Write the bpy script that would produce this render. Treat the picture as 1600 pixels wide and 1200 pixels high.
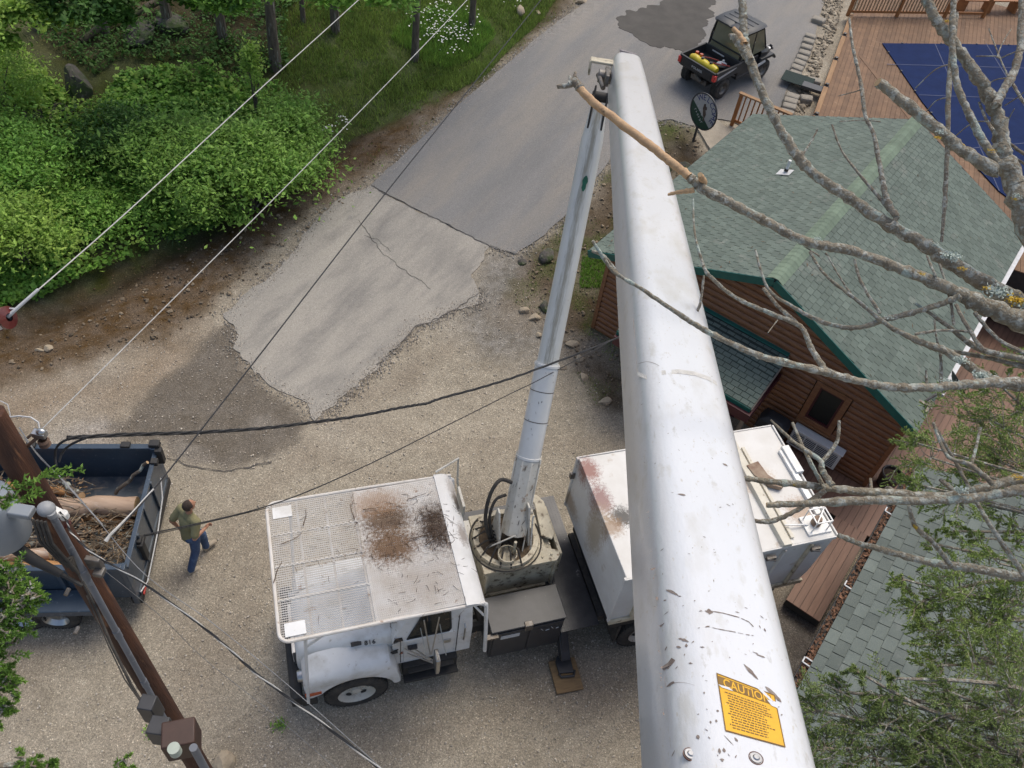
import bpy, bmesh, math, random
import numpy as np
from mathutils import Vector, Matrix
from mathutils.geometry import delaunay_2d_cdt

for o in list(bpy.data.objects): bpy.data.objects.remove(o)
random.seed(7); RNG = np.random.default_rng(7)
SC = bpy.context.scene; COL = SC.collection
PI = math.pi; R = math.radians

# ------------------------------------------------------------------ camera
CAM_H = 14.0; F = 1300.0; NX, NY = 621.6, 1750.0
_d = Vector((NX-800, NY-600, F)).normalized(); _up = -_d
_fw = Vector((0, 0, 1)); _fh = (_fw - _up*_fw.dot(_up)).normalized()
_rt = _fh.cross(_up)
if _rt.x < 0: _rt = -_rt
ROWS = Matrix((_rt, _fh, _up))            # world = ROWS @ camera(right, down, forward)
CR = ROWS @ Vector((1, 0, 0)); CD = ROWS @ Vector((0, 1, 0)); CF = ROWS @ Vector((0, 0, 1))
CPOS = Vector((0, 0, CAM_H))
cd = bpy.data.cameras.new('camera'); cam = bpy.data.objects.new('camera', cd); COL.objects.link(cam)
cd.sensor_width = 36; cd.lens = F/1600*36; cd.clip_start = .05; cd.clip_end = 1000
m = Matrix((CR, -CD, -CF)).transposed().to_4x4(); m.translation = CPOS; cam.matrix_world = m
SC.camera = cam
# ------------------------------------------------------------------ light
w = bpy.data.worlds.new('World'); SC.world = w; w.use_nodes = True
nt = w.node_tree; bg = nt.nodes['Background']; sky = nt.nodes.new('ShaderNodeTexSky')
SUN_EL, SUN_AZ = R(62), R(26)            # azimuth measured from +Y towards +X
sky.sky_type = 'NISHITA'; sky.sun_disc = False; sky.sun_elevation = SUN_EL; sky.sun_rotation = SUN_AZ
sky.dust_density = 4; sky.air_density = 1.0; sky.ozone_density = .0
nt.links.new(sky.outputs[0], bg.inputs[0]); bg.inputs[1].default_value = .15
sl = bpy.data.lights.new('sun', 'SUN'); sl.energy = 1.1; sl.angle = R(28); sl.color = (1, .97, .86)
so = bpy.data.objects.new('sun', sl); COL.objects.link(so)
sdir = Vector((math.sin(SUN_AZ)*math.cos(SUN_EL), math.cos(SUN_AZ)*math.cos(SUN_EL), math.sin(SUN_EL)))
so.rotation_euler = sdir.to_track_quat('Z', 'Y').to_euler()
so.location = (0, 0, 40)
SC.view_settings.view_transform = 'Standard'; SC.view_settings.look = 'None'
SC.view_settings.exposure = .25; SC.view_settings.gamma = 1
SC.render.resolution_x = 1024; SC.render.resolution_y = 768

# ------------------------------------------------------------------ picture -> place
def ray(u, v): return (CR*((u-800)/F) + CD*((v-600)/F) + CF)
def pz(u, v, z): d = ray(u, v); return CPOS + d*((z-CAM_H)/d.z)
def pd(u, v, Z): return CPOS + ray(u, v)*Z
_A = pz(0, 520, 0); _B = pz(600, 215, 0)
_bl = math.hypot(_B.x-_A.x, _B.y-_A.y); _nx, _ny = -(_B.y-_A.y)/_bl, (_B.x-_A.x)/_bl
def _sp(t, k=1.2): return np.logaddexp(0, np.asarray(t, float)*k)/k
def gz(x, y):
    x = np.asarray(x, float); y = np.asarray(y, float)
    d = (x-_A.x)*_nx + (y-_A.y)*_ny
    r_ = -np.logaddexp(-.155*_sp(y-13.5)*6, -1.85*6)/6
    ca_, sa_ = math.cos(R(-31)), math.sin(R(-31)); a_ = (x-7.66)*ca_+(y-11.02)*sa_; b_ = -(x-7.66)*sa_+(y-11.02)*ca_
    r_ = r_*(1-1/(1+np.exp(np.clip(-(a_+.4)*6, -40, 40)))/(1+np.exp(np.clip((b_-9.6)*5, -40, 40))))
    z = r_ + .20*(_sp(d-.6, 2)) - .30*np.exp(-((d+.25)/.55)**2)*np.clip((y-9)/4, 0, 1)
    return z
def gf(x, y): return float(gz(x, y))
def G(u, v):
    d = ray(u, v); lo, hi = 2.0, 200.0; t = 8.0
    while t < 120:
        p = CPOS+d*t
        if p.z < gf(p.x, p.y): break
        t += .5
    a, b = t-.5, t
    for _ in range(18):
        c = (a+b)/2; p = CPOS+d*c
        if p.z < gf(p.x, p.y): b = c
        else: a = c
    p = CPOS+d*b; return Vector((p.x, p.y, gf(p.x, p.y)))

# ------------------------------------------------------------------ mesh builder
class MB:
    def __init__(s): s.v = []; s.f = []
    def add(s, vs, fs, M=None):
        n = len(s.v)
        s.v += [tuple(M @ Vector(v)) for v in vs] if M is not None else [tuple(v) for v in vs]
        s.f += [tuple(i+n for i in f) for f in fs]; return s
    def box(s, c, d, rot=None, M=None):
        x, y, z = d[0]/2, d[1]/2, d[2]/2
        T = Matrix.Translation(Vector(c))
        if rot is not None: T = T @ (rot if isinstance(rot, Matrix) else Matrix.Rotation(rot, 4, 'Z'))
        if M is not None: T = M @ T
        vs = [(-x,-y,-z),(x,-y,-z),(x,y,-z),(-x,y,-z),(-x,-y,z),(x,-y,z),(x,y,z),(-x,y,z)]
        return s.add(vs, [(0,3,2,1),(4,5,6,7),(0,1,5,4),(1,2,6,5),(2,3,7,6),(3,0,4,7)], T)
    def bb(s, x0, x1, y0, y1, z0, z1, M=None):
        return s.box(((x0+x1)/2, (y0+y1)/2, (z0+z1)/2), (x1-x0, y1-y0, z1-z0), M=M)
    def tube(s, pts, r, n=8, caps=True, M=None, closed=False):
        pts = [Vector(p) for p in pts]; k = len(pts)
        rs = r if isinstance(r, (list, tuple)) else [r]*k
        vs = []; up = None
        for i, p in enumerate(pts):
            if closed: t = pts[(i+1) % k]-pts[i-1]
            else: t = pts[min(i+1, k-1)]-pts[max(i-1, 0)]
            if t.length < 1e-9: t = Vector((0, 0, 1))
            t.normalize()
            if up is None:
                up = t.orthogonal().normalized()
            up = (up - t*up.dot(t))
            if up.length < 1e-6: up = t.orthogonal()
            up.normalize(); w_ = t.cross(up)
            for j in range(n):
                a = 2*PI*j/n + PI/n
                vs.append(p+(up*math.cos(a)+w_*math.sin(a))*rs[i])
        fs = []
        for i in range(k if closed else k-1):
            for j in range(n):
                a, b = i*n+j, i*n+(j+1) % n; i2 = (i+1) % k
                fs.append((a, b, i2*n+(j+1) % n, i2*n+j))
        if caps and not closed: fs += [tuple(range(n-1, -1, -1)), tuple((k-1)*n+j for j in range(n))]
        return s.add(vs, fs, M)
    def bar(s, a, b, w_, h, up=(0, 0, 1)):
        a = Vector(a); b = Vector(b); t = (b-a); L = t.length; t.normalize()
        u = Vector(up); sd = t.cross(u)
        if sd.length < 1e-6: sd = t.orthogonal()
        sd.normalize(); u = sd.cross(t)
        M = Matrix((t, sd, u)).transposed().to_4x4(); M.translation = (a+b)/2
        return s.box((0, 0, 0), (L, w_, h), M=M)
    def cyl(s, c, r, h, axis='z', n=24, M=None, r2=None):
        ax = {'x': Vector((1,0,0)), 'y': Vector((0,1,0)), 'z': Vector((0,0,1))}[axis]; c = Vector(c)
        return s.tube([c-ax*h/2, c+ax*h/2], [r, r if r2 is None else r2], n, M=M)
    def lathe(s, prof, c=(0,0,0), axis='z', n=32, M=None):
        vs = []; c = Vector(c)
        for (r, h) in prof:
            for j in range(n):
                a = 2*PI*j/n; x, y = r*math.cos(a), r*math.sin(a)
                p = {'z': (x, y, h), 'y': (x, h, y), 'x': (h, x, y)}[axis]
                vs.append(c+Vector(p))
        fs = []
        for i in range(len(prof)-1):
            for j in range(n):
                fs.append((i*n+j, i*n+(j+1) % n, (i+1)*n+(j+1) % n, (i+1)*n+j))
        return s.add(vs, fs, M)
    def prism(s, poly, lo, hi, axis='z', M=None):
        n = len(poly); mp = {'z': lambda a, b, c: (a, b, c), 'y': lambda a, b, c: (a, c, b), 'x': lambda a, b, c: (c, a, b)}[axis]
        vs = [mp(a, b, lo) for a, b in poly]+[mp(a, b, hi) for a, b in poly]
        fs = [tuple(range(n)), tuple(range(2*n-1, n-1, -1))]+[(i, i+n, (i+1) % n+n, (i+1) % n) for i in range(n)]
        return s.add(vs, fs, M)
    def loft(s, rings, caps=True, M=None):
        n = len(rings[0]); vs = [p for r in rings for p in r]; fs = []
        for i in range(len(rings)-1):
            for j in range(n): fs.append((i*n+j, i*n+(j+1) % n, (i+1)*n+(j+1) % n, (i+1)*n+j))
        if caps: fs += [tuple(range(n-1, -1, -1)), tuple((len(rings)-1)*n+j for j in range(n))]
        return s.add(vs, fs, M)
    def sphere(s, c, r, n=12, m_=8, M=None):
        r = (r, r, r) if isinstance(r, (int, float)) else r
        vs = []; fs = []
        for i in range(m_+1):
            th = PI*i/m_
            for j in range(n):
                a = 2*PI*j/n
                vs.append((c[0]+r[0]*math.sin(th)*math.cos(a), c[1]+r[1]*math.sin(th)*math.sin(a), c[2]+r[2]*math.cos(th)))
        for i in range(m_):
            for j in range(n): fs.append((i*n+j, (i+1)*n+j, (i+1)*n+(j+1) % n, i*n+(j+1) % n))
        return s.add(vs, fs, M)
    def build(s, name, mt, parent=None, bevel=0, smooth=True, origin=None, fix=True):
        me = bpy.data.meshes.new(name); v = s.v
        if origin is not None: v = [(a-origin[0], b-origin[1], c-origin[2]) for a, b, c in v]
        me.from_pydata(v, [], s.f); me.update()
        if fix and len(s.f) < 60000:
            bm = bmesh.new(); bm.from_mesh(me)
            bmesh.ops.remove_doubles(bm, verts=bm.verts, dist=1e-6)
            bmesh.ops.recalc_face_normals(bm, faces=bm.faces); bm.to_mesh(me); bm.free()
        o = bpy.data.objects.new(name, me); COL.objects.link(o)
        if mt is not None: me.materials.append(mt)
        if origin is not None: o.location = origin
        if parent is not None: o.parent = parent
        if smooth:
            for p in me.polygons: p.use_smooth = True
            me.set_sharp_from_angle(angle=R(40))
        if bevel:
            b = o.modifiers.new('bevel', 'BEVEL'); b.width = bevel; b.segments = 2; b.limit_method = 'ANGLE'; b.angle_limit = R(35)
            b.harden_normals = False
        return o

def _parts(self, name, mt, parent=None, bevel=0, smooth=True):
    """one object for every separate piece"""
    par = list(range(len(self.v)))
    def fd(i):
        while par[i] != i: par[i] = par[par[i]]; i = par[i]
        return i
    for f in self.f:
        for j in f[1:]: par[fd(j)] = fd(f[0])
    grp = {}
    for f in self.f: grp.setdefault(fd(f[0]), []).append(f)
    out = []
    for fs in grp.values():
        ids = sorted({i for f in fs for i in f}); mp = {k: n for n, k in enumerate(ids)}
        q = MB(); q.v = [self.v[i] for i in ids]; q.f = [tuple(mp[i] for i in f) for f in fs]
        out.append(q.build(name, mt, parent, bevel, smooth))
    return out
MB.parts = _parts

def smooth_path(P, n=10):
    out = []
    for i in range(len(P)-1):
        p0, p1, p2, p3 = P[max(0, i-1)], P[i], P[i+1], P[min(len(P)-1, i+2)]
        for j in range(n):
            t = j/n; out.append(.5*((2*p1)+(p2-p0)*t+(2*p0-5*p1+4*p2-p3)*t*t+(3*p1-p0-3*p2+p3)*t**3))
    out.append(P[-1]); return out

def quick(name, V, Fc, mt, parent=None, origin=None, smooth=False):
    """big meshes straight from numpy arrays (all faces with the same number of corners)"""
    V = np.asarray(V, dtype=np.float32); Fc = np.asarray(Fc, dtype=np.int32)
    if origin is not None: V = V-np.array(origin, dtype=np.float32)
    me = bpy.data.meshes.new(name); k = Fc.shape[1]
    me.vertices.add(len(V)); me.vertices.foreach_set('co', V.ravel())
    me.loops.add(Fc.size); me.loops.foreach_set('vertex_index', Fc.ravel())
    me.polygons.add(len(Fc)); me.polygons.foreach_set('loop_start', np.arange(0, Fc.size, k, dtype=np.int32))
    me.polygons.foreach_set('loop_total', np.full(len(Fc), k, dtype=np.int32))
    me.update(calc_edges=True); me.validate()
    me.polygons.foreach_set('use_smooth', np.full(len(Fc), bool(smooth)))
    o = bpy.data.objects.new(name, me); COL.objects.link(o); me.materials.append(mt)
    if origin is not None: o.location = origin
    if parent is not None: o.parent = parent
    return o

def tag(o, label=None, cat=None, group=None, kind=None):
    if label: o['label'] = label
    if cat: o['category'] = cat
    if group: o['group'] = group
    if kind: o['kind'] = kind
    return o
def thing(name, loc, rz=0, label=None, cat=None, group=None):
    o = bpy.data.objects.new(name, None); COL.objects.link(o); o.location = loc; o.rotation_euler = (0, 0, rz)
    o.empty_display_size = .3
    return tag(o, label, cat, group)
def copy_tree(o, parent=None):
    c = o.copy(); COL.objects.link(c)
    if parent is not None: c.parent = parent
    for ch in [x for x in bpy.data.objects if x.parent == o and x != c]: copy_tree(ch, c)
    return c
def text_part(body, size, mt, name, parent, M, extrude=.002, align='CENTER'):
    cu = bpy.data.curves.new(name, 'FONT'); cu.body = body; cu.size = size; cu.extrude = extrude
    cu.align_x = align; cu.align_y = 'CENTER'; cu.resolution_u = 2
    t = bpy.data.objects.new('tmp', cu); COL.objects.link(t); bpy.context.view_layer.update()
    me = bpy.data.meshes.new_from_object(t.evaluated_get(bpy.context.evaluated_depsgraph_get()))
    bpy.data.objects.remove(t); me.transform(M); me.materials.clear(); me.materials.append(mt)
    o = bpy.data.objects.new(name, me); COL.objects.link(o); o.parent = parent; return o

# ------------------------------------------------------------------ materials
def mat(name, c, c2=None, scale=6, rough=.6, metal=0, bump=0, bscale=None, spots=(), stains=(), island=0, detail=6,
        stretch=None, rot=0, attr=None, coat=0, trans=0, alpha=1, spec=.5, dist=0):
    """procedural surface; c, c2 linear colours mixed by noise; spots = (colour, noise scale, threshold, softness);
    stains = (centre, radii, colour, amount) real dirt or rust at a place in the object's own coordinates"""
    mt = bpy.data.materials.new(name); mt.use_nodes = True; t = mt.node_tree; N = t.nodes; L = t.links
    b = N['Principled BSDF']; b.inputs['Roughness'].default_value = rough; b.inputs['Metallic'].default_value = metal
    b.inputs['Specular IOR Level'].default_value = spec
    if coat: b.inputs['Coat Weight'].default_value = coat; b.inputs['Coat Roughness'].default_value = .15
    if trans: b.inputs['Transmission Weight'].default_value = trans
    if alpha < 1: b.inputs['Alpha'].default_value = alpha
    tc = N.new('ShaderNodeTexCoord'); co = tc.outputs['Object']
    if stretch:
        mp = N.new('ShaderNodeMapping'); mp.inputs['Scale'].default_value = stretch; mp.vector_type = 'TEXTURE' if rot else 'POINT'; mp.inputs['Rotation'].default_value = (0, 0, rot); L.new(co, mp.inputs[0]); co = mp.outputs[0]
    def noise(sc, det=detail, src=None, ro=.6, dt=0):
        n = N.new('ShaderNodeTexNoise'); n.inputs['Scale'].default_value = sc; n.inputs['Detail'].default_value = det
        n.inputs['Roughness'].default_value = ro; n.inputs['Distortion'].default_value = dt
        L.new(src or co, n.inputs['Vector']); return n.outputs['Fac']
    def ramp(f, a, d, ca=(0,0,0,1), cb=(1,1,1,1)):
        r = N.new('ShaderNodeValToRGB'); r.color_ramp.elements[0].position = max(0, a); r.color_ramp.elements[1].position = min(1, d)
        r.color_ramp.elements[0].color = ca; r.color_ramp.elements[1].color = cb; L.new(f, r.inputs[0]); return r.outputs[0]
    def mix(f, a, c_, typ='MIX'):
        x = N.new('ShaderNodeMix'); x.data_type = 'RGBA'; x.blend_type = typ
        if isinstance(f, (int, float)): x.inputs[0].default_value = f
        else: L.new(f, x.inputs[0])
        for k, q in ((6, a), (7, c_)):
            if isinstance(q, (tuple, list)): x.inputs[k].default_value = (*q[:3], 1)
            else: L.new(q, x.inputs[k])
        return x.outputs[2]
    c2 = c2 or tuple(x*.75 for x in c)
    if attr:
        a = N.new('ShaderNodeAttribute'); a.attribute_name = attr; base = a.outputs['Color']
        base = mix(ramp(noise(scale), .3, .7), base, mix(1.0, base, tuple(c2), 'MULTIPLY'))
    else:
        base = mix(ramp(noise(scale, dt=dist), .33, .67), c, c2)
    for (sc_, s_, th, sf) in spots:
        base = mix(ramp(noise(s_, 8), th-sf, th+sf), base, sc_)
    for (cen, rad, col, amt) in stains:
        mp = N.new('ShaderNodeMapping'); mp.vector_type = 'POINT'
        mp.inputs['Scale'].default_value = tuple(1/q for q in rad); mp.inputs['Location'].default_value = tuple(-k/q for k, q in zip(cen, rad))
        L.new(tc.outputs['Object'], mp.inputs[0])
        vl = N.new('ShaderNodeVectorMath'); vl.operation = 'LENGTH'; L.new(mp.outputs[0], vl.inputs[0])
        ad = N.new('ShaderNodeMath'); ad.operation = 'MULTIPLY_ADD'; L.new(noise(24, 10, tc.outputs['Object'], .8), ad.inputs[0])
        ad.inputs[1].default_value = 2.6; L.new(vl.outputs['Value'], ad.inputs[2])
        f = ramp(ad.outputs[0], 0, 1); sub = N.new('ShaderNodeMapRange'); L.new(ad.outputs[0], sub.inputs[0])
        sub.inputs[1].default_value = 1.75; sub.inputs[2].default_value = 2.35; sub.inputs[3].default_value = amt; sub.inputs[4].default_value = 0
        base = mix(sub.outputs[0], base, col)
    if island:
        g = N.new('ShaderNodeNewGeometry'); mr = N.new('ShaderNodeMapRange'); L.new(g.outputs['Random Per Island'], mr.inputs[0])
        mr.inputs[3].default_value = 1-island; mr.inputs[4].default_value = 1+island
        vm = N.new('ShaderNodeVectorMath'); vm.operation = 'SCALE'; L.new(base, vm.inputs[0]); L.new(mr.outputs[0], vm.inputs['Scale']); base = vm.outputs[0]
    L.new(base, b.inputs['Base Color'])
    if bump:
        bn = N.new('ShaderNodeBump'); bn.inputs['Strength'].default_value = min(1, bump); bn.inputs['Distance'].default_value = .02*max(1, bump)
        L.new(noise(bscale or scale*4, 8), bn.inputs['Height']); L.new(bn.outputs[0], b.inputs['Normal'])
    mt['x'] = 1
    return mt

def leafmat(name, c, c2, island=.35, rough=.55, scale=1.2, sss=.0, trans=.35):
    mt = mat(name, c, c2, scale=scale, rough=rough, island=island, detail=4, spec=.3)
    t = mt.node_tree; N = t.nodes; L = t.links; b = N['Principled BSDF']; out = N['Material Output']
    tr = N.new('ShaderNodeBsdfTranslucent'); L.new(b.inputs['Base Color'].links[0].from_socket, tr.inputs[0])
    ms = N.new('ShaderNodeMixShader'); ms.inputs[0].default_value = trans
    L.new(b.outputs[0], ms.inputs[1]); L.new(tr.outputs[0], ms.inputs[2]); L.new(ms.outputs[0], out.inputs[0]); return mt

# numpy value noise
_tab = RNG.random((256, 256))
def vnoise(x, y, s=1., seed=0):
    x = np.asarray(x)*s+seed*17.3+500; y = np.asarray(y)*s+seed*9.1+500
    xi = np.floor(x).astype(int); yi = np.floor(y).astype(int); fx = x-xi; fy = y-yi
    fx = fx*fx*(3-2*fx); fy = fy*fy*(3-2*fy); t = lambda a, b: _tab[a % 256, b % 256]
    return (t(xi, yi)*(1-fx)+t(xi+1, yi)*fx)*(1-fy)+(t(xi, yi+1)*(1-fx)+t(xi+1, yi+1)*fx)*fy
def fbm(x, y, s=1., seed=0, o=4):
    r = 0; a = .5
    for i in range(o): r = r+a*vnoise(x, y, s*2**i, seed+i*3); a *= .5
    return r/(1-.5**o)
def sdist(px, py, poly):
    """signed distance to polygon, negative inside"""
    px = np.asarray(px, float); py = np.asarray(py, float); d = np.full(px.shape, 1e9); ins = np.zeros(px.shape, bool); n = len(poly)
    for i in range(n):
        ax, ay = poly[i][:2]; bx, by = poly[(i+1) % n][:2]; ex, ey = bx-ax, by-ay
        t = np.clip(((px-ax)*ex+(py-ay)*ey)/(ex*ex+ey*ey+1e-12), 0, 1)
        d = np.minimum(d, np.hypot(px-ax-t*ex, py-ay-t*ey))
        c = (ay > py) != (by > py); xx = ax+(py-ay)*ex/(ey if abs(ey) > 1e-12 else 1e-12)
        ins ^= c & (px < xx)
    return np.where(ins, -d, d)
def W(l): return [tuple(G(u, v))[:2] for u, v in l]
# ================================================================== ground
GREEN = W([(-400,760),(0,492),(70,475),(150,440),(240,398),(330,368),(372,322),(470,285),(520,240),(560,212),(650,178),(760,118),(850,28),(900,-40),(1000,-250),(200,-350),(-800,-250),(-900,500)])
LITTER = W([(-400,930),(0,608),(60,590),(150,560),(260,530),(330,480),(420,400),(500,320),(575,278),(650,215),(745,135),(830,60),(960,-60),(1000,-250),(200,-350),(-800,-250),(-900,500)])
WOODS = W([(100,-200),(90,20),(150,90),(180,70),(300,60),(360,100),(440,120),(450,60),(560,-40),(560,-200)])
WET = W([(372,500),(330,520),(290,570),(235,605),(190,655),(165,660),(170,690),(255,690),(262,715),(345,738),(425,722),(470,680),(485,655),(420,610),(375,560)])
PALE = W([(95,665),(130,655),(166,656),(172,690),(160,700),(70,700)])
BED1 = W([(1000,190),(1045,186),(1085,200),(1100,235),(1130,262),(1060,330),(1040,430),(985,560),(975,640),(930,640),(890,560),(830,500),(800,470),(825,410),(870,360),(930,300)])
COARSE = W([(760,395),(840,395),(900,420),(870,520),(840,560),(760,560),(700,500),(745,440)])
MOSSY = W([(1020,188),(1060,190),(1060,215),(1020,220)])
UNDER = W([(700,940),(1000,830),(1300,900),(1290,1200),(1000,1100),(900,1020),(700,1040)])
MUD = W([(1180,900),(1290,930),(1290,1060),(1230,1080),(1190,1000)])
sx = np.concatenate([-np.geomspace(17, 160, 30)[::-1], np.arange(-16.5, 16.5, .085), np.geomspace(17, 160, 30)])
sy = np.concatenate([-np.geomspace(1, 120, 25)[::-1], np.arange(0, 2, .5), np.arange(2, 34, .085), np.geomspace(34.2, 200, 45)])
X, Y = np.meshgrid(sx, sy); X = X.ravel(); Y = Y.ravel(); Z = gz(X, Y)
wob = (fbm(X, Y, 1.3, 3)-.5)*.9+(fbm(X, Y, 6, 5)-.5)*.35
def inside(poly, soft=.12, wb=.6): return 1/(1+np.exp(np.clip((sdist(X, Y, poly)+wob*wb)/soft, -30, 30)))
n1 = fbm(X, Y, .45, 11)[:, None]; n2 = fbm(X, Y, 3.2, 13)[:, None]; n3 = fbm(X, Y, 9, 17)[:, None]
A3 = lambda *c: np.array(c)[None, :]
colr = A3(.33, .292, .228) + (n1-.5)*A3(.14, .125, .10)+(n2-.5)*A3(.08, .072, .06)+(n3-.5)*A3(.07, .065, .055)
def lay(c, f, amt=1):
    global colr
    f = (f*amt)[:, None]; colr = colr*(1-f)+c*f
road_brown = inside(W([(0,600),(150,565),(300,520),(350,560),(200,640),(60,690),(-200,740),(-200,640)]), .4)
lay(A3(.26, .195, .135)+(n2-.5)*.08, road_brown, .75)
wet = inside(WET, .05, .5); lay(A3(.150, .130, .105)+(n2-.5)*.04+(n3-.5)*.03, wet, .97)
lay(A3(.33, .30, .265)+(n2-.5)*.05, inside(PALE, .08, .5))
patch = np.clip((fbm(X, Y, 1.6, 23)-.52)*6, 0, 1)*wet; lay(A3(.27, .245, .21), patch*inside(W([(270,650),(420,640),(420,735),(250,730)]), .2), .7)
lay(A3(.215, .20, .175)+(n3-.5)*.22, inside(COARSE, .15))
lay(A3(.14, .125, .11)+(n3-.5)*.08, inside(MUD, .1))
litter = inside(LITTER, .16, .9)
lay(A3(.115, .078, .046)+(n2-.5)*.08+(n3-.5)*.09, litter)
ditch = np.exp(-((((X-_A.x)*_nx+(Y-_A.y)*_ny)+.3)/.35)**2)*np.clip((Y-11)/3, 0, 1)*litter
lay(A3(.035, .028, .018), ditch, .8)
green = inside(GREEN, .12, .7); lay(A3(.055, .080, .022)+(n2-.5)*.04, green, .85)
lay(A3(.085, .115, .032)+(n2-.5)*.04, green*inside(W([(440,300),(900,-40),(560,-60),(440,120)]), .4), .8)
woods = inside(WOODS, .5, 1); lay(A3(.065, .045, .028)+(n2-.5)*.05, woods, .8)
lay(A3(.10, .075, .048)+(n2-.5)*.08, inside(BED1, .12, .7)); 
lay(A3(.075, .085, .030), inside(BED1, .12, .7)*np.clip((fbm(X, Y, 1.1, 31)-.5)*7, 0, 1), .7)
lay(A3(.07, .10, .025), inside(MOSSY, .2), .7)
lay(A3(.20, .16, .10), inside(W([(60,0),(140,-20),(150,40),(90,60)]), .4), .8)
for pth_, w_ in (([(-60,690),(150,640),(330,600),(520,660),(700,700),(960,690)], .28), ([(-60,780),(130,700),(330,650),(520,720),(690,770)], .28), ([(100,1000),(300,900),(420,760),(560,640),(700,540)], .25), ([(200,1150),(380,1010),(420,880)], .3), ([(560,1180),(760,1120),(960,1080)], .3)):
    L_p = W(pth_); dmin = np.full(X.shape, 9e9)                 # worn wheel tracks in the yard
    for (ax, ay), (bx, by) in zip(L_p, L_p[1:]):
        t_ = np.clip(((X-ax)*(bx-ax)+(Y-ay)*(by-ay))/((bx-ax)**2+(by-ay)**2), 0, 1); dmin = np.minimum(dmin, np.hypot(X-ax-t_*(bx-ax), Y-ay-t_*(by-ay)))
    f_ = np.exp(-((dmin+wob*.25)/w_)**2)*(.35+.65*fbm(X, Y, 1.1, 57))*(1-litter)*(1-wet); lay(A3(.255, .215, .165), f_, .55)
lay(A3(.36, .325, .265), np.clip((fbm(X, Y, .55, 63)-.55)*5, 0, 1)*(1-litter)*(1-wet)*(1-green), .45)
lay(A3(.23, .195, .15), np.clip((fbm(X, Y, .7, 67)-.57)*6, 0, 1)*(1-litter)*(1-wet)*(1-green), .5)
colr = np.clip(colr, .01, .6)
Zb = Z+(fbm(X, Y, 5, 41)-.5)*.03+(fbm(X, Y, .9, 43)-.5)*.08*np.clip(sdist(X, Y, LITTER)*-1, 0, 1)
nxx = len(sx); nyy = len(sy); idx = np.arange(nxx*nyy).reshape(nyy, nxx)
Fq = np.stack([idx[:-1, :-1], idx[:-1, 1:], idx[1:, 1:], idx[1:, :-1]], -1).reshape(-1, 4)

gm = mat('gravel_earth', (1, 1, 1), (.86, .85, .84), scale=7, rough=.95, attr='ground_colour', bump=.9, bscale=26, spec=.2)
def add_pebbles(mt, s1=34, s2=75, bright=1.9, dens=(.80, .9)):
    """small light and dark stones bedded in the surface"""
    t = mt.node_tree; N = t.nodes; L = t.links; b = N['Principled BSDF']; src = b.inputs['Base Color'].links[0].from_socket
    tc = [n for n in N if n.type == 'TEX_COORD'][0]
    for sc_, (a, z), br in ((s1, dens, bright), (s2, (.7, .85), 1.5), (s2*.8, (.72, .86), .52)):
        vo = N.new('ShaderNodeTexVoronoi'); vo.inputs['Scale'].default_value = sc_; L.new(tc.outputs['Object'], vo.inputs['Vector'])
        sp = N.new('ShaderNodeSeparateColor'); L.new(vo.outputs['Color'], sp.inputs[0])
        r = N.new('ShaderNodeMapRange'); L.new(sp.outputs[0 if br > 1 else 1], r.inputs[0]); r.inputs[1].default_value = a; r.inputs[2].default_value = z
        d = N.new('ShaderNodeMapRange'); L.new(vo.outputs['Distance'], d.inputs[0]); d.inputs[1].default_value = .42; d.inputs[2].default_value = .25
        mu = N.new('ShaderNodeMath'); mu.operation = 'MULTIPLY'; L.new(r.outputs[0], mu.inputs[0]); L.new(d.outputs[0], mu.inputs[1])
        sc2 = N.new('ShaderNodeVectorMath'); sc2.operation = 'SCALE'; L.new(src, sc2.inputs[0]); sc2.inputs['Scale'].default_value = br
        x = N.new('ShaderNodeMix'); x.data_type = 'RGBA'; L.new(mu.outputs[0], x.inputs[0]); L.new(src, x.inputs[6]); L.new(sc2.outputs[0], x.inputs[7]); src = x.outputs[2]
    L.new(src, b.inputs['Base Color'])
def add_grain(mt, sc_=48, lo=.74, hi=1.26):
    """every grain of gravel has a tone of its own"""
    t = mt.node_tree; N = t.nodes; L = t.links; b = N['Principled BSDF']; src = b.inputs['Base Color'].links[0].from_socket
    tc = [n for n in N if n.type == 'TEX_COORD'][0]; vo = N.new('ShaderNodeTexVoronoi'); vo.inputs['Scale'].default_value = sc_; L.new(tc.outputs['Object'], vo.inputs['Vector'])
    sp = N.new('ShaderNodeSeparateColor'); L.new(vo.outputs['Color'], sp.inputs[0]); r = N.new('ShaderNodeMapRange'); L.new(sp.outputs[2], r.inputs[0]); r.inputs[3].default_value = lo; r.inputs[4].default_value = hi
    s_ = N.new('ShaderNodeVectorMath'); s_.operation = 'SCALE'; L.new(src, s_.inputs[0]); L.new(r.outputs[0], s_.inputs['Scale']); L.new(s_.outputs[0], b.inputs['Base Color'])
add_grain(gm, 45, .80, 1.2); add_grain(gm, 95, .74, 1.26); add_pebbles(gm)
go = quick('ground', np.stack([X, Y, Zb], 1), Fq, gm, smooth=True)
ca = go.data.color_attributes.new('ground_colour', 'FLOAT_COLOR', 'POINT')
ca.data.foreach_set('color', np.concatenate([colr, np.ones((len(colr), 1))], 1).astype(np.float32).ravel())
tag(go, kind='structure')

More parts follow.
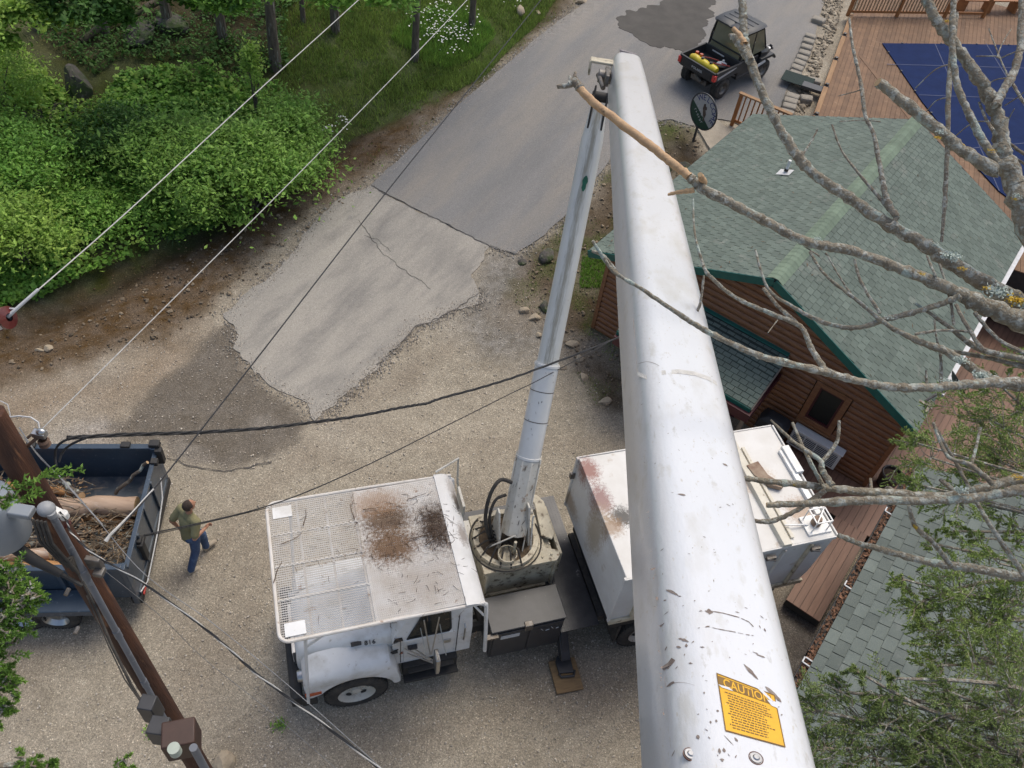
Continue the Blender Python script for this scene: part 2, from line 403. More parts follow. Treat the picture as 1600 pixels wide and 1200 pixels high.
def sheet(name, pxpoly, mt, lift, jag=.0, step=.35, seed=1, kind='structure', world=None, freq=2.2):
    P = world or [tuple(G(u, v))[:2] for u, v in pxpoly]; B = []
    n = len(P)
    for i in range(n):
        a = np.array(P[i][:2]); b = np.array(P[(i+1) % n][:2]); L_ = np.linalg.norm(b-a); k = max(1, int(L_/.09)); nn = np.array([-(b-a)[1], (b-a)[0]])/max(L_, 1e-6)
        for j in range(k):
            q = a+(b-a)*j/k; o_ = jag*((fbm(q[0], q[1], freq, seed)-.5)*2.2+(fbm(q[0], q[1], 9, seed+5)-.5)*.9) if jag else 0
            B.append(q+nn*o_)
    B = np.array(B); xs = np.arange(B[:, 0].min(), B[:, 0].max(), step); ys = np.arange(B[:, 1].min(), B[:, 1].max(), step)
    gx, gy = np.meshgrid(xs, ys); gx = gx.ravel(); gy = gy.ravel(); k_ = sdist(gx, gy, B) < -.06
    pts = [Vector(q) for q in B]+[Vector((a, b)) for a, b in zip(gx[k_], gy[k_])]
    r = delaunay_2d_cdt(pts, [(i, (i+1) % len(B)) for i in range(len(B))], [], 1, 1e-5)
    vs = [(p.x, p.y, gf(p.x, p.y)+lift) for p in r[0]]
    mb = MB(); mb.add(vs, [tuple(f) for f in r[2]])
    # skirt so the edge has a thickness
    o = mb.build(name, mt, fix=False, smooth=False)
    so_ = o.modifiers.new('thick', 'SOLIDIFY'); so_.thickness = .16; so_.offset = -1
    for p in o.data.polygons:
        pass
    bm = bmesh.new(); bm.from_mesh(o.data); bmesh.ops.recalc_face_normals(bm, faces=bm.faces)
    if sum(f.normal.z for f in bm.faces) < 0: bmesh.ops.reverse_faces(bm, faces=bm.faces)
    bm.to_mesh(o.data); bm.free()
    return tag(o, kind=kind)

asph = mat('asphalt', (.215, .209, .200), (.170, .168, .163), scale=1.1, rough=.9, bump=.35, bscale=120, spots=[((.25, .228, .198), 1.3, .56, .14), ((.30, .28, .25), 60, .68, .05)], stretch=(6, 1, 1), rot=R(66))
old = mat('old_concrete', (.36, .332, .285), (.295, .275, .24), scale=1.0, rough=.92, stretch=(3.5, 1, 1), rot=R(62), bump=.4, bscale=90, spots=[((.225, .212, .19), 1.8, .57, .10), ((.40, .37, .33), 45, .66, .05), ((.16, .15, .14), 70, .68, .04)])
add_grain(asph, 70, .85, 1.15); add_grain(old, 60, .86, 1.14); add_pebbles(asph, 60, 120, 1.35); add_pebbles(old, 50, 110, 1.35)
sheet('asphalt_road', [(580,290),(640,235),(700,180),(748,138),(800,95),(850,52),(900,15),(1000,-90),(1330,-90),(1285,10),(1272,60),(1250,105),(1232,135),(1215,180),(1195,215),(1140,190),(1112,186),(1098,196),(1080,198),(1050,187),(1020,190),(960,240),(900,320),(850,368),(805,398),(765,385),(700,352),(645,325),(610,306)], asph, .030, .05, seed=4)
sheet('old_pavement', [(579,291),(609,307),(644,326),(699,353),(764,386),(750,410),(735,430),(752,455),(748,476),(715,484),(695,487),(680,500),(650,512),(640,525),(615,548),(590,572),(560,600),(545,612),(520,642),(492,658),(478,632),(440,612),(400,582),(366,545),(372,520),(352,492),(372,468),(400,452),(440,415),(490,350),(530,312)], old, .022, .12, seed=9)
wetm = mat('wet_asphalt', (.075, .070, .063), (.10, .093, .083), scale=2, rough=.8, spec=.2, bump=.3, bscale=120)
sheet('wet_asphalt', [(962,30),(985,18),(1000,14),(1030,5),(1060,-30),(1130,-30),(1110,15),(1100,55),(1085,88),(1050,80),(1020,72),(1005,68),(985,55),(970,45)], wetm, .040, .22, seed=14, freq=4)
crack = mat('crack', (.07, .063, .055), (.11, .10, .09), rough=.95)
def crackline(px, w_=.012, lift=.05, seed=0, name='pavement_crack'):
    P = [G(u, v) for u, v in px]; Q = []
    for a, b in zip(P, P[1:]):
        k = max(2, int((b-a).length/.07))
        for j in range(k): Q.append(a.lerp(b, j/k))
    Q.append(P[-1]); vs = []; fs = []
    for i, q in enumerate(Q):
        t = (Q[min(i+1, len(Q)-1)]-Q[max(0, i-1)]).normalized(); n_ = Vector((-t.y, t.x, 0))
        o_ = (fbm(q.x, q.y, 6, seed)-.5)*.16; ww = w_*(.5+1.1*float(vnoise(q.x, q.y, 8, seed)))
        for s_ in (-1, 1):
            p = q+n_*(o_+s_*ww); vs.append((p.x, p.y, gf(p.x, p.y)+lift))
        if i: fs.append((2*i-2, 2*i-1, 2*i+1, 2*i))
    mb = MB(); mb.add(vs, fs); o = mb.build(name, crack, smooth=False); tag(o, kind='structure')
crackline([(580,291),(610,307),(645,326)], .008, .036, 1)
crackline([(645,326),(700,353),(765,386)], .008, .036, 2)
crackline([(765,386),(805,399)], .006, .036, 12)
crackline([(752,455),(715,484),(680,500),(650,512),(615,548),(590,572)], .012, .030, 3)
crackline([(560,345),(600,400),(640,430),(675,452)], .006, .028, 4)
crackline([(262,716),(300,728),(345,738),(425,722)], .010, .022, 5)
crackline([(570,368),(590,375),(610,395)], .006, .028, 6)

def edge_stones(name, px, n, spread, mt, seed, label, smin=.006, smax=.03, lift=.03):
    rg = np.random.default_rng(seed); P = np.array(W(px)); seg = np.hypot(*np.diff(P, axis=0).T); k = rg.choice(len(seg), n, p=seg/seg.sum()); t = rg.random(n)[:, None]; q = P[k]*(1-t)+P[k+1]*t+rg.normal(0, spread, (n, 2))
    V = []; Fc = []; z = gz(q[:, 0], q[:, 1])+lift
    for (x, y), zz in zip(q, z):
        s_ = smin+(smax-smin)*rg.random()**3; b = len(V); a = rg.uniform(0, 6.3)
        for j in range(5): an = a+j*1.2566; rr_ = s_*rg.uniform(.7, 1.2); V.append((x+rr_*math.cos(an), y+rr_*math.sin(an), zz-.012))
        V.append((x, y, zz+s_*.6)); Fc += [(b+j, b+(j+1) % 5, b+5) for j in range(5)]
    return tag(quick(name, V, Fc, mt), label, 'gravel', kind='stuff')
# loose stones lying in the gravel (nobody could count them)
def stones(name, polys, n, smin, smax, mt, seed, kind='stuff', label=None, cat=None, avoid=()):
    rg = np.random.default_rng(seed); t = (1+5**.5)/2
    ico = np.array([(-1,t,0),(1,t,0),(-1,-t,0),(1,-t,0),(0,-1,t),(0,1,t),(0,-1,-t),(0,1,-t),(t,0,-1),(t,0,1),(-t,0,-1),(-t,0,1)])/1.9
    fc = np.array([(0,11,5),(0,5,1),(0,1,7),(0,7,10),(0,10,11),(1,5,9),(5,11,4),(11,10,2),(10,7,6),(7,1,8),(3,9,4),(3,4,2),(3,2,6),(3,6,8),(3,8,9),(4,9,5),(2,4,11),(6,2,10),(8,6,7),(9,8,1)])
    allP = []
    for poly, fr in polys:
        P = np.array(poly); k = int(n*fr); x = rg.uniform(P[:, 0].min(), P[:, 0].max(), k*4); y = rg.uniform(P[:, 1].min(), P[:, 1].max(), k*4)
        ok = sdist(x, y, poly) < 0
        for av in avoid: ok &= sdist(x, y, av) > 0
        allP.append(np.stack([x[ok][:k], y[ok][:k]], 1))
    P = np.concatenate(allP); k = len(P); s = smin+(smax-smin)*rg.random(k)**4
    V = ico[None]*(s[:, None, None])*rg.uniform(.6, 1.25, (k, 12, 3))*np.stack([rg.uniform(.8, 1.4, k), rg.uniform(.6, 1, k), rg.uniform(.35, .7, k)], 1)[:, None, :]
    a = rg.uniform(0, 2*PI, k); c, s_ = np.cos(a)[:, None], np.sin(a)[:, None]
    V = np.stack([V[:, :, 0]*c-V[:, :, 1]*s_, V[:, :, 0]*s_+V[:, :, 1]*c, V[:, :, 2]], 2)
    V += np.stack([P[:, 0], P[:, 1], gz(P[:, 0], P[:, 1])+s*.25+.012], 1)[:, None, :]
    Fc = (fc[None]+np.arange(k)[:, None, None]*12).reshape(-1, 3)
    o = quick(name, V.reshape(-1, 3), Fc, mt); return tag(o, label, cat, kind=kind)
pebm = mat('pebble', (.46, .42, .36), (.36, .31, .25), scale=3, rough=.9, island=.35)
GRAV = W([(-80,640),(330,500),(360,520),(480,680),(620,540),(760,480),(800,420),(900,560),(1000,640),(1000,1250),(-200,1260)])
stones('gravel', [(GRAV, 1)], 13000, .005, .022, pebm, 3, label='pale loose gravel scattered over the dirt yard', cat='gravel')
edge_stones('gravel', [(752,455),(748,476),(695,487),(680,500),(650,512),(615,548),(590,572),(545,612),(520,642),(492,658)], 2600, .13, pebm, 61, 'crumbs of stone spilling over the right edge of the old slab')
edge_stones('gravel', [(492,658),(478,632),(440,612),(400,582),(366,545),(372,520),(352,492),(400,452),(440,415),(490,350),(530,312),(579,291)], 1800, .12, pebm, 62, 'crumbs of stone along the left edge of the old slab')
edge_stones('gravel', [(579,291),(640,235),(700,180),(748,138),(800,95),(850,52),(900,10)], 2600, .13, pebm, 63, 'stone crumbs along the left edge of the asphalt road')
edge_stones('gravel', [(764,386),(805,398),(850,368),(900,320),(960,240),(1020,190),(1050,187),(1080,198),(1098,196)], 2200, .12, pebm, 64, 'stone crumbs along the right edge of the asphalt road')
FG = W([(380,900),(1010,900),(1010,1230),(380,1230)])
stones('gravel', [(FG, 1)], 5500, .005, .022, pebm, 5, label='coarser pale gravel around and in front of the truck', cat='gravel')
lit = mat('leaf_litter', (.17, .11, .06), (.08, .055, .03), scale=3, rough=.95, island=.6)
rocky = mat('rubble', (.24, .19, .13), (.12, .09, .06), scale=3, rough=.95, island=.5, bump=.5)
stones('leaf_litter', [(LITTER, 1)], 14000, .010, .035, lit, 8, label='brown leaf litter and twigs along the verge under the bushes', cat='leaf litter', avoid=(GREEN,))
stones('rubble', [(W([(-50,570),(240,430),(430,330),(540,270),(575,285),(430,410),(330,490),(250,530),(-50,610)]), 1)], 700, .012, .06, rocky, 9, label='small tan rocks in the leaf litter beside the drive', cat='rocks')
stones('rubble', [(BED1, 1)], 1500, .012, .055, rocky, 10, label='small stones and bark in the bed beside the cabin', cat='rocks')
# single rocks one can point to
rockm = mat('rock', (.42, .35, .25), (.28, .23, .17), scale=4, rough=.95, bump=.8, bscale=14)
rockd = mat('dark_rock', (.10, .09, .08), (.055, .05, .045), scale=3, rough=.95, bump=.9, bscale=9, spots=[((.05, .08, .02), 3, .55, .1), ((.17, .155, .13), 9, .62, .06)])
def rock(u, v, s, label, mt=rockm, name='rock', group=None, seed=0, flat=.55, sink=.15):
    p = G(u, v); mb = MB(); rr = random.Random(seed+int(u*7+v))
    mb.sphere((0, 0, 0), 1, 14, 9); V = []
    ax = [Vector((rr.uniform(-1, 1), rr.uniform(-1, 1), rr.uniform(-.6, 1))).normalized() for _ in range(9)]; th = [rr.uniform(.55, .85) for _ in ax]
    sx_, sy_ = rr.uniform(.85, 1.25), rr.uniform(.6, .95); a = rr.uniform(0, 3)
    for q in mb.v:
        q = Vector(q)
        for n_, t_ in zip(ax, th):
            d_ = q.dot(n_)
            if d_ > t_: q -= n_*(d_-t_)
        x, y = q.x*sx_*s, q.y*sy_*s
        V.append((x*math.cos(a)-y*math.sin(a), x*math.sin(a)+y*math.cos(a), q.z*s*flat+s*flat*.5-sink*s))
    mb.v = [(q[0]+p.x, q[1]+p.y, q[2]+p.z) for q in V]
    return tag(mb.build(name, mt, origin=tuple(p), smooth=False), label, 'rock', group)
for u, v, s, l in [(75,546,.13,'orange tan rock, larger of a pair in the leaf litter'),(62,548,.09,'small ochre rock touching the larger orange rock in the litter'),
    (820,486,.17,'flat pale rock lying just left of the lower boom'),(836,497,.15,'small flat pale rock below the flat pale one left of the boom'),
    (893,538,.16,'wedge shaped pale rock right of the boom sleeve'),(905,560,.12,'round pale rock at the bend of the rock edging'),
    (912,590,.12,'grey rock halfway down the edging by the big boom'),(945,628,.17,'large pale rock at the lower end of the edging'),
    (843,524,.12,'orange rock hugging the left of the boom'),(880,575,.10,'small tan rock beside the boom sleeve'),
    (1040,1048,.1,'x')]:
    if l != 'x': rock(u, v, s, l)
rock(850,480,.22,'dark grey boulder behind the lower boom', rockd)
rock(815,410,.0001+.14,'dark lump of stone at the tip of the asphalt', rockd)
rock(855,400,.28,'dark boulder on the bed edge just left of the lower boom', rockd)
rock(1068,262,.30,'dark wet boulder beside the cabin roof corner', rockd)
rock(1042,262,.24,'dark boulder in the bed nearest the big boom', rockd)
rock(350,1195,.22,'big buff limestone block by the pole foot', rockm, flat=.8)
rock(376,1040,.09,'small buff stone in the gravel under the service cable')
rock(60,190,.55,'long dark slab of rock half buried in ivy', rockd, 'boulder')
rock(90,178,.40,'dark mossy rock beside the long slab', rockd, 'boulder')
rock(122,140,.55,'upright brown boulder left of the bushes', rockd, 'boulder', flat=.9)
rock(262,38,.80,'broad dark rock ledge under the woods', rockd, 'boulder', flat=.4, sink=.22)
rock(218,52,.55,'dark boulder leaning on the rock ledge', rockd, 'boulder', flat=.5, sink=.2)
rock(908,3,.35,'pinkish tan rock on the verge at the top of the road', rockm)
rock(812,18,.28,'pale grey rock in the grass above the verge', rockm)
rock(840,20,.12,'small pale rock right of the grey one in the grass', rockm)
# ================================================================== shared materials
white = mat('white_paint', (.79, .79, .77), (.72, .72, .70), scale=3, rough=.38, coat=.3, spots=[((.42, .38, .31), 9, .68, .06), ((.55, .53, .48), 2.2, .60, .10)])
whitedirty = mat('weathered_white_paint', (.60, .58, .52), (.50, .47, .40), scale=4, rough=.55, spots=[((.22, .13, .06), 7, .64, .05), ((.07, .055, .04), 16, .66, .04)], bump=.15)
cream = mat('aged_cream_paint', (.55, .50, .38), (.40, .35, .25), scale=5, rough=.55, spots=[((.10, .07, .04), 8, .60, .06), ((.20, .10, .04), 22, .66, .04)], bump=.2)
black = mat('black_paint', (.030, .031, .034), (.045, .046, .05), scale=6, rough=.42, spots=[((.16, .15, .14), 30, .70, .03)])
rubber = mat('rubber', (.028, .027, .026), (.07, .062, .052), scale=9, rough=.9, bump=.3, bscale=50)
chrome = mat('bright_metal', (.55, .55, .54), (.38, .38, .37), scale=6, rough=.3, metal=.9)
steel = mat('bare_steel', (.22, .21, .20), (.13, .11, .09), scale=12, rough=.55, metal=.7)
glass = mat('dark_glass', (.012, .015, .015), (.02, .024, .022), scale=2, rough=.12, spec=.25)
orange = mat('amber_lens', (.55, .10, .02), (.45, .07, .015), scale=8, rough=.25, coat=.5)
red = mat('red_lens', (.62, .02, .015), (.5, .015, .01), scale=8, rough=.25, coat=.5)
dark = mat('dark_metal', (.02, .02, .021), (.035, .033, .03), scale=9, rough=.7)
decal = mat('white_decal', (.62, .63, .62), (.5, .5, .5), scale=30, rough=.6)
inkm = mat('black_ink', (.02, .02, .025), (.05, .05, .05), scale=30, rough=.6)

# ================================================================== bucket truck
_t = pz(437, 1005, 3.05); TYAW = R(22)
truck = thing('bucket_truck', (_t.x, _t.y, 0), TYAW, 'white bucket lift truck with mesh cab guard and raised white booms', 'truck')
TM = Matrix.Translation((_t.x, _t.y, 0)) @ Matrix.Rotation(TYAW, 4, 'Z'); TI = TM.inverted()
def TL(u, v, z): return TI @ pz(u, v, z)

# --- frame rails and axles
mb = MB()
for y in (.62, 1.45): mb.bb(.3, 8.0, y, y+.09, .62, .86)
for x in (1.9, 3.1, 4.8, 6.6, 7.8): mb.bb(x, x+.08, .70, 1.46, .66, .82)
mb.cyl((.95, 1.08, .5), .06, 1.7, 'y'); mb.cyl((5.95, 1.08, .5), .10, 1.8, 'y'); mb.sphere((5.95, 1.08, .5), .24)
mb.bb(1.3, 1.8, .5, .62, .45, .75); mb.tube([(2.6, .95, .5), (5.6, .95, .5)], .04)
mb.build('chassis_frame', dark, truck, bevel=.008)
def wheel(parent, c, r, w_, name='wheel', dual=False, rimm=None, rim_r=.29, face=-1):
    """face -1: dished side towards -y"""
    mb = MB(); c = Vector(c); hw = w_/2
    prof = [(rim_r, -hw*.8), (rim_r+.03, -hw), (r-.06, -hw), (r-.015, -hw*.82), (r, -hw*.6), (r, hw*.6), (r-.015, hw*.82), (r-.06, hw), (rim_r+.03, hw), (rim_r, hw*.8)]
    mb.lathe(prof, c, 'y', 48)
    for k in range(44):                                    # tread blocks
        a = 2*PI*k/44
        for s_ in (-.5, .5):
            M = Matrix.Translation(c) @ Matrix.Rotation(a+(.07 if s_ > 0 else 0), 4, 'Y')
            mb.box((r+.004, s_*hw*.95, 0), (.022, hw*.7, 2*PI*r/44*.55), M=M)
    t = mb.build(name, rubber, parent)
    q = MB(); f = face
    q.lathe([(rim_r+.012, f*hw*.98), (rim_r, f*hw*.85), (rim_r-.03, f*hw*.55), (rim_r-.05, f*hw*.2), (.165, f*hw*.16), (.15, f*hw*.22), (.085, f*hw*.26), (.075, f*hw*.6), (.0001, f*hw*.64)], c, 'y', 40)
    q.lathe([(rim_r, -f*hw*.85), (rim_r-.03, -f*hw*.4), (rim_r-.05, f*hw*.2)], c, 'y', 40)
    for k in range(8):
        a = 2*PI*k/8; q.cyl((c.x+.115*math.cos(a), c.y+f*hw*.28, c.z+.115*math.sin(a)), .016, .03, 'y', 6)
    q.build('rim', rimm or whitedirty, t)
    h = MB()
    for k in range(5):
        a = 2*PI*k/5+.3; pts = []
        for j in range(12):
            b = 2*PI*j/12; rr = .205+.032*math.cos(b); aa = a+.25*math.sin(b)
            pts.append((c.x+rr*math.cos(aa), c.z+rr*math.sin(aa)))
        h.prism([(p[0], p[1]) for p in pts], c.y+f*hw*.30-.006, c.y+f*hw*.30+.008, 'y')
    h.parts('hand_hole', dark, t)
    return t
wheel(truck, (.95, .20, .50), .50, .26); wheel(truck, (.95, 1.95, .50), .50, .26, face=1)
for y in (.12, .42): wheel(truck, (5.95, y, .50), .50, .25)
for y in (1.70, 2.0): wheel(truck, (5.95, y, .50), .50, .25, face=1)

# --- hood with fenders
def ring_hood(x, zt, yl, yr, zb, rc, k=5):
    """cross-section with rounded shoulders"""
    pts = [(x, yl, zb)]
    for j in range(k+1):
        a = PI-PI/2*j/k; pts.append((x, yl+rc+rc*math.cos(a), zt-rc+rc*math.sin(a)))
    for j in range(k+1):
        a = PI/2-PI/2*j/k; pts.append((x, yr-rc+rc*math.cos(a), zt-rc+rc*math.sin(a)))
    pts.append((x, yr, zb)); return pts
mb = MB(); S = [(.10, 1.06, .62, 1.54, .20), (.115, 1.24, .58, 1.58, .20), (.17, 1.38, .55, 1.61, .20), (.34, 1.50, .52, 1.64, .20), (.7, 1.58, .48, 1.68, .20), (1.2, 1.67, .42, 1.74, .20), (1.58, 1.74, .38, 1.78, .20)]
mb.loft([ring_hood(x, z, a, b, .72, rc) for x, z, a, b, rc in S])
hood = mb.build('hood', white, truck)
def fender(side):
    y_in, y_out = (.50, .07) if side < 0 else (1.64, 2.09)
    mb = MB(); cx, cz, r = .95, .5, .62; prof = []
    outer = [(.16, .92), (.17, 1.12), (.24, 1.26), (.42, 1.33), (.75, 1.36), (1.15, 1.37), (1.50, 1.35), (1.60, 1.20), (1.63, .95), (1.68, .66)]
    inner = [(1.60, .62)]+[(cx+r*math.cos(a), cz+r*math.sin(a)) for a in np.linspace(.22, PI-.55, 16)]+[(.20, .72)]
    # cross-sections from inside to the rounded outside lip
    rings = []
    for t, dz, sh in ((0, .10, 0), (.45, .07, 0), (.75, .03, .0), (.92, -.03, .02), (1.0, -.12, .05)):
        y = y_in+(y_out-y_in)*t
        o_ = [(min(max(x, .16+sh), 1.68-sh*.5), y, z+(dz if z > 1.0 else 0)) for x, z in outer]
        i_ = [(x, y, min(z, 1.0+.04) if t < 1 else min(z, 1.14)) for x, z in inner]
        rings.append(o_+i_)
    mb.loft(rings); o = mb.build('fender', white, truck); return o
fn = fender(-1); fender(1)
mb = MB(); mb.bb(.16, .20, .22, .42, .86, .96); mb.prism([(.17, .84), (.42, .86), (.42, .95), (.17, .95)], .058, .085, 'y'); mb.build('marker_lamp', orange, truck, bevel=.006)
mb = MB(); mb.prism([(1.66, 1.13), (1.85, 1.15), (1.82, 1.26), (1.70, 1.24)], .30, .335, 'y'); mb.build('turn_signal', orange, truck, bevel=.006)
mb = MB(); mb.bb(.07, .11, .66, 1.50, .80, 1.22); [mb.bb(.055, .075, .68, 1.48, .83+k*.075, .855+k*.075) for k in range(5)]; mb.build('grille', chrome, truck)
mb = MB(); mb.prism([(-.06, .48), (.02, .45), (.12, .50), (.12, .78), (0, .80), (-.06, .74)], .10, 2.06, 'y'); mb.bb(.10, .34, .06, .16, .50, .76); mb.build('bumper', dark, truck, bevel=.02)
for y in (.36, 1.74):
    mb = MB(); mb.lathe([(.001, -.05), (.09, -.04), (.10, 0), (.10, .05)], (.13, y, 1.0), 'x', 20); mb.build('headlight', chrome, truck)
# badge and numerals on the hood side
mb = MB(); mb.box((1.03, .450, 1.535), (.16, .05, .055)); mb.build('hood_badge', inkm, truck)
text_part('816', .12, inkm, 'hood_number', truck, Matrix.Translation((1.24, .418, 1.55)) @ Matrix.Rotation(R(66), 4, 'X'), .006)
mb = MB(); mb.tube([(1.30, .36, 1.36), (1.42, .27, 1.36), (1.55, .27, 1.35), (1.66, .30, 1.35)], .012); mb.box((1.31, .33, 1.36), (.05, .05, .035)); mb.box((1.60, .26, 1.35), (.09, .03, .035)); mb.build('hood_latch', rubber, truck)

# --- cab
def cabsec(x, zt, yl, yr, zb=.80, rc=.16, tum=.10):
    k = 4; pts = [(x, yl, zb), (x, yl, 1.62)]
    for j in range(k+1):
        a = PI-PI/2*j/k; pts.append((x, yl+tum+rc+rc*math.cos(a), zt-rc+rc*math.sin(a)))
    for j in range(k+1):
        a = PI/2-PI/2*j/k; pts.append((x, yr-tum-rc+rc*math.cos(a), zt-rc+rc*math.sin(a)))
    pts += [(x, yr, 1.62), (x, yr, zb)]; return pts
mb = MB()
mb.loft([cabsec(x, z, .30, 1.86, rc=min(.16, (z-1.62)*.45+.01), tum=t) for x, z, t in ((1.57, 1.66, .0), (1.60, 1.76, .02), (1.86, 2.34, .09), (2.0, 2.42, .10), (2.6, 2.44, .10), (2.78, 2.38, .10), (2.84, 2.2, .10))])
cab = mb.build('cab', white, truck)
mb = MB(); mb.add([(1.618, .52, 1.83), (1.618, 1.64, 1.83), (1.835, 1.55, 2.30), (1.835, .61, 2.30)], [(0, 1, 2, 3)])
ws = mb.build('windshield', glass, truck); ws.location = (-.012, 0, .006)
# near door with its seam, window, handle, vent window
mb = MB(); dpoly = [(1.74, .86), (2.56, .86), (2.58, 1.58), (2.56, 1.62), (1.74, 1.62)]
mb.prism(dpoly, .286, .31, 'y'); door = mb.build('door', white, truck, bevel=.012)
mb = MB(); ny = lambda z: .302+(z-1.62)*.13
wp = [(1.80, 1.66), (2.46, 1.66), (2.49, 1.72), (2.47, 2.16), (2.42, 2.22), (2.05, 2.22)]
vs = [(x, ny(z)-.008, z) for x, z in wp]; mb.add(vs, [tuple(range(len(vs)))]); mb.build('door_window', glass, door)
mb = MB(); mb.tube([(x, ny(z)-.012, z) for x, z in wp], .016, 6, closed=True); mb.build('window_seal', rubber, door)
mb = MB(); mb.bb(2.38, 2.50, .270, .286, 1.26, 1.38); mb.build('door_handle', chrome, door, bevel=.008)
mb = MB(); mb.bb(2.60, 2.612, .290, .305, .84, 2.1); mb.bb(1.69, 1.70, .292, .305, .84, 1.62); mb.parts('door_seam', inkm, cab)
mb = MB(); mb.tube([(2.70, .28, 1.30), (2.70, .235, 1.34), (2.70, .235, 1.78), (2.70, .29, 1.82)], .014); mb.build('grab_handle', chrome, truck)
mb = MB(); mb.prism([(1.56, 1.56), (1.74, 1.62), (1.72, 1.72), (1.62, 1.72)], .300, .312, 'y'); mb.build('cowl_vent', dark, cab)
mb = MB(); mb.bb(1.72, 2.62, .08, .36, .46, .52); mb.bb(1.72, 2.62, .20, .36, .52, .80); mb.bb(1.80, 2.55, .12, .34, .72, .76); mb.build('running_board', dark, truck, bevel=.01)
mb = MB()
for x in (2.0, 2.3): mb.bar((x, .30, 1.95), (x+.05, -.02, 1.50), .012, .012)
mb.bar((1.85, .28, 1.40), (2.15, .0, 1.36), .012, .03); mb.bar((1.95, .28, 1.05), (2.2, 0, 1.22), .012, .012)
mb.tube([(2.03, .22, 2.35), (2.10, .0, 1.62)], .012, 6); mb.tube([(2.26, .22, 2.35), (2.12, .0, 1.62)], .012, 6)
mb.tube([(1.75, .26, 1.42), (2.1, -.02, 1.45)], .012, 6); mb.tube([(1.8, .26, 1.22), (2.15, -.02, 1.3)], .010, 6)
arm = mb.build('mirror_bracket', chrome, truck)
mb = MB(); mb.box((2.20, -.05, 1.42), (.07, .21, .44)); mb.box((2.20, -.05, 1.16), (.06, .19, .06)); mr = mb.build('side_mirror', chrome, truck, bevel=.015); mr.rotation_euler = (0, 0, 0)
mb = MB(); mb.bb(1.80, 1.95, .22, .28, 1.40, 1.45); mb.build('mirror_mount', inkm, truck)
# far side exhaust bracket with rail
mb = MB(); mb.tube([(2.62, 2.30, 3.10), (3.02, 2.45, 3.16), (3.04, 2.45, 2.55), (3.06, 2.30, 2.1)], .018, 6); mb.build('hand_rail', whitedirty, truck)
mb = MB(); mb.bb(3.02, 3.06, 1.95, 2.35, 1.5, 2.5); mb.bb(3.0, 3.5, 1.9, 2.4, 1.0, 1.3); mb.build('side_plate', whitedirty, truck)

# --- cab guard of expanded metal
gw = mat('guard_white', (.70, .67, .62), (.60, .55, .48), scale=4, rough=.5, spots=[((.28, .15, .07), 6, .68, .05)],
         stains=[((1.72, 1.62, 3.05), (.50, .38, .6), (.13, .07, .03), .95), ((1.72, 1.15, 3.05), (.50, .36, .6), (.17, .085, .03), .95), ((2.42, 1.35, 3.05), (.32, .52, .6), (.07, .038, .02), .97), ((1.6, 1.95, 3.05), (.5, .3, .6), (.34, .19, .09), .6), ((2.1, .5, 3.05), (.7, .4, .4), (.36, .28, .2), .35)])
def lattice(x0, x1, y0, y1, z, px, py, wd, th=.006):
    """expanded metal: rows of diamond openings"""
    V = []; Q = []; nx_ = int((x1-x0)/px*2); ny_ = int((y1-y0)/py)
    for j in range(ny_+1):
        base = y0+j*py
        for s_ in (1, -1):
            st = len(V)
            for i in range(nx_+1):
                x = x0+i*px/2; off = (py/2)*(.5*s_*(1 if i % 2 else -1)); y = base+off+ (0)
                y = min(max(y, y0), y1)
                for dy, dz in ((-wd/2, 0), (wd/2, th)): V.append((x, y+dy, z+dz))
            for i in range(nx_): a = st+2*i; Q.append((a, a+1, a+3, a+2))
    return V, Q
V, Q = lattice(.03, 1.34, .03, 2.23, 3.04, .060, .036, .0095); quick('mesh_panel', V, Q, gw, truck)
V, Q = lattice(1.30, 2.62, .03, 2.23, 3.045, .056, .034, .018)
V2, Q2 = lattice(1.31, 2.62, .03, 2.23, 3.020, .070, .040, .020); n0 = len(V)
quick('mesh_panel', V+[(a+.02, b+.009, c) for a, b, c in V2], Q+[tuple(i+n0 for i in q) for q in Q2], gw, truck)
mb = MB(); rc = .14; P = []
for cx, cy, a0 in ((rc, rc, PI), (rc, 2.26-rc, PI/2)):
    pass
loop = [(2.86, 0, 3.0), (1.5, 0, 3.04)]+[(rc+rc*math.cos(a), rc+rc*math.sin(a), 3.04) for a in np.linspace(1.5*PI, PI, 6)]+[(rc+rc*math.cos(a), 2.26-rc+rc*math.sin(a), 3.04) for a in np.linspace(PI, PI/2, 6)]+[(1.5, 2.26, 3.04), (2.86, 2.26, 3.0)]
mb.tube(loop, .026, 8)
for x in (.44, .86, 1.27): mb.tube([(x, 0, 3.02), (x, 2.26, 3.02)], .016, 6)
mb.build('guard_frame', gw, truck)
for y in (.62, 1.15, 1.68):                                # wavy bars running fore and aft
    mb = MB(); mb.tube([(.03+i*.035, y+(.012 if i % 2 else -.012), 3.05) for i in range(38 if y < 1.6 else 38)], .013, 5); mb.build('guard_bar', gw, truck)
mb = MB(); 
for y0 in (.06, 1.96): mb.bb(.08, .36, y0, y0+.20, 3.056, 3.062)
mb.parts('guard_gusset', white, truck)
mb = MB(); sec = [(2.58, 3.065), (2.70, 3.06), (2.80, 3.02), (2.87, 2.94), (2.90, 2.82), (2.87, 2.82), (2.84, 2.93), (2.78, 2.99), (2.69, 3.03), (2.58, 3.035)]
gl = mat('guard_lip_white', (.68, .67, .65), (.58, .57, .54), scale=3, rough=.45, stains=[((2.86, 1.75, 2.95), (.10, .26, .2), (.03, .025, .02), .95), ((2.8, 1.15, 3.0), (.1, .25, .2), (.16, .11, .07), .7), ((2.82, 2.0, 3.0), (.1, .3, .2), (.25, .2, .15), .5)])
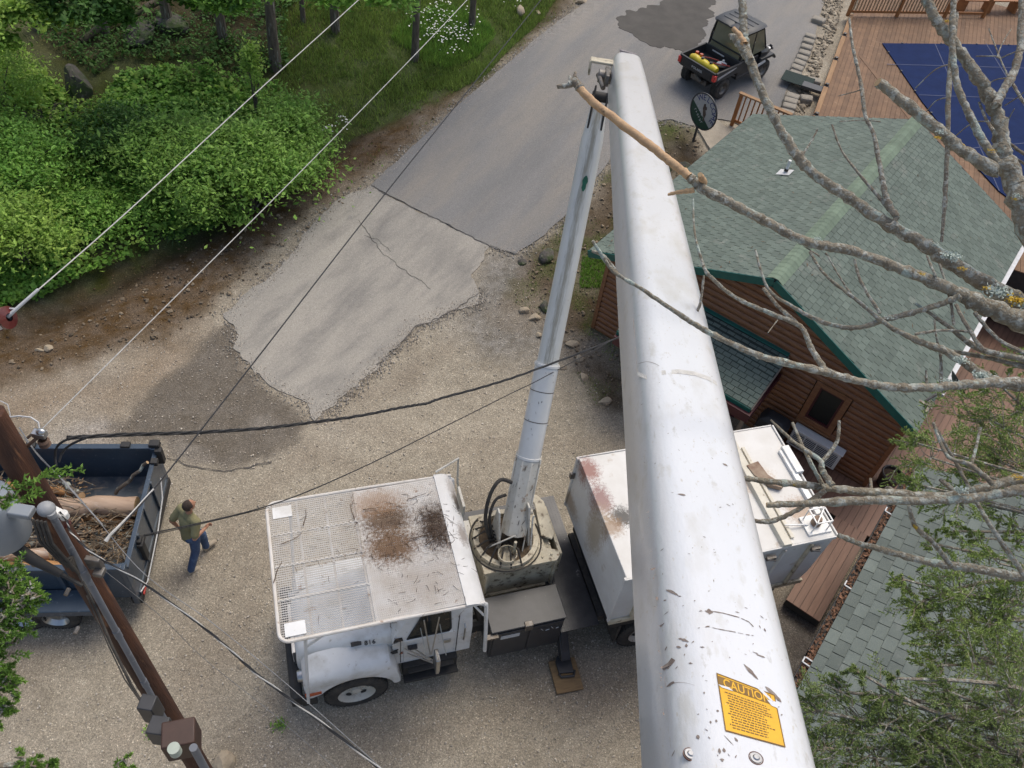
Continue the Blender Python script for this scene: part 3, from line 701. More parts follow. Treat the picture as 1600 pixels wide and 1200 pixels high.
mb.prism(sec, -.02, 2.28, 'y'); mb.build('guard_rear_lip', gl, truck)
for y, x1 in ((.02, 2.86), (2.24, 2.86)):
    mb = MB(); mb.tube([(x1-.05, y, 2.98), (x1+.03, y, 2.9), (x1+.10, y, 1.95), (x1+.14, y, 1.25)], .03, 8); mb.tube([(x1-.18, y, 3.0), (x1+.02, y, 2.55)], .018, 6); mb.build('guard_post', white, truck)
mb = MB(); mb.tube([(.34, .06, 3.02), (.30, .06, 2.4), (.20, .03, .72)], .026, 8); mb.tube([(.62, .02, 3.03), (.30, .06, 2.62)], .022, 8); mb.build('guard_post', white, truck)
mb = MB(); mb.tube([(.34, 2.20, 3.02), (.30, 2.20, 2.4), (.20, 2.15, .72)], .026, 8); mb.build('guard_post', white, truck)
mb = MB(); rr = random.Random(5)                            # twigs and needles caught in the mesh
def twig(p, L_, a, dz=.0, r=.004, n=5, wob=.25):
    q = Vector(p); P = [q.copy()]
    for i in range(n):
        a += rr.uniform(-wob, wob); q = q+Vector((math.cos(a), math.sin(a), rr.uniform(-.04, .08)))*(L_/n); P.append(q.copy())
    mb.tube(P, [r*(1-.6*i/n) for i in range(n+1)], 4)
for cx, cy, n_, sp in ((1.72, 1.62, 16, .17), (1.70, 1.14, 18, .16), (2.40, 1.50, 90, .11), (2.44, 1.15, 60, .11), (1.7, 1.4, 80, .5), (2.2, .5, 45, .4), (.8, 1.2, 14, .6)):
    for k in range(n_):
        twig((rr.gauss(cx, sp), rr.gauss(cy, sp), 3.065), rr.uniform(.04, .16), rr.uniform(0, 6.3), r=.0035)
for a_ in ((.15, 1.5, .35, .3), (2.0, 1.2, .35, .1), (2.1, 1.9, .3, -.2), (1.4, 1.85, .25, .1), (2.2, 1.05, .5, .4), (.5, 1.75, .3, 1.2), (.0, .9, .35, 1.0), (1.25, 1.7, .3, 1.5)): twig((a_[0], a_[1], 3.08), a_[2], a_[3], r=.008)
deb = mat('dead_twigs', (.06, .035, .02), (.12, .075, .045), scale=20, rough=.95)
tag(mb.build('debris', deb, truck, smooth=False), kind='stuff')

# --- pedestal and turntable
mb = MB(); z1 = 1.93
mb.prism([(3.18, .98), (4.42, .98), (4.50, 1.06), (4.50, 1.16), (4.30, 1.25), (4.30, 2.1), (3.18, 2.1)], 1.86, z1)
mb.prism([(3.24, 1.04), (4.42, 1.04), (4.42, 2.05), (3.24, 2.05)], 1.10, 1.86)
mb.bb(3.22, 4.45, 1.0, 2.1, 1.02, 1.10)
for x in (3.23, 4.40): mb.bb(x, x+.05, .99, 1.05, 1.10, 1.86)
for p in ((4.36, 1.10), (4.38, 1.30), (4.2, 1.08)): mb.cyl((*p, z1+.012), .02, .024, n=8)
mb.build('pedestal', cream, truck, bevel=.012)
TC = Vector((3.68, 1.52, 0))
mb = MB(); mb.lathe([(.44, z1+.001), (.545, z1+.001), (.555, z1+.05), (.545, z1+.10), (.46, z1+.10), (.44, z1+.02)], (TC.x, TC.y, 0), n=56)
tt = mb.build('turntable', cream, truck)
mb = MB(); mb.cyl((TC.x, TC.y, z1+.02), .44, .03, n=48); mb.build('turntable_floor', mat('grime', (.05, .035, .022), (.15, .11, .07), scale=9, rough=.95, bump=.5), truck)
mb = MB(); mb.tube([(TC.x+.60*math.cos(a), TC.y+.60*math.sin(a), z1+.02+.02*math.sin(3*a)) for a in np.linspace(2.2, 6.6, 30)], .014, 6)
for k in range(9):
    a = 2.3+k*.33; mb.tube([(TC.x+.1*math.cos(a), TC.y+.1*math.sin(a), z1+.12), (TC.x+.38*math.cos(a), TC.y+.38*math.sin(a), z1+.2+.05*(k % 3)), (TC.x+.56*math.cos(a), TC.y+.56*math.sin(a), z1+.06)], .016, 6)
h0 = Vector((3.42, 1.52, 2.0))
mb.tube(smooth_path([h0, h0+Vector((-.10, .12, .5)), h0+Vector((-.02, .28, .95)), h0+Vector((.16, .40, 1.14)), h0+Vector((.36, .4, 1.02))], 8), .032, 10)
mb.tube(smooth_path([h0+Vector((.05, 0, 0)), h0+Vector((-.02, .15, .45)), h0+Vector((.1, .32, .7)), h0+Vector((.3, .4, .68))], 8), .026, 10)
mb.build('hydraulic_hose', rubber, truck)
mb = MB(); mb.lathe([(.15, 2.02), (.16, 2.14), (.145, 2.145), (.135, 2.03), (.001, 2.02)], (3.60, 1.16, 0), n=28); mb.tube([(3.72, 1.2, 2.05), (3.73, 1.22, 2.35)], .025, 8); mb.build('swivel_cup', cream, truck)
mb = MB(); mb.tube([(4.02, 1.22, 2.02), (4.08, 1.5, 2.5), (4.1, 1.52, 2.56)], .018, 6); mb.cyl((3.95, 1.72, 2.35), .05, .42, 'x'); mb.prism([(1.30, 2.0), (1.8, 2.0), (1.66, 2.75), (1.56, 2.75)], 4.0, 4.03, 'x'); mb.prism([(1.30, 2.0), (1.8, 2.0), (1.66, 2.75), (1.56, 2.75)], 3.50, 3.53, 'x')
mb.tube([(3.3, 1.35, 2.1), (3.75, 1.33, 2.36)], .014, 6)
mb.build('boom_bracket', whitedirty, truck, bevel=.006)
mb = MB(); mb.prism([(4.28, 1.45), (4.44, 1.35), (4.52, 1.45), (4.52, 2.1), (4.44, 2.25), (4.2, 2.3), (4.1, 2.25), (4.35, 2.1)], 1.95, 1.99); mb.bb(4.50, 4.56, 1.1, 2.05, 1.3, 1.9); mb.build('pedestal_flange', cream, truck, bevel=.01)
mb = MB(); mb.tube([(4.60, 1.3, 1.6), (4.58, 2.0, 1.62)], .05, 10); mb.build('valve_block', rubber, truck)

# --- toolbox, deck plate, outrigger
mb = MB(); mb.bb(3.16, 4.40, .20, .80, .48, 1.42); mb.bb(3.14, 4.42, .18, .81, 1.42, 1.45)
tb = mb.build('toolbox', black, truck, bevel=.012)
for x0, x1 in ((3.19, 3.78), (3.81, 4.38)):
    mb = MB(); mb.bb(x0, x1, .180, .199, .52, 1.36); d_ = mb.build('toolbox_door', black, tb, bevel=.008)
    mb = MB(); mb.bb(x0+.12, x0+.44, .172, .180, 1.16, 1.26); mb.build('label_plate', decal if x0 < 3.5 else black, d_)
    if x0 > 3.5:
        for k, w_ in enumerate((.05, .09, .04, .05)): mb = MB(); mb.tube([(x0+.18+k*.09, .168, 1.25-.09*(k % 2)), (x0+.20+k*.09+w_*.5, .168, 1.18)], .006, 4); mb.build('scuff', decal, d_)
mb = MB(); mb.bb(3.70, 3.84, .16, .26, 1.30, 1.47); mb.build('latch', steel, tb, bevel=.01)
mb = MB(); mb.bb(3.05, 3.25, .12, .2, 1.34, 1.39); mb.build('bracket', steel, tb)
dpl = mat('diamond_plate', (.035, .036, .04), (.06, .06, .062), scale=5, rough=.38, metal=.3, spots=[((.35, .34, .32), 5, .72, .03)])
mb = MB(); mb.bb(4.34, 5.02, .10, 2.72, 1.08, 1.10)
for i in range(13):
    for j in range(56):
        x, y = 4.365+i*.052, .12+j*.0465; M = Matrix.Translation((x, y, 1.102)) @ Matrix.Rotation(R(45 if (i+j) % 2 else -45), 4, 'Z')
        mb.add([(-.015, 0, 0), (0, -.005, .001), (.015, 0, 0), (0, .005, .001), (0, 0, .004)], [(0, 1, 4), (1, 2, 4), (2, 3, 4), (3, 0, 4)], M)
mb.build('deck_plate', dpl, truck)
mb = MB(); mb.bb(3.05, 4.33, 2.12, 2.70, 1.05, 1.09); mb.bb(3.05, 4.33, 2.6, 2.7, .7, 1.05); mb.build('side_deck', black, truck)
mb = MB(); mb.bb(4.40, 5.0, .3, 2.3, .7, 1.07); mb.build('cross_member', dark, truck)
mb = MB(); mb.bar((4.50, .72, 1.0), (4.50, -.02, .24), .16, .18); mb.bar((4.50, .35, .75), (4.50, .02, .30), .11, .13)
mb.prism([(4.36, -.20), (4.62, -.24), (4.64, .02), (4.58, .10), (4.42, .10), (4.36, .02)], .085, .12); mb.tube([(4.36, -.2, .10), (4.38, -.27, .11), (4.60, -.30, .11), (4.65, -.2, .10)], .025, 6); mb.tube([(4.42, .05, .30), (4.60, .05, .30)], .03, 8)
mb.build('outrigger', black, truck, bevel=.01)
mb = MB(); mb.bar((4.50, 1.5, 1.0), (4.50, 2.75, .15), .16, .18); mb.bb(4.3, 4.7, 2.6, 2.9, .05, .09); mb.build('outrigger', black, truck, bevel=.01)
padm = mat('weathered_plywood', (.25, .165, .08), (.17, .11, .055), scale=5, rough=.85, stretch=(1, 6, 1), bump=.2)
pad = MB(); pad.bb(-.24, .24, -.29, .29, .012, .034); pad.bb(-.238, .238, -.288, .288, .036, .056)
pd_ = pad.build('outrigger_pad', padm, None, bevel=.004, smooth=False); q = TM @ Vector((4.48, -.24, 0)); pd_.location = (q.x, q.y, .015); pd_.rotation_euler = (0, 0, TYAW+R(-2))
tag(pd_, 'brown plywood pad under the black outrigger foot of the truck', 'wood pad')

# --- chip box
ZT = 3.1; bx0 = TL(980, 908, ZT); bx1 = TL(1303, 835, ZT); bx2 = TL(1205, 662, ZT); bx3 = TL(903, 720, ZT)
X0 = (bx0.x+bx3.x)/2; X1 = (bx1.x+bx2.x)/2; Y0 = (bx0.y+bx1.y)/2; Y1 = (bx2.y+bx3.y)/2; ZB = 1.72
bp = mat('box_white', (.66, .65, .62), (.58, .56, .52), scale=2.5, rough=.5, bump=.1, spots=[((.36, .27, .18), 3.2, .70, .08), ((.08, .06, .05), 24, .74, .02)],
    stains=[((X0+.10, Y1-.25, ZT), (.22, .30, .4), (.20, .035, .015), .85), ((X0+.12, Y1-.85, ZT), (.20, .38, .5), (.16, .025, .02), .8), ((X0+.34, Y1-1.22, ZT), (.27, .22, .5), (.02, .018, .018), .95), ((X0+.12, Y1-1.35, ZT), (.22, .22, .4), (.22, .10, .02), .7), ((X0, Y1-1.1, ZT-.5), (.3, .35, .7), (.33, .25, .15), .7), ((X0, Y1-.1, ZT-1.1), (.3, .5, .25), (.30, .20, .10), .7),
            ((X0+2.35, Y1-1.0, ZT), (.34, .30, .4), (.50, .26, .08), .7), ((X0+2.0, Y1-1.45, ZT), (.30, .42, .4), (.28, .22, .15), .7), ((X1-.35, Y0+.55, ZT), (.3, .3, .4), (.30, .16, .06), .7), ((X0+2.9, Y0+1.3, ZT), (.3, .2, .4), (.4, .25, .1), .5)])
mb = MB(); mb.prism([(X0, ZB), (X0+.02, ZT), (X1, ZT), (X1-.05, ZB+.25), (X1-.12, ZB)], Y0, Y1, 'y')
box = mb.build('chip_box', bp, truck, bevel=.012)
mb = MB(); mb.bb(X0-.02, X0+.02, Y0-.02, Y0+.03, ZB, ZT+.01); mb.bb(X0-.02, X0+.02, Y1-.03, Y1+.02, ZB, ZT+.01)
mb.bb(X0, X1, Y0-.025, Y0, ZT-.06, ZT+.012); mb.bb(X0, X1, Y1, Y1+.025, ZT-.06, ZT+.012); mb.bb(X1, X1+.03, Y0, Y1, ZT-.06, ZT+.03)
mb.build('box_edge_trim', bp, box, bevel=.005)
mb = MB(); xr = X0+2.62
mb.prism([(xr, ZT), (xr+.02, ZT+.08), (xr+.16, ZT+.08), (xr+.18, ZT)], Y0-.02, Y1+.02, 'y'); mb.bb(xr+.22, xr+.28, Y0+.1, Y1-.35, ZT, ZT+.04)
mb.build('roof_rib', mat('rib_cream', (.64, .60, .50), (.54, .50, .40), scale=5, rough=.5, spots=[((.25, .19, .12), 14, .67, .04)]), box, bevel=.006)
mb = MB(); mb.bb(X1-.16, X1-.06, Y0+.4, Y1-.55, ZT, ZT+.06); mb.bb(X1-.10, X1+.04, Y0+1.2, Y1-.5, ZT+.03, ZT+.10); mb.build('roof_rail', white, box, bevel=.008)
for k in range(7):                                          # side posts on the near side
    x = X0+.35+k*.47
    mb = MB(); mb.bb(x, x+.035 if k % 2 else x+.05, Y0-.05, Y0, ZB+.06, ZT-.07); mb.build('side_post', bp if k % 2 else cream, box, bevel=.004)
mb = MB(); mb.bb(X0, X1-.08, Y0-.045, Y0-.001, ZB-.06, ZB+.05); mb.build('box_sill', cream, box, bevel=.006)
for x in (X1-.35, X1-1.15):
    mb = MB(); mb.box((x, Y0-.07, ZT-.16), (.16, .05, .07)); mb.tube([(x-.1, Y0-.1, ZT-.12), (x+.08, Y0-.11, ZT-.2)], .015, 6); mb.build('latch', steel, box)
mb = MB(); mb.box((X0-.03, Y1-.02, ZT-.45), (.08, .06, .14)); mb.build('hinge', steel, box)
lp = [(X0+2.62, Y0+.42, ZT)]
rust = mat('rusty_sheet', (.20, .12, .08), (.36, .28, .2), scale=8, rough=.8)
cx, cy = X0+2.98, Y1-.95
mb = MB(); mb.prism([(cx-.26, cy+.20), (cx-.22, cy-.02), (cx-.05, cy-.24), (cx+.12, cy-.34), (cx+.20, cy-.30), (cx+.02, cy-.05), (cx-.02, cy+.24)], ZT+.012, ZT+.10)
mb.build('exhaust_shield', rust, box, bevel=.01)
mb = MB(); mb.bb(X1-.46, X1-.04, Y0+.08, Y0+.42, ZT+.002, ZT+.035); mb.build('lamp_base', white, box)
mb = MB(); ex, ey = X1-.25, Y0+.26; C8 = [(ex+a, ey+b, ZT+.035+c) for c in (0, .24) for a, b in ((-.14, -.13), (.14, -.13), (.14, .13), (-.14, .13))]
for i, j in ((0, 4), (1, 5), (2, 6), (3, 7), (4, 5), (5, 6), (6, 7), (7, 4), (4, 6)): mb.bar(C8[i], C8[j], .018, .018)
mb.bar((ex-.14, ey, ZT+.05), (ex-.55, ey+.05, ZT+.09), .02, .02); mb.build('lamp_cage', white, box)
mb = MB(); mb.lathe([(.001, .16), (.06, .15), (.08, .08), (.08, .0)], (ex, ey, ZT+.036), n=20); mb.build('beacon_lamp', rust, box)
mb = MB(); mb.bb(X0+.2, X1-.3, Y0+.15, Y1-.15, 1.05, ZB-.01); mb.bb(X0+.1, X1-.1, .55, .75, .9, 1.05); mb.bb(X0+.1, X1-.1, 1.3, 1.5, .9, 1.05); mb.build('box_subframe', dark, truck)
mb = MB(); mb.bb(5.35, 5.40, .0, .55, .45, 1.05); mb.bb(6.55, 6.60, .0, .55, .3, 1.05); mb.parts('mud_flap', rubber, truck)
mb = MB(); mb.bb(5.06, 5.16, .25, 1.9, .9, 1.06); mb.bb(5.0, 5.2, .9, 1.2, .86, .98); mb.build('hose_bundle', rubber, truck)

# --- lower boom (turntable to elbow)
base_w = TM @ Vector((3.79, 1.50, 2.16)); elb = pd(936, 165, 12.35)
bm_white = mat('boom_fibreglass', (.66, .66, .64), (.59, .59, .57), scale=2.2, rough=.35, coat=.35, spots=[((.40, .37, .31), 5, .72, .05)])
def frame_between(a, b, upv=(0, 0, 1)):
    t = (b-a).normalized(); s_ = t.cross(Vector(upv)).normalized(); u = s_.cross(t)
    M = Matrix((t, s_, u)).transposed().to_4x4(); M.translation = a; return M
LB = frame_between(base_w, elb); LL = (elb-base_w).length
tocam = (CPOS-base_w.lerp(elb, .5)); 
def stain_boom():
    return mat('stained_boom_white', (.64, .64, .60), (.57, .57, .53), scale=2.2, rough=.45, spots=[((.40, .36, .29), 7, .70, .05)])
lbm = stain_boom()
# grime band along the ridge facing the sky: real dirt, given in the boom's own coordinates
t = lbm.node_tree; N = t.nodes; L = t.links; b = N['Principled BSDF']; src = b.inputs['Base Color'].links[0].from_socket
tc = [n for n in N if n.type == 'TEX_COORD'][0]; sx_ = N.new('ShaderNodeSeparateXYZ'); L.new(tc.outputs['Object'], sx_.inputs[0])
mpn = N.new('ShaderNodeMapping'); mpn.inputs['Scale'].default_value = (2.5, 26, 26); L.new(tc.outputs['Object'], mpn.inputs[0])
nn_ = N.new('ShaderNodeTexNoise'); nn_.inputs['Scale'].default_value = 1.3; nn_.inputs['Detail'].default_value = 9; nn_.inputs['Roughness'].default_value = .7; L.new(mpn.outputs[0], nn_.inputs['Vector'])
ab = N.new('ShaderNodeMath'); ab.operation = 'ADD'; ab.inputs[1].default_value = -.0; L.new(sx_.outputs['Y'], ab.inputs[0])
a2 = N.new('ShaderNodeMath'); a2.operation = 'ABSOLUTE'; L.new(ab.outputs[0], a2.inputs[0])
a3 = N.new('ShaderNodeMath'); a3.operation = 'MULTIPLY_ADD'; L.new(nn_.outputs['Fac'], a3.inputs[0]); a3.inputs[1].default_value = .24; L.new(a2.outputs[0], a3.inputs[2])
mr = N.new('ShaderNodeMapRange'); L.new(a3.outputs[0], mr.inputs[0]); mr.inputs[1].default_value = .125; mr.inputs[2].default_value = .195; mr.inputs[3].default_value = .75; mr.inputs[4].default_value = 0
xr_ = N.new('ShaderNodeMath'); xr_.operation = 'GREATER_THAN'; L.new(sx_.outputs['Z'], xr_.inputs[0]); xr_.inputs[1].default_value = 0
mu_ = N.new('ShaderNodeMath'); mu_.operation = 'MULTIPLY'; L.new(mr.outputs[0], mu_.inputs[0]); L.new(xr_.outputs[0], mu_.inputs[1])
mxn = N.new('ShaderNodeMix'); mxn.data_type = 'RGBA'; L.new(mu_.outputs[0], mxn.inputs[0]); L.new(src, mxn.inputs[6]); mxn.inputs[7].default_value = (.24, .215, .155, 1); L.new(mxn.outputs[2], b.inputs['Base Color'])
LBT = TI @ LB
mb = MB(); mb.tube([(0, 0, 0), (.05, 0, 0), (LL-.5, 0, 0), (LL-.05, 0, 0)], [.16, .175, .165, .12], 32)
lb = mb.build('lower_boom', lbm, truck); lb.matrix_local = LBT
mb = MB()
mb.tube([(1.30, 0, 0), (2.9, 0, 0)], [.192, .192], 32); 
for x in (2.86, 1.32): mb.lathe([(.192, x-.02), (.205, x-.01), (.205, x+.025), (.190, x+.03)], (0, 0, 0), 'x', 32)
sl_ = mb.build('insert_sleeve', bm_white, lb)
mb = MB()
for x in (2.45, 1.95): mb.lathe([(.1925, x-.008), (.1945, x), (.1925, x+.008)], (0, 0, 0), 'x', 32)
mb.build('seam_band', steel, sl_)
mb = MB(); mb.tube([(.0, 0, 0), (1.30, 0, 0)], [.215, .205], 8); 
for s_ in (-1, 1): mb.bb(-.25, 1.35, s_*.20-.012, s_*.20+.012, -.16, .10)
mb.build('boom_root', whitedirty, lb, bevel=.01)
scr = random.Random(3)
def scratches(parent, xr, rad, n, mt, name='scratch', half=None, w0=.008, l0=.06):
    mb = MB()
    for k in range(n):
        x = scr.uniform(*xr); a = scr.uniform(-.9, .9); l_ = scr.uniform(.2, 1)**2*l0; dr = scr.uniform(-.7, .7)
        pts = []
        for j in range(5):
            s_ = (j/4-.5)*l_; aa = a+math.sin(dr)*s_/rad; pts.append((x+math.cos(dr)*s_, aa))
        ww = w0*scr.uniform(.25, 1)
        up_ = [(px_, math.sin(aa)*(rad+.0018), math.cos(aa)*(rad+.0018)) for px_, aa in pts]; m_ = len(mb.v); fs = []
        vs = []
        for j, (px_, aa) in enumerate(pts):
            wj = ww*math.sin(PI*(j+.4)/4.8)
            for s_ in (-1, 1): a4 = aa+s_*wj/rad/2; vs.append((px_-s_*wj*.3, math.sin(a4)*(rad+.002), math.cos(a4)*(rad+.002)))
            if j: fs.append((2*j-2, 2*j-1, 2*j+1, 2*j))
        mb.add(vs, fs)
    mb.build(name, mt, parent, smooth=False)
scratches(lb, (.1, 1.2), .212, 14, steel, 'scuff', w0=.02, l0=.12)
scratches(lb, (1.4, 2.8), .194, 14, steel, 'scuff', w0=.015, l0=.08)
gp = mat('green_paint_scrape', (.01, .12, .07), (.015, .09, .05), scale=9, rough=.5)
mb = MB(); x = LL*.83; vs = []; fs = []
for j, (dx, wj) in enumerate(((-.10, .012), (-.05, .03), (.0, .026), (.05, .04), (.10, .028), (.13, .008))):
    for s_ in (-1, 1): a4 = .10+dx*.2+s_*wj/.16; vs.append((x+dx, math.sin(a4)*.172, math.cos(a4)*.172))
    if j: fs.append((2*j-2, 2*j-1, 2*j+1, 2*j))
mb.add(vs, fs); mb.build('green_scrape', gp, lb, smooth=False)
# elbow joint plates
mb = MB(); mb.box((LL-.05, -.10, .02), (.62, .03, .22)); mb.box((LL-.05, .10, .02), (.62, .03, .22)); mb.cyl((LL+.12, 0, .02), .075, .27, 'y', 20); mb.build('elbow_plate', dark, lb, bevel=.02)

# --- upper boom (elbow to the bucket beside the camera)
ua = pd(977, 103, 11.9); ub = pd(1200, 1560, 1.78)
UB = frame_between(ua, ub); UL = (ub-ua).length
ubm = mat('upper_boom_fibreglass', (.66, .675, .69), (.60, .615, .63), scale=1.6, rough=.30, coat=.5, spots=[((.52, .51, .47), 3.5, .64, .1), ((.48, .475, .45), 26, .69, .05), ((.54, .52, .47), 70, .66, .04), ((.56, .56, .54), 11, .62, .05)], bump=.12, bscale=45, stretch=(.45, 1, 1))
def ubsec(x, w_, h, rt=.09, sh=.03):
    """box section, broad rounded top, slightly flared sides; +z up, y across"""
    pts = []; k = 7
    for cy, a0 in ((w_/2-rt, 0), (-(w_/2-rt), PI/2)):
        for j in range(k+1):
            a = a0+PI/2*j/k; pts.append((x, cy+rt*math.cos(a), h/2-rt+rt*math.sin(a)+ (0)))
    pts += [(x, -(w_/2+sh), -h/2+.06), (x, -(w_/2+sh)+.04, -h/2), (x, w_/2+sh-.04, -h/2), (x, w_/2+sh, -h/2+.06)]
    return pts
secs = []
for f_, w_, h in ((0, .26, .30), (.006, .36, .37), (.02, .40, .40), (.12, .415, .40), (.5, .415, .385), (.64, .41, .375), (.86, .39, .35), (1, .385, .34)):
    secs.append(ubsec(UL*f_, w_, h, min(.11, w_*.3)))
fine = []
for i in range(len(secs)-1):
    k = 8
    for j in range(k): fine.append([tuple(np.array(a)*(1-j/k)+np.array(b_)*j/k) for a, b_ in zip(secs[i], secs[i+1])])
fine.append(secs[-1])
mb = MB(); mb.loft(fine); ubo = mb.build('upper_boom', ubm, truck); ubo.matrix_local = TI @ UB
ubo.data.set_sharp_from_angle(angle=R(60))
# height of the skin above the boom axis at (x, y) for decals
def skin(x, y):
    f_ = x/UL; T_ = [(0, .26, .30), (.006, .36, .37), (.02, .40, .40), (.12, .415, .40), (.5, .415, .385), (.64, .41, .375), (.86, .39, .35), (1, .385, .34)]
    for a, b_ in zip(T_, T_[1:]):
        if a[0] <= f_ <= b_[0]+1e-9:
            k = (f_-a[0])/(b_[0]-a[0]); w_, h = a[1]+(b_[1]-a[1])*k, a[2]+(b_[2]-a[2])*k; break
    rt = min(.11, w_*.3); cy = w_/2-rt
    if abs(y) <= cy: return h/2
    d_ = min(abs(y)-cy, rt*.98); return h/2-rt+math.sqrt(rt*rt-d_*d_)
UBI = UB.inverted()
def ub_hit(u, v):
    """point of the boom's upper skin seen at a pixel -> (x, y) along and across the boom"""
    d = (UBI.to_3x3() @ ray(u, v)); o = UBI @ CPOS; lo = None; t = .5
    for i in range(4000):
        p = o+d*t
        if 0 <= p.x <= UL and abs(p.y) < .205 and p.z < skin(p.x, p.y): return p.x, p.y
        t += .0035
    return None
def ub_patch(poly, lift, mt, name, parent, n=1):
    """a thin decal hugging the skin; poly in boom (x, y)"""
    mb = MB(); vs = [(x, y, skin(x, y)+lift) for x, y in poly]; mb.add(vs, [tuple(range(len(vs)))]); return mb.build(name, mt, parent, smooth=False, fix=False)
lab = [ub_hit(*q) for q in ((1119, 1052), (1210, 1087), (1227, 1169), (1133, 1143))]
if None not in lab:
    lab = [Vector((a, b_, 0)) for a, b_ in lab]
    def LQ(s_, t_): return lab[0].lerp(lab[1], s_).lerp(lab[3].lerp(lab[2], s_), t_)
    yel = mat('caution_yellow', (.78, .43, .01), (.70, .37, .01), scale=14, rough=.5, spots=[((.66, .64, .58), 55, .71, .02), ((.30, .2, .08), 30, .74, .02)])
    V = []; Fs = []; n_ = 14
    for j in range(n_+1):
        for i in range(n_+1):
            q = LQ(i/n_, j/n_); V.append((q.x, q.y, skin(q.x, q.y)+.0015))
    for j in range(n_):
        for i in range(n_): a = j*(n_+1)+i; Fs.append((a, a+1, a+n_+2, a+n_+1))
    mb = MB(); mb.add(V, Fs); cl = mb.build('caution_label', yel, ubo)
    def onlab(name, pts_list, mt, lift):
        mb = MB()
        for pts in pts_list:
            vs = []
            for s_, t_ in pts: q = LQ(s_, t_); vs.append((q.x, q.y, skin(q.x, q.y)+lift))
            mb.add(vs, [tuple(range(len(vs)))])
        return mb.build(name, mt, cl, smooth=False, fix=False)
    brn = mat('label_brown_ink', (.16, .085, .015), (.22, .12, .02), scale=40, rough=.6)
    bars = [[(s0, .045), (s0+.06, .045), (s0+.06, .235), (s0, .235)] for s0 in np.arange(.02, .90, .06)]
    onlab('label_header', bars, brn, .0022)
    lr = random.Random(11); rows = []
    for k in range(14):
        t0 = .30+k*.046; s_ = .14 if k % 4 else .10; end = lr.uniform(.72, .9)
        while s_ < end:
            w_ = lr.uniform(.02, .075); rows.append([(s_, t0), (min(s_+w_, end), t0), (min(s_+w_, end), t0+.020), (s_, t0+.020)]); s_ += w_+.014
    onlab('label_small_print', rows, brn, .0022)
    onlab('label_border', [[(0, 0), (1, 0), (1, .02), (0, .02)], [(0, .98), (1, .98), (1, 1), (0, 1)], [(0, .02), (.016, .02), (.016, .98), (0, .98)], [(.984, .02), (1, .02), (1, .98), (.984, .98)]], brn, .0024)
    onlab('label_wear', [[(.0, .215), (.18, .20), (.26, .245), (.05, .25)], [(.84, .17), (1, .14), (1, .27), (.90, .26)], [(.70, .0), (.80, .0), (.97, .17), (.88, .15)]], ubm, .0030)
    # header lettering, bent on to the skin
    cu = bpy.data.curves.new('t', 'FONT'); cu.body = 'CAUTION'; cu.size = 1; cu.align_x = 'LEFT'; cu.offset = .012
    to = bpy.data.objects.new('t', cu); COL.objects.link(to); bpy.context.view_layer.update()
    me = bpy.data.meshes.new_from_object(to.evaluated_get(bpy.context.evaluated_depsgraph_get())); bpy.data.objects.remove(to)
    xs_ = [v.co.x for v in me.vertices]; mxx, mnx = max(xs_), min(xs_); ys_ = [v.co.y for v in me.vertices]; mxy, mny = max(ys_), min(ys_)
    for v in me.vertices:
        s_ = .10+.80*(v.co.x-mnx)/(mxx-mnx); t_ = .225-.165*(v.co.y-mny)/(mxy-mny); q = LQ(s_, t_); v.co = (q.x, q.y, skin(q.x, q.y)+.0028)
    me.materials.clear(); me.materials.append(yel); to = bpy.data.objects.new('label_lettering', me); COL.objects.link(to); to.parent = cl
# paint chips, scratches and old tape marks traced where they are on the boom
chipm = mat('bare_fibreglass_chip', (.16, .12, .10), (.27, .23, .20), scale=40, rough=.8)
mb = MB(); cr_ = random.Random(21)
def chip(u, v, L_, w_, ang, jag=.4):
    h = ub_hit(u, v)
    if not h: return
    x, y = h; k = 7; a = R(-ang); L_ *= 1.15; w_ *= 1.2; vs = []
    top = []; bot = []
    for j in range(k):
        s_ = (j/(k-1)-.5)*L_; ww = w_*math.sin(PI*(j+.25)/(k-.5))*.5*cr_.uniform(1-jag, 1+jag); px_, py_ = x+math.cos(a)*s_, y+math.sin(a)*s_
        top.append((px_-math.sin(a)*ww, py_+math.cos(a)*ww)); bot.append((px_+math.sin(a)*ww, py_-math.cos(a)*ww))
    pol = top+bot[::-1]; n0 = len(mb.v)
    mb.add([(px_, py_, skin(px_, max(-.2, min(.2, py_)))+.0012) for px_, py_ in pol], [tuple(range(len(pol)))])
for q in [(1050,926,.050,.006,30),(1026,936,.014,.010,0),(1042,1041,.028,.020,75),(1032,980,.012,.005,70),(1068,1000,.03,.006,45),(1072,1009,.012,.006,0),(1060,1012,.014,.004,40),
    (1097,1012,.012,.003,90),(1079,1037,.010,.004,60),(1048,1069,.016,.007,50),(1188,1026,.022,.006,75),(1180,1021,.014,.003,80),(1173,1050,.05,.008,35),(1208,1086,.05,.012,40),(1090,1153,.012,.006,10),
    (1119,1127,.007,.006,0),(1110,1129,.007,.004,0),(1121,1112,.006,.005,0),(1124,1174,.014,.006,0),(1131,1173,.012,.006,0),(1128,1189,.008,.008,0),(1022,1157,.010,.004,0),(1065,773,.024,.010,80),(1133,727,.02,.008,60),
    (1085,940,.004,.004,0),(1152,957,.012,.003,80),(1040,960,.01,.002,90),(1020,890,.02,.006,-50),(1138,790,.014,.003,60),(1100,1083,.006,.004,0),(1172,1101,.02,.002,60),(1138,1158,.03,.002,40),(1150,1156,.012,.005,30),(1115,908,.01,.002,0),(1105,980,.016,.003,120),(1190,965,.012,.003,50),
    (1108,956,.02,.016,0),(1195,985,.012,.004,10),(1187,980,.010,.003,10)]: chip(*q)
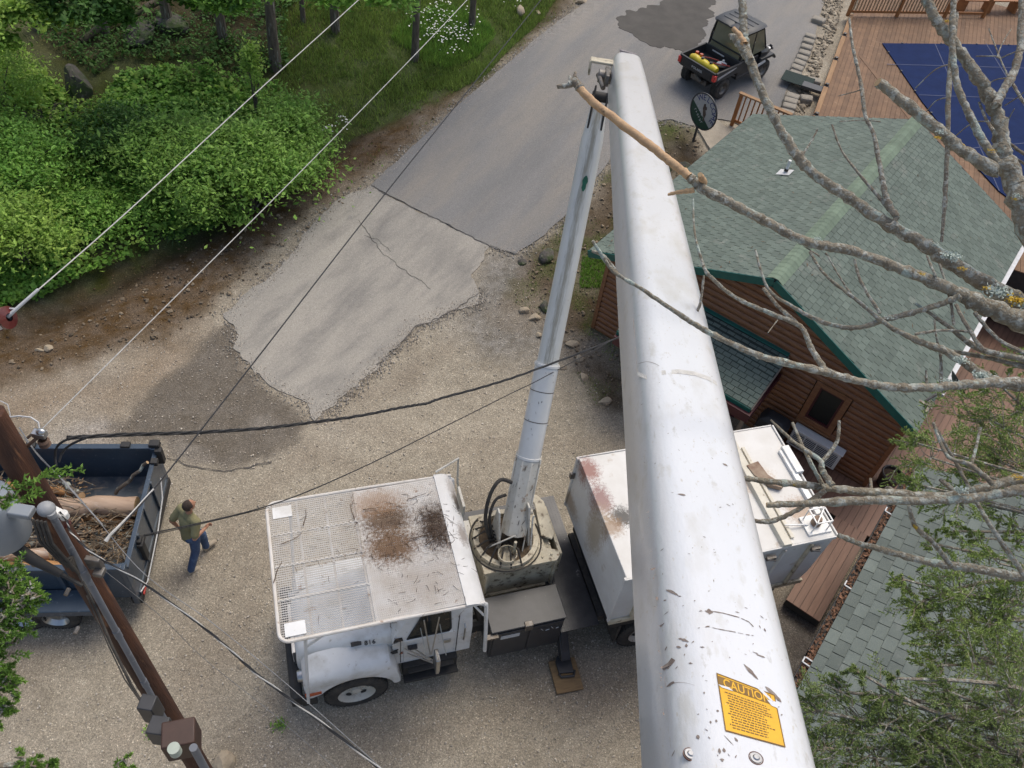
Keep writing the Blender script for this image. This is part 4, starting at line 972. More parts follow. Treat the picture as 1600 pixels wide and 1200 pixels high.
for k in range(150):                                        # fine specks
    u = cr_.uniform(985, 1230); v = cr_.uniform(300, 1190); chip(u, v, cr_.uniform(.003, .010), cr_.uniform(.0012, .003), cr_.uniform(0, 180))
tag(mb.build('paint_chips', chipm, ubo, smooth=False, fix=False), kind='stuff')
mb = MB()
def scribe(pix, w_):
    H_ = [ub_hit(*q) for q in pix]; H_ = [h for h in H_ if h]
    P = []
    for a, b_ in zip(H_, H_[1:]):
        for j in range(5): P.append((a[0]+(b_[0]-a[0])*j/5, a[1]+(b_[1]-a[1])*j/5))
    P.append(H_[-1]); vs = []; fs = []
    for i, (x, y) in enumerate(P):
        c_, d_ = P[max(0, i-1)], P[min(len(P)-1, i+1)]; tx, ty = d_[0]-c_[0], d_[1]-c_[1]; l_ = math.hypot(tx, ty) or 1; ww = w_*cr_.uniform(.3, 1)
        for s_ in (-1, 1): px_, py_ = x-ty/l_*ww*s_, y+tx/l_*ww*s_; vs.append((px_, py_, skin(px_, py_)+.0012))
        if i and cr_.random() > .12: fs.append((2*i-2, 2*i-1, 2*i+1, 2*i))
    mb.add(vs, fs)
scribe([(1088,956),(1110,955),(1130,959),(1155,965),(1170,972),(1177,980)], .0022); scribe([(1105,980),(1125,984),(1145,988),(1165,992),(1180,994)], .0018)
scribe([(965,600),(985,590),(992,580),(1030,572)], .0012); scribe([(980,622),(990,600),(1000,588)], .001)
scribe([(1000,1085),(1040,1075),(1085,1072)], .0006)
mb.parts('scratch', chipm, ubo, smooth=False)
# repair band across the skin
bandm = mat('repair_resin', (.60, .59, .56), (.50, .49, .45), scale=30, rough=.7, bump=.4)
mb = MB(); bl_ = [ub_hit(*q) for q in ((992, 600), (1010, 590), (1035, 583), (1060, 581), (1085, 584), (1108, 592), (1120, 600))]; bl_ = [h for h in bl_ if h]
vs = []; fs = []
for i, (x, y) in enumerate(bl_):
    for s_ in (-1, 1): vs.append((x+s_*.02, y, skin(x, y)+.0012))
    if i: fs.append((2*i-2, 2*i-1, 2*i+1, 2*i))
mb.add(vs, fs); mb.build('repair_band', bandm, ubo, fix=False)
for u, v in ((1078, 1180), (1181, 1185)):
    h = ub_hit(u, v)
    if h:
        x, y = h; z = skin(x, y); mb = MB(); mb.lathe([(.0001, z+.006), (.006, z+.006), (.009, z+.003), (.0145, z+.003), (.0165, z-.004)], (x, y, 0), n=28)
        mb.build('bolt', chrome, ubo); mb = MB(); mb.lathe([(.0165, z+.001), (.019, z+.001), (.019, z-.003)], (x, y, 0), n=28); mb.build('washer_rust', mat('rust_ring', (.10, .05, .04), (.16, .1, .08), scale=50, rough=.8), ubo)
# tip: stub plate, side bracket and knuckle
mb = MB(); mb.box((.02, .0, .15), (.10, .20, .05)); mb.tube([(.0, -.12, .17), (.03, .12, .2)], .02, 6); mb.build('tip_plate', mat('grey_purple_metal', (.16, .13, .14), (.3, .28, .28), scale=20, rough=.5), ubo)
mb = MB(); mb.box((.45, .34, .08), (.34, .34, .035)); mb.prism([(.30, -.10), (.62, -.10), (.62, .08), (.30, .08)], .49, .52, 'y'); mb.build('knuckle_bracket', cream, ubo, bevel=.01)
mb = MB(); mb.cyl((.80, .30, -.05), .09, .16, 'y', 20); mb.tube([(.75, .38, -.05), (1.25, .30, -.12)], .035, 8); mb.box((.95, .27, -.02), (.7, .05, .14)); mb.build('knuckle_link', steel, ubo, bevel=.01)
# ================================================================== log cabin
_c = pz(1350, 755, .3); CY = R(-31)
def CL(u, v, z):
    q = CM.inverted() @ pz(u, v, z); return q
CM = Matrix.Translation((_c.x, _c.y, 0)) @ Matrix.Rotation(CY, 4, 'Z')
cabin = thing('log_cabin', (_c.x, _c.y, 0), CY, 'brown log sided cabin with green shingle roof and teal trim', 'cabin')
logm = mat('stained_log', (.275, .128, .058), (.17, .072, .034), scale=3, rough=.5, stretch=(1, 1, 9), spots=[((.33, .17, .07), 5, .66, .07)], bump=.2)
shm = mat('green_shingle', (.148, .184, .155), (.122, .154, .130), scale=2, rough=.95, island=.13, bump=.5, bscale=160, spots=[((.20, .22, .19), 2.4, .66, .07), ((.05, .075, .055), 60, .66, .05)])
underm = mat('shingle_shadow_gap', (.035, .045, .038), (.025, .034, .03), scale=5, rough=.95)
capm = mat('ridge_cap', (.185, .245, .175), (.15, .20, .145), scale=3, rough=.9, island=.10, bump=.4, bscale=120)
teal = mat('teal_trim', (.004, .105, .082), (.006, .085, .068), scale=5, rough=.4)
deckm = mat('brown_deck_board', (.20, .108, .070), (.15, .078, .05), scale=4, rough=.6, island=.14, stretch=(5, .5, 1), spots=[((.20, .13, .09), 6, .68, .06)])
maroon = mat('maroon_paint', (.07, .012, .018), (.055, .01, .015), scale=5, rough=.5)
RA, RZ, EZ = -3.36, 4.15, 2.55                              # ridge line and eaves, in cabin coordinates
WL = -6.90; EL, ER = -7.30, .20; B0, B1 = -.36, 7.75
# walls: courses of half round logs
def logwall(p0, p1, z0, ztop, n_out, name='wall', par=None, hole=None):
    """p0->p1 on the ground; ztop(s) height along it"""
    mb = MB(); p0 = Vector((*p0, 0)); p1 = Vector((*p1, 0)); L_ = (p1-p0).length; t = (p1-p0)/L_; n_ = Vector((*n_out, 0))
    ch = .155; z = z0; S_ = 24
    while z < 4.3:
        zc = z+ch/2; k = 5; segs = []
        # clip the course to where the wall is at least this high
        ss = [s for s in np.linspace(0, 1, 81) if ztop(s) >= z+.01]
        if len(ss) > 1:
            a, b = ss[0], ss[-1]; A_ = []; B_ = []
            spans = [(a, b)]
            if hole and hole[2] < z+ch*.6 < hole[3]: spans = [(a, hole[0]), (hole[1], b)]
            for a, b in spans:
                if b-a < .01: continue
                rings = []
                for s_ in (a, b):
                    r_ = []
                    for j in range(k+1):
                        th = -PI/2+PI*j/k; r_.append(p0+t*(s_*L_)+n_*(.045*math.cos(th))+Vector((0, 0, zc+ch/2*math.sin(th)*.99)))
                    r_.append(p0+t*(s_*L_)-n_*.06+Vector((0, 0, zc+ch/2))); r_.append(p0+t*(s_*L_)-n_*.06+Vector((0, 0, zc-ch/2)))
                    rings.append(r_)
                mb.loft(rings)
        z += ch
    return mb.build(name, logm, par or cabin)
wgab = lambda s: EZ-.08+(RZ-EZ-.1)*(1-abs((WL*(1-s))-RA)/(abs(RA) if (WL*(1-s)) > RA else abs(WL-RA)))
wx0, wx1 = (-1.71+6.90)/6.90, (-1.19+6.90)/6.90
gw_ = logwall((WL, 0), (0, 0), .0, wgab, (0, -1), hole=(wx0-.02, wx1+.02, 1.16, 2.14))
logwall((WL, 7.4), (0, 7.4), .0, wgab, (0, 1)); logwall((0, 0), (0, 7.4), .0, lambda s: 2.5, (1, 0)); logwall((WL, 0), (WL, 7.4), .0, lambda s: 2.5, (-1, 0))
for x in (0.02, WL-.02):
    mb = MB(); mb.bb(x-.05, x+.05, -.055, .05, 0, 2.4); mb.build('corner_board', logm, cabin, bevel=.01)
# roof
def slope(sd):
    """+1 right slope, -1 left: returns point fn (s across 0 ridge..1 eave, b) """
    ea = ER if sd > 0 else EL
    return lambda s, b, h=0: (RA+(ea-RA)*s, b, RZ+(EZ-RZ)*s+h)
def shingle_field(fn, L_across, b0, b1, tab, exp_, mt, parent, name, seed=1, lift=.019, stag=True):
    rg = random.Random(seed); V = []; Q = []; rows = int(L_across/exp_); n_ = int((b1-b0)/tab)
    for i in range(rows+1):
        s0 = max(0, 1-(i+1)*exp_/L_across); s1 = 1-i*exp_/L_across
        if s1 <= .002: continue
        off = (tab/2 if i % 2 else 0)+rg.uniform(-.02, .02)
        j = -1
        while True:
            xa = b0+j*tab+off; xb = xa+tab-.012; j += 1
            if xa > b1: break
            xa = max(b0, xa); xb = min(b1, xb)
            if xb-xa < .02: continue
            e = rg.uniform(-.004, .006)/L_across; h = lift+rg.uniform(0, .005)
            sA, sB = s0-.01/L_across, min(1.0, s1+e); k = len(V)
            V += [fn(sA, xa, .003), fn(sA, xb, .003), fn(sB, xb, h), fn(sB, xa, h), fn(sB, xb, -.001), fn(sB, xa, -.001)]
            Q += [(k, k+1, k+2, k+3), (k+3, k+2, k+4, k+5)]
    return quick(name, V, Q, mt, parent)
LR = math.hypot(ER-RA, RZ-EZ); LLf = math.hypot(EL-RA, RZ-EZ)
mb = MB()
ri = (RA, RZ)
mb.prism([(ER, EZ), (RA, RZ), (EL, EZ), (EL, EZ-.05), (RA, RZ-.06), (ER, EZ-.05)], B0, B1, 'y')
roof = mb.build('roof', underm, cabin, smooth=False)
shingle_field(slope(1), LR, B0, B1, .205, .145, shm, roof, 'shingles', 1); shingle_field(slope(-1), LLf, B0, B1, .205, .145, shm, roof, 'shingles', 2)
V = []; Q = []; b = B0; i = 0
while b < B1:
    for s_, s2 in ((-1, 0), (1, 0)):
        pass
    k = len(V); w_ = .17
    for bb_, h in ((b, .027), (b+.165, .021)):
        V += [(RA-w_, bb_, RZ-w_*.42+h), (RA-.05, bb_, RZ+h-.005), (RA+.05, bb_, RZ+h-.005), (RA+w_, bb_, RZ-w_*.46+h)]
    Q += [(k+j, k+j+1, k+j+5, k+j+4) for j in range(3)]; Q += [(k+j, k+j+1, k+j+1, k+j) for j in ()]
    b += .15
quick('ridge_cap', V, Q, capm, roof, smooth=False)
def fascia(a, b, w_, h, name='fascia', par=None, mt=teal):
    mb = MB(); mb.bar(a, b, w_, h); return mb.build(name, mt, par or roof, bevel=.004)
fascia((RA, B0-.014, RZ-.075), (ER+.02, B0-.014, EZ-.085), .024, .17); fascia((EL, B0-.014, EZ-.085), (RA, B0-.014, RZ-.075), .024, .17)
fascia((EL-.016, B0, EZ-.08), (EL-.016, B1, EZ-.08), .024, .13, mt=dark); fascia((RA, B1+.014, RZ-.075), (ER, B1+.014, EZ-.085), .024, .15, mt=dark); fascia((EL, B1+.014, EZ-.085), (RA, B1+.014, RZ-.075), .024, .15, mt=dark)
mb = MB(); mb.add([(RA, B0+.01, RZ-.14), (ER-.02, B0+.01, EZ-.14), (ER-.02, .0, EZ-.14), (RA, .0, RZ-.14)], [(0, 1, 2, 3)]); mb.build('soffit', maroon, roof)
mb = MB(); mb.prism([(ER, EZ-.02), (ER+.10, EZ-.02), (ER+.10, EZ-.10), (ER, EZ-.10)], 1.0, B1, 'y'); mb.bb(ER+.005, ER+.09, 1.0, B1, EZ-.02, EZ-.017)
gut = mat('white_gutter', (.62, .63, .64), (.5, .5, .5), scale=8, rough=.4)
mb.build('gutter', gut, roof)
# roof vent pipe with flashing
mb = MB(); v = CM.inverted() @ pz(1224, 277, 3.35); zz = RZ-(RZ-EZ)*((RA-v.x)/(RA-EL)); 
mb.add([(v.x-.16, v.y-.16, zz-.16*.41+.03), (v.x+.14, v.y-.16, zz+.14*.41+.03), (v.x+.14, v.y+.14, zz+.14*.41+.03), (v.x-.16, v.y+.14, zz-.16*.41+.03)], [(0, 1, 2, 3)]); mb.tube([(v.x, v.y, zz-.02), (v.x, v.y, zz+.11)], .045, 12); fl = mb.build('pipe_flashing', decal, roof)
mb = MB(); mb.tube([(v.x, v.y, zz), (v.x, v.y, zz+.34)], .036, 14); mb.build('vent_pipe', white, roof); mb = MB(); mb.tube([(v.x, v.y, zz+.06), (v.x, v.y, zz+.12)], .05, 14); mb.build('pipe_boot', rubber, roof)
V = []; Q = []; dr = random.Random(6)
for k in range(170):                                       # twigs and leaves fallen on the shingles
    sd = dr.choice((-1, 1)); s_ = dr.random(); b = dr.uniform(B0, B1); p = Vector(slope(sd)(s_, b, .032)); a = dr.uniform(0, PI); l_ = dr.uniform(.01, .07); w_ = dr.uniform(.003, .012); t_ = Vector((math.cos(a), math.sin(a), math.cos(a)*(-.41 if sd > 0 else .41)))*l_; n_ = Vector((-math.sin(a), math.cos(a), 0))*w_; k_ = len(V)
    V += [p-t_, p+n_, p+t_, p-n_]; Q.append((k_, k_+1, k_+2, k_+3))
tag(quick('roof_debris', V, Q, mat('roof_debris', (.16, .11, .07), (.07, .05, .03), scale=9, rough=.95, island=.5), roof), kind='stuff')
# window
mb = MB(); a0, a1, z0, z1 = -1.71, -1.19, 1.18, 2.10
for x0, x1, q0, q1 in ((a0-.12, a0, z0-.14, z1+.12), (a1, a1+.12, z0-.14, z1+.12), (a0, a1, z1, z1+.12), (a0, a1, z0-.14, z0)): mb.bb(x0, x1, -.075, .02, q0, q1)
wn = mb.build('window', logm, cabin, bevel=.008)
mb = MB()
for x0, x1, q0, q1 in ((a0, a0+.045, z0, z1), (a1-.045, a1, z0, z1), (a0+.045, a1-.045, z1-.045, z1), (a0+.045, a1-.045, z0, z0+.045)): mb.bb(x0, x1, -.045, .01, q0, q1)
mb.build('window_frame', maroon, wn); mb = MB(); mb.bb(a0+.03, a1-.03, -.012, -.006, z0+.03, z1-.03); mb.build('window_glass', glass, wn)
mb = MB(); mb.bb(a0-.12, a1+.12, -.105, -.07, z0-.17, z0-.13); mb.build('window_sill', mat('honey_wood', (.26, .13, .055), (.2, .095, .04), scale=6, rough=.5), wn, bevel=.005)
# air conditioner through the wall
acm = mat('ac_white', (.74, .74, .73), (.66, .66, .64), scale=4, rough=.5, spots=[((.35, .33, .28), 7, .72, .05)])
mb = MB(); mb.bb(-1.76, -.66, -.26, -.05, .42, .92); mb.bb(-1.78, -.64, -.27, -.05, .90, .93)
ac = mb.build('air_conditioner', acm, cabin, bevel=.012)
mb = MB(); mb.bb(-1.70, -.72, -.268, -.262, .46, .86); mb.build('coil', mat('ac_coil', (.05, .055, .06), (.09, .095, .1), scale=30, rough=.7), ac)
mb = MB()
for k in range(5): x = -1.735+k*.2637; mb.bb(x, x+.02, -.28, -.268, .45, .875)
for k in range(9): z = .47+k*.047; mb.bb(-1.73, -.69, -.277, -.270, z, z+.007)
mb.build('grille', acm, ac)
# porch roof over the entry (pent roof against the gable wall)
PZ = 2.42; pa0, pa1 = -5.7, -2.55; po = -1.50; pz1 = 2.02
pfn = lambda s, b, h=0: (b, 0+(po)*s, PZ+(pz1-PZ)*s+h)
mb = MB(); mb.prism([(-.05, PZ), (po, pz1), (po, pz1-.04), (-.05, PZ-.05)], pa0, pa1, 'x'); pr = mb.build('porch_roof', underm, cabin, smooth=False)
shingle_field(pfn, math.hypot(po, PZ-pz1), pa0, pa1, .17, .125, shm, pr, 'porch_shingles', 5)
mb = MB(); mb.bar((pa0, -.07, PZ+.03), (pa1, -.07, PZ+.03), .10, .025); mb.build('flashing', mat('teal_metal', (.02, .16, .13), (.03, .12, .1), scale=6, rough=.35), pr)
fascia((pa0, po-.014, pz1-.06), (pa1, po-.014, pz1-.06), .024, .12, par=pr); fascia((pa1+.014, po, pz1-.05), (pa1+.014, -.06, PZ-.05), .024, .10, par=pr, mt=mat('grey_wood', (.2, .17, .14), (.14, .12, .1), scale=9, rough=.8))
mb = MB(); mb.bb(pa1-.10, pa1-.02, po+.05, po+.13, .02, pz1-.05); mb.build('porch_post', mat('grey_post', (.24, .20, .16), (.17, .14, .11), scale=9, rough=.8, stretch=(1, 1, .2)), cabin, bevel=.008)
mb = MB(); mb.bb(-3.9, -3.0, -.075, -.05, .05, 1.95); dr = mb.build('door', maroon, cabin, bevel=.008); mb = MB(); mb.bb(-3.78, -3.12, -.082, -.076, .95, 1.75); mb.build('door_glass', glass, dr); mb = MB(); mb.sphere((-3.08, -.11, 1.0), .03); mb.build('door_knob', chrome, dr)
mb = MB(); mb.bb(pa0, pa1+.05, po-.1, -.1, pz1-.32, pz1-.10); mb.build('porch_beam', maroon, cabin)
# satellite dish on the corner of the roof
dish = thing('satellite_dish', tuple(CM @ Vector((.05, .45, 2.62))), CY, 'black oval satellite dish with arm on the right roof corner', 'satellite dish')
mb = MB(); dv = Vector((.55, .5, .62)).normalized(); M = dv.to_track_quat('Z', 'Y').to_matrix().to_4x4(); M.translation = (.30, .38, .35)
mb.lathe([(.0001, .0), (.12, .012), (.22, .04), (.30, .085), (.305, .09), (.30, .078), (.22, .03), (.12, .0), (.0001, -.012)], n=32, M=M); mb.build('reflector', black, dish)
mb = MB(); mb.tube([(.3, .38, .35), (.12, .18, .2), (.0, .0, .02)], .025, 8); mb.tube([M @ Vector((.02, -.26, .05)), M @ Vector((.0, -.2, .42))], .015, 6); mb.box(M @ Vector((0, -.2, .43)), (.07, .07, .12)); mb.build('mount_arm', steel, dish)
mb = MB(); mb.box((0, 0, 0), (.34, .22, .02)); mb.box((-.1, -.15, .02), (.05, .3, .03)); mb.box((.1, -.15, .02), (.05, .3, .03)); mb.box((0, -.1, .03), (.24, .05, .04)); mb.build('mount_base', steel, dish)

# ================================================================== decks (boards run along the cabin)
dk = thing('wooden_deck', tuple(CM @ Vector((0, 0, 0))), CY, 'reddish brown composite deck running past the log cabin gable', 'deck')
def boards(parent, a0, a1, b0, b1, z, w_=.138, name='deck_boards', mt=deckm, along='b', gap=.007):
    V = []; Q = []; x = a0
    while x < a1-.02:
        x1 = min(a1, x+w_-gap); k = len(V)
        pts = [(x, b0), (x1, b0), (x1, b1), (x, b1)] if along == 'b' else [(b0, x), (b1, x), (b1, x1), (b0, x1)]
        V += [(p[0], p[1], z) for p in pts]+[(p[0], p[1], z-.025) for p in pts]
        Q += [(k, k+1, k+2, k+3)]+[(k+i, k+4+i, k+4+(i+1) % 4, k+(i+1) % 4) for i in range(4)]
        x += w_
    return quick(name, V, Q, mt, parent)
boards(dk, -.14, .56, -3.62, -1.2, .30); boards(dk, -2.3, 5.9, -1.2, -.10, .30); boards(dk, .06, 5.9, -.096, 12.0, .30)
mb = MB(); mb.bb(-.13, .55, -3.60, -1.2, .06, .27); mb.bb(-2.28, 5.88, -1.18, -.1, .06, .27); mb.bb(.08, 5.88, -.1, 11.9, .06, .27); mb.build('deck_frame', dark, dk)
# barrel planter and dark grill by the wall
pl = thing('barrel_planter', tuple(CM @ Vector((.36, .28, .30))), CY, 'round dark barrel planter full of soil at the cabin corner', 'planter')
blm = mat('dark_barrel', (.035, .032, .032), (.07, .065, .062), scale=8, rough=.6)
mb = MB(); mb.lathe([(.0001, 0), (.17, 0), (.20, .15), (.215, .38), (.225, .40), (.215, .41), (.195, .40), (.19, .30)], n=32); mb.build('barrel', blm, pl)
mb = MB(); mb.lathe([(.0001, .335), (.10, .34), (.192, .32)], n=24); mb.build('soil', mat('potting_soil', (.05, .03, .02), (.10, .07, .05), scale=30, rough=1, bump=1), pl)
mb = MB(); mb.lathe([(.217, .355), (.228, .36), (.228, .385), (.219, .39)], n=32); mb.build('hoop', steel, pl)
gr = thing('covered_grill', tuple(CM @ Vector((-2.15, -.42, .30))), CY, 'black covered grill standing left of the white air conditioner', 'grill')
mb = MB(); mb.loft([[(x*s_, y*s_, z) for x, y in ((-.30, -.22), (.30, -.22), (.34, 0), (.30, .22), (-.30, .22), (-.34, 0))] for s_, z in ((1, 0), (1.0, .55), (.95, .72), (.55, .82))]); mb.build('cover', mat('black_vinyl', (.018, .02, .024), (.03, .033, .038), scale=3, rough=.5, bump=.5, bscale=8), gr, bevel=.02)
mb = MB(); mb.tube([(-.3, -.24, .5), (.3, -.24, .5)], .012); mb.build('handle', steel, gr)

# ================================================================== lower right building: just its shingle roof shows
lo = thing('neighbouring_building', tuple(CM @ Vector((.5, -4, 0))), CY, 'low building with big grey green shingle roof under the cedars', 'building')
LZ = 2.55
lfn = lambda s, b, h=0: (.0+3.9*(1-s)-.02, b, LZ+1.5*(1-s)+h)
lsm = mat('grey_green_shingle', (.155, .180, .160), (.125, .147, .131), scale=2, rough=.95, island=.17, bump=.5, bscale=160, spots=[((.20, .22, .20), 3, .66, .06)])
mb = MB(); mb.prism([(0, LZ), (3.9, LZ+1.5), (7.5, LZ+.2), (7.5, LZ+.1), (3.9, LZ+1.4), (0, LZ-.05)], -6.5, 2.9, 'y'); lr_ = mb.build('roof', underm, lo, smooth=False)
shingle_field(lfn, math.hypot(3.9, 1.5), -6.5, 2.9, .265, .185, lsm, lr_, 'shingles', 8)
mb = MB(); mb.bb(.3, 7.2, -6.2, 2.6, 0, LZ-.02); mb.build('wall', logm, lo)
mb = MB(); mb.bb(-.13, -.005, -6.5, 2.9, LZ-.10, LZ-.085); mb.bb(-.14, -.13, -6.5, 2.9, LZ-.10, LZ-.02); gt = mb.build('gutter', dark, lr_)
lm_ = random.Random(2); V = []; Q = []
for k in range(1500):
    b = lm_.uniform(-6.4, 2.8); x = lm_.uniform(-.13, .0); z = LZ-.08+lm_.uniform(0, .05); s_ = lm_.uniform(.012, .03); a = lm_.uniform(0, 6.3); k_ = len(V)
    for q in range(4): V.append((x+s_*math.cos(a+q*PI/2)*(1.4 if q % 2 else .7), b+s_*math.sin(a+q*PI/2)*(1.4 if q % 2 else .7), z+lm_.uniform(-.01, .01)))
    Q.append((k_, k_+1, k_+2, k_+3))
tag(quick('gutter_leaves', V, Q, mat('dry_leaves', (.20, .10, .055), (.09, .05, .03), scale=9, rough=.9, island=.6), gt), kind='stuff')
for b, l_ in ((-5.1+3.2, .12), (-.35, .1), (-3.0+4.5, .1), (-3.4+1.4, .22), (-3.9+1.0, .05), (-4.5+.9, .05), (-5.2+.7, .05)):
    mb = MB(); mb.bb(-.145, -.125, b, b+l_, LZ-.02, LZ-.005); mb.bb(-.14, 0, b, b+.02, LZ-.03, LZ-.015); mb.build('gutter_hanger', decal, gt)

# ================================================================== pool terrace behind the cabin (level at z = 2)
PZL = 2.0
P_ = lambda u, v: pz(u, v, PZL)
pdk = mat('weathered_deck', (.20, .115, .062), (.145, .082, .046), scale=3, rough=.8, island=.16, spots=[((.26, .17, .10), 5, .65, .07)])
o0 = P_(1255, 230); o1 = P_(1330, 20); ty = math.atan2(o1.y-o0.y, o1.x-o0.x)-PI/2
ter = thing('pool_deck', (o0.x, o0.y, 0), ty, 'large brown plank deck around the covered pool', 'deck')
TMx = Matrix.Translation((o0.x, o0.y, 0)) @ Matrix.Rotation(ty, 4, 'Z'); TIx = TMx.inverted()
def TP(u, v, z=PZL): return TIx @ pz(u, v, z)
bend = TP(1400, 25).y; W_ = 16
fe = TP(1330, 22).y
quick_b = boards(ter, .10, W_, -2.6, fe+4.5, PZL, .14, mt=pdk)
mb = MB(); mb.bb(.12, W_, -2.6, fe, .6, PZL-.03); mb.build('deck_frame', dark, ter)
mb = MB()
tan = mat('tan_timber', (.34, .20, .095), (.24, .135, .065), scale=4, rough=.75, stretch=(3, .4, 1), bump=.2)
yy = -2.0; i = 0; L5 = (fe+2.0)/6
for i in range(6):
    mb = MB(); mb.bb(-.04, .10, yy+.06, yy+L5-.10, PZL-.25, PZL+.055); mb.build('edge_timber', tan, ter, bevel=.006)
    mb = MB(); mb.lathe([(.075, 0), (.08, .03), (.05, .06), (.055, .12), (.0001, .14)], (.04, yy-.02, PZL+.0), n=16); mb.build('deck_light', black, ter)
    yy += L5
# pool and cover
pc = [P_(*q) for q in ((1378, 69), (1440, 160), (1500, 235), (1560, 300), (1640, 360), (1800, 300), (1900, 90), (1760, 76), (1600, 72), (1500, 70))]
cov = mat('blue_pool_cover', (.010, .024, .088), (.008, .019, .07), scale=2.5, rough=.85, spec=.12, bump=.3, bscale=5, spots=[((.03, .05, .12), 9, .72, .05)])
mb = MB(); mb.prism([(p.x, p.y) for p in pc], PZL+.012, PZL+.035); cvo = mb.build('pool_cover', cov, None, origin=(pc[0].x, pc[0].y, PZL), smooth=False)
tag(cvo, 'dark blue cover stretched tight over the pool', 'pool cover')
seam = mat('cover_seam', (.018, .036, .115), (.013, .028, .09), scale=20, rough=.6)
for a, b in (((1385, 102), (1600, 108)), ((1435, 150), (1700, 160)), ((1500, 235), (1760, 210)), ((1460, 70), (1560, 300)), ((1540, 70), (1680, 300))):
    a_, b_ = P_(*a), P_(*b); m2 = MB(); m2.bar((a_.x-pc[0].x, a_.y-pc[0].y, .040), (b_.x-pc[0].x, b_.y-pc[0].y, .040), .03, .004); m2.build('webbing_strap', seam, cvo)
mb = MB()
for i in range(len(pc)):
    if i in (5, 6): continue
    a, b = pc[i], pc[(i+1) % len(pc)]; n_ = max(1, int((b-a).length/1.1))
    for k in range(n_):
        q = a.lerp(b, (k+.5)/n_); mb.cyl((q.x-pc[0].x, q.y-pc[0].y, .045), .035, .02, n=8)
mb.parts('cover_anchor', black, cvo)
a_, b_ = TP(1345, 88), TP(1500, 300); m2 = MB(); m2.bar((a_.x, a_.y, PZL+.006), (TP(1470, 245).x, TP(1470, 245).y, PZL+.006), .14, .008); m2.build('border_board', pdk, ter)
# railing with balusters along the far side of the terrace
rl = thing('deck_railing', tuple(P_(1325, 24)), 0, 'orange brown timber railing with close balusters at the far end of the pool deck', 'railing')
ra = P_(1324, 25); rb = P_(1475, 27); rc_ = P_(1600, 29); dr_ = (rb-ra).normalized(); rl.location = ra; rl.rotation_euler = (0, 0, math.atan2(dr_.y, dr_.x)); Lr = (rb-ra).length
ora = mat('orange_stain', (.36, .15, .045), (.27, .105, .032), scale=5, rough=.6)
for x in (0, Lr*.5, Lr, Lr+1.6): mb = MB(); mb.bb(x-.05, x+.05, -.05, .05, 0, 1.15); mb.build('post', ora, rl, bevel=.006)
mb = MB(); mb.bb(-.05, Lr+1.6, -.06, .06, 1.06, 1.10); mb.bb(0, Lr+1.6, -.02, .02, .12, .2); mb.build('rail', ora, rl)
x = .12; pale_b = mat('pale_baluster', (.40, .27, .15), (.3, .19, .1), scale=6, rough=.7)
while x < Lr: mb = MB(); mb.bb(x-.018, x+.018, -.018, .018, .2, 1.06); mb.build('baluster', pale_b, rl); x += .125
bn = thing('deck_bench', tuple(P_(1560, 24)), rl.rotation_euler.z, 'long brown slatted bench by the pool deck railing', 'bench')
mb = MB()
for k in range(4): mb.bb(-1.6, 2.6, .1+k*.12, .2+k*.12, .44, .48)
mb.build('seat', ora, bn)
for x in (-1.5, -.4, .7, 1.8): mb = MB(); mb.bb(x, x+.09, .12, .55, 0, .44); mb.build('leg', ora, bn)
for i, (u, t_) in enumerate(((1427, 'left'), (1480, 'right'))):
    q = P_(u, 22); sg = MB(); sg.box((0, -.09, .8), (.42, .012, .32)); o = sg.build('pool_sign', decal, None, origin=None); o.location = q; o.rotation_euler = (0, 0, rl.rotation_euler.z)
    tag(o, 'white notice board on the pool railing, %s one of two' % t_, 'sign')
    for k in range(3): mm = MB(); mm.box((0, -.098, .9-.08*k), (.26-.05*k, .003, .025)); mm.build('printed_line', seam, o)

# ================================================================== block retaining edge, rocks strip, mat
blk = mat('grey_block', (.33, .30, .25), (.24, .215, .175), scale=4, rough=.95, bump=.6, bscale=20, island=0)
pth = [G(1252, 100), G(1236, 122), G(1215, 158), G(1210, 168), G(1200, 188)]
def wallblock(u, v, s=1, lab=None, rot=0):
    p = G(u, v); mb = MB(); rr = random.Random(int(u*3+v)); L_, D_ = .42*s, .30*s
    ring = [(-L_/2, -D_/2), (L_/2, -D_/2), (L_*.40, D_/2), (-L_*.40, D_/2)]
    mb.prism(ring, -.05, .17+rr.uniform(0, .03))
    o = mb.build('retaining_block', blk, None, bevel=.06, smooth=False); o.location = p; o.rotation_euler = (rr.uniform(-.05, .05), rr.uniform(-.05, .05), R(72)+PI/2*1+rot+rr.uniform(-.1, .1))
    tag(o, lab, 'stone block', 'rounded grey blocks edging the driveway'); return o
up_ = [(1265,48),(1261,57),(1257,66),(1252,76),(1249,85),(1246,94),(1242,103),(1238,112),(1255,108)]
upper = [(1264,62),(1261,70),(1258,79),(1255,88),(1251,96),(1247,104),(1243,112),(1240,121)]
lower = [(1236,156),(1233,164),(1231,173),(1227,182),(1222,190)]
od = ['topmost', 'second', 'third', 'fourth', 'fifth', 'sixth', 'seventh', 'bottom']
for i, q in enumerate(upper): wallblock(*q, lab='rounded grey block, %s of eight in the upper run of the driveway edging' % od[i])
for i, q in enumerate(lower): wallblock(*q, lab='larger grey block, %s of five in the lower run beside the small railing' % (od[:4]+['bottom'])[i], s=1.1)
o = wallblock(1277, 36, 1.2, 'pale block perched on the dark end of the driveway edging')
rip = mat('riprap_stone', (.36, .31, .23), (.22, .18, .13), scale=4, rough=.95, island=.5)
STRIP = [tuple(G(u, v))[:2] for u, v in ((1250,200),(1262,160),(1272,130),(1290,85),(1310,30),(1335,-60),(1268,-60),(1285,10),(1285,50),(1268,90),(1255,125),(1245,150),(1236,195))]
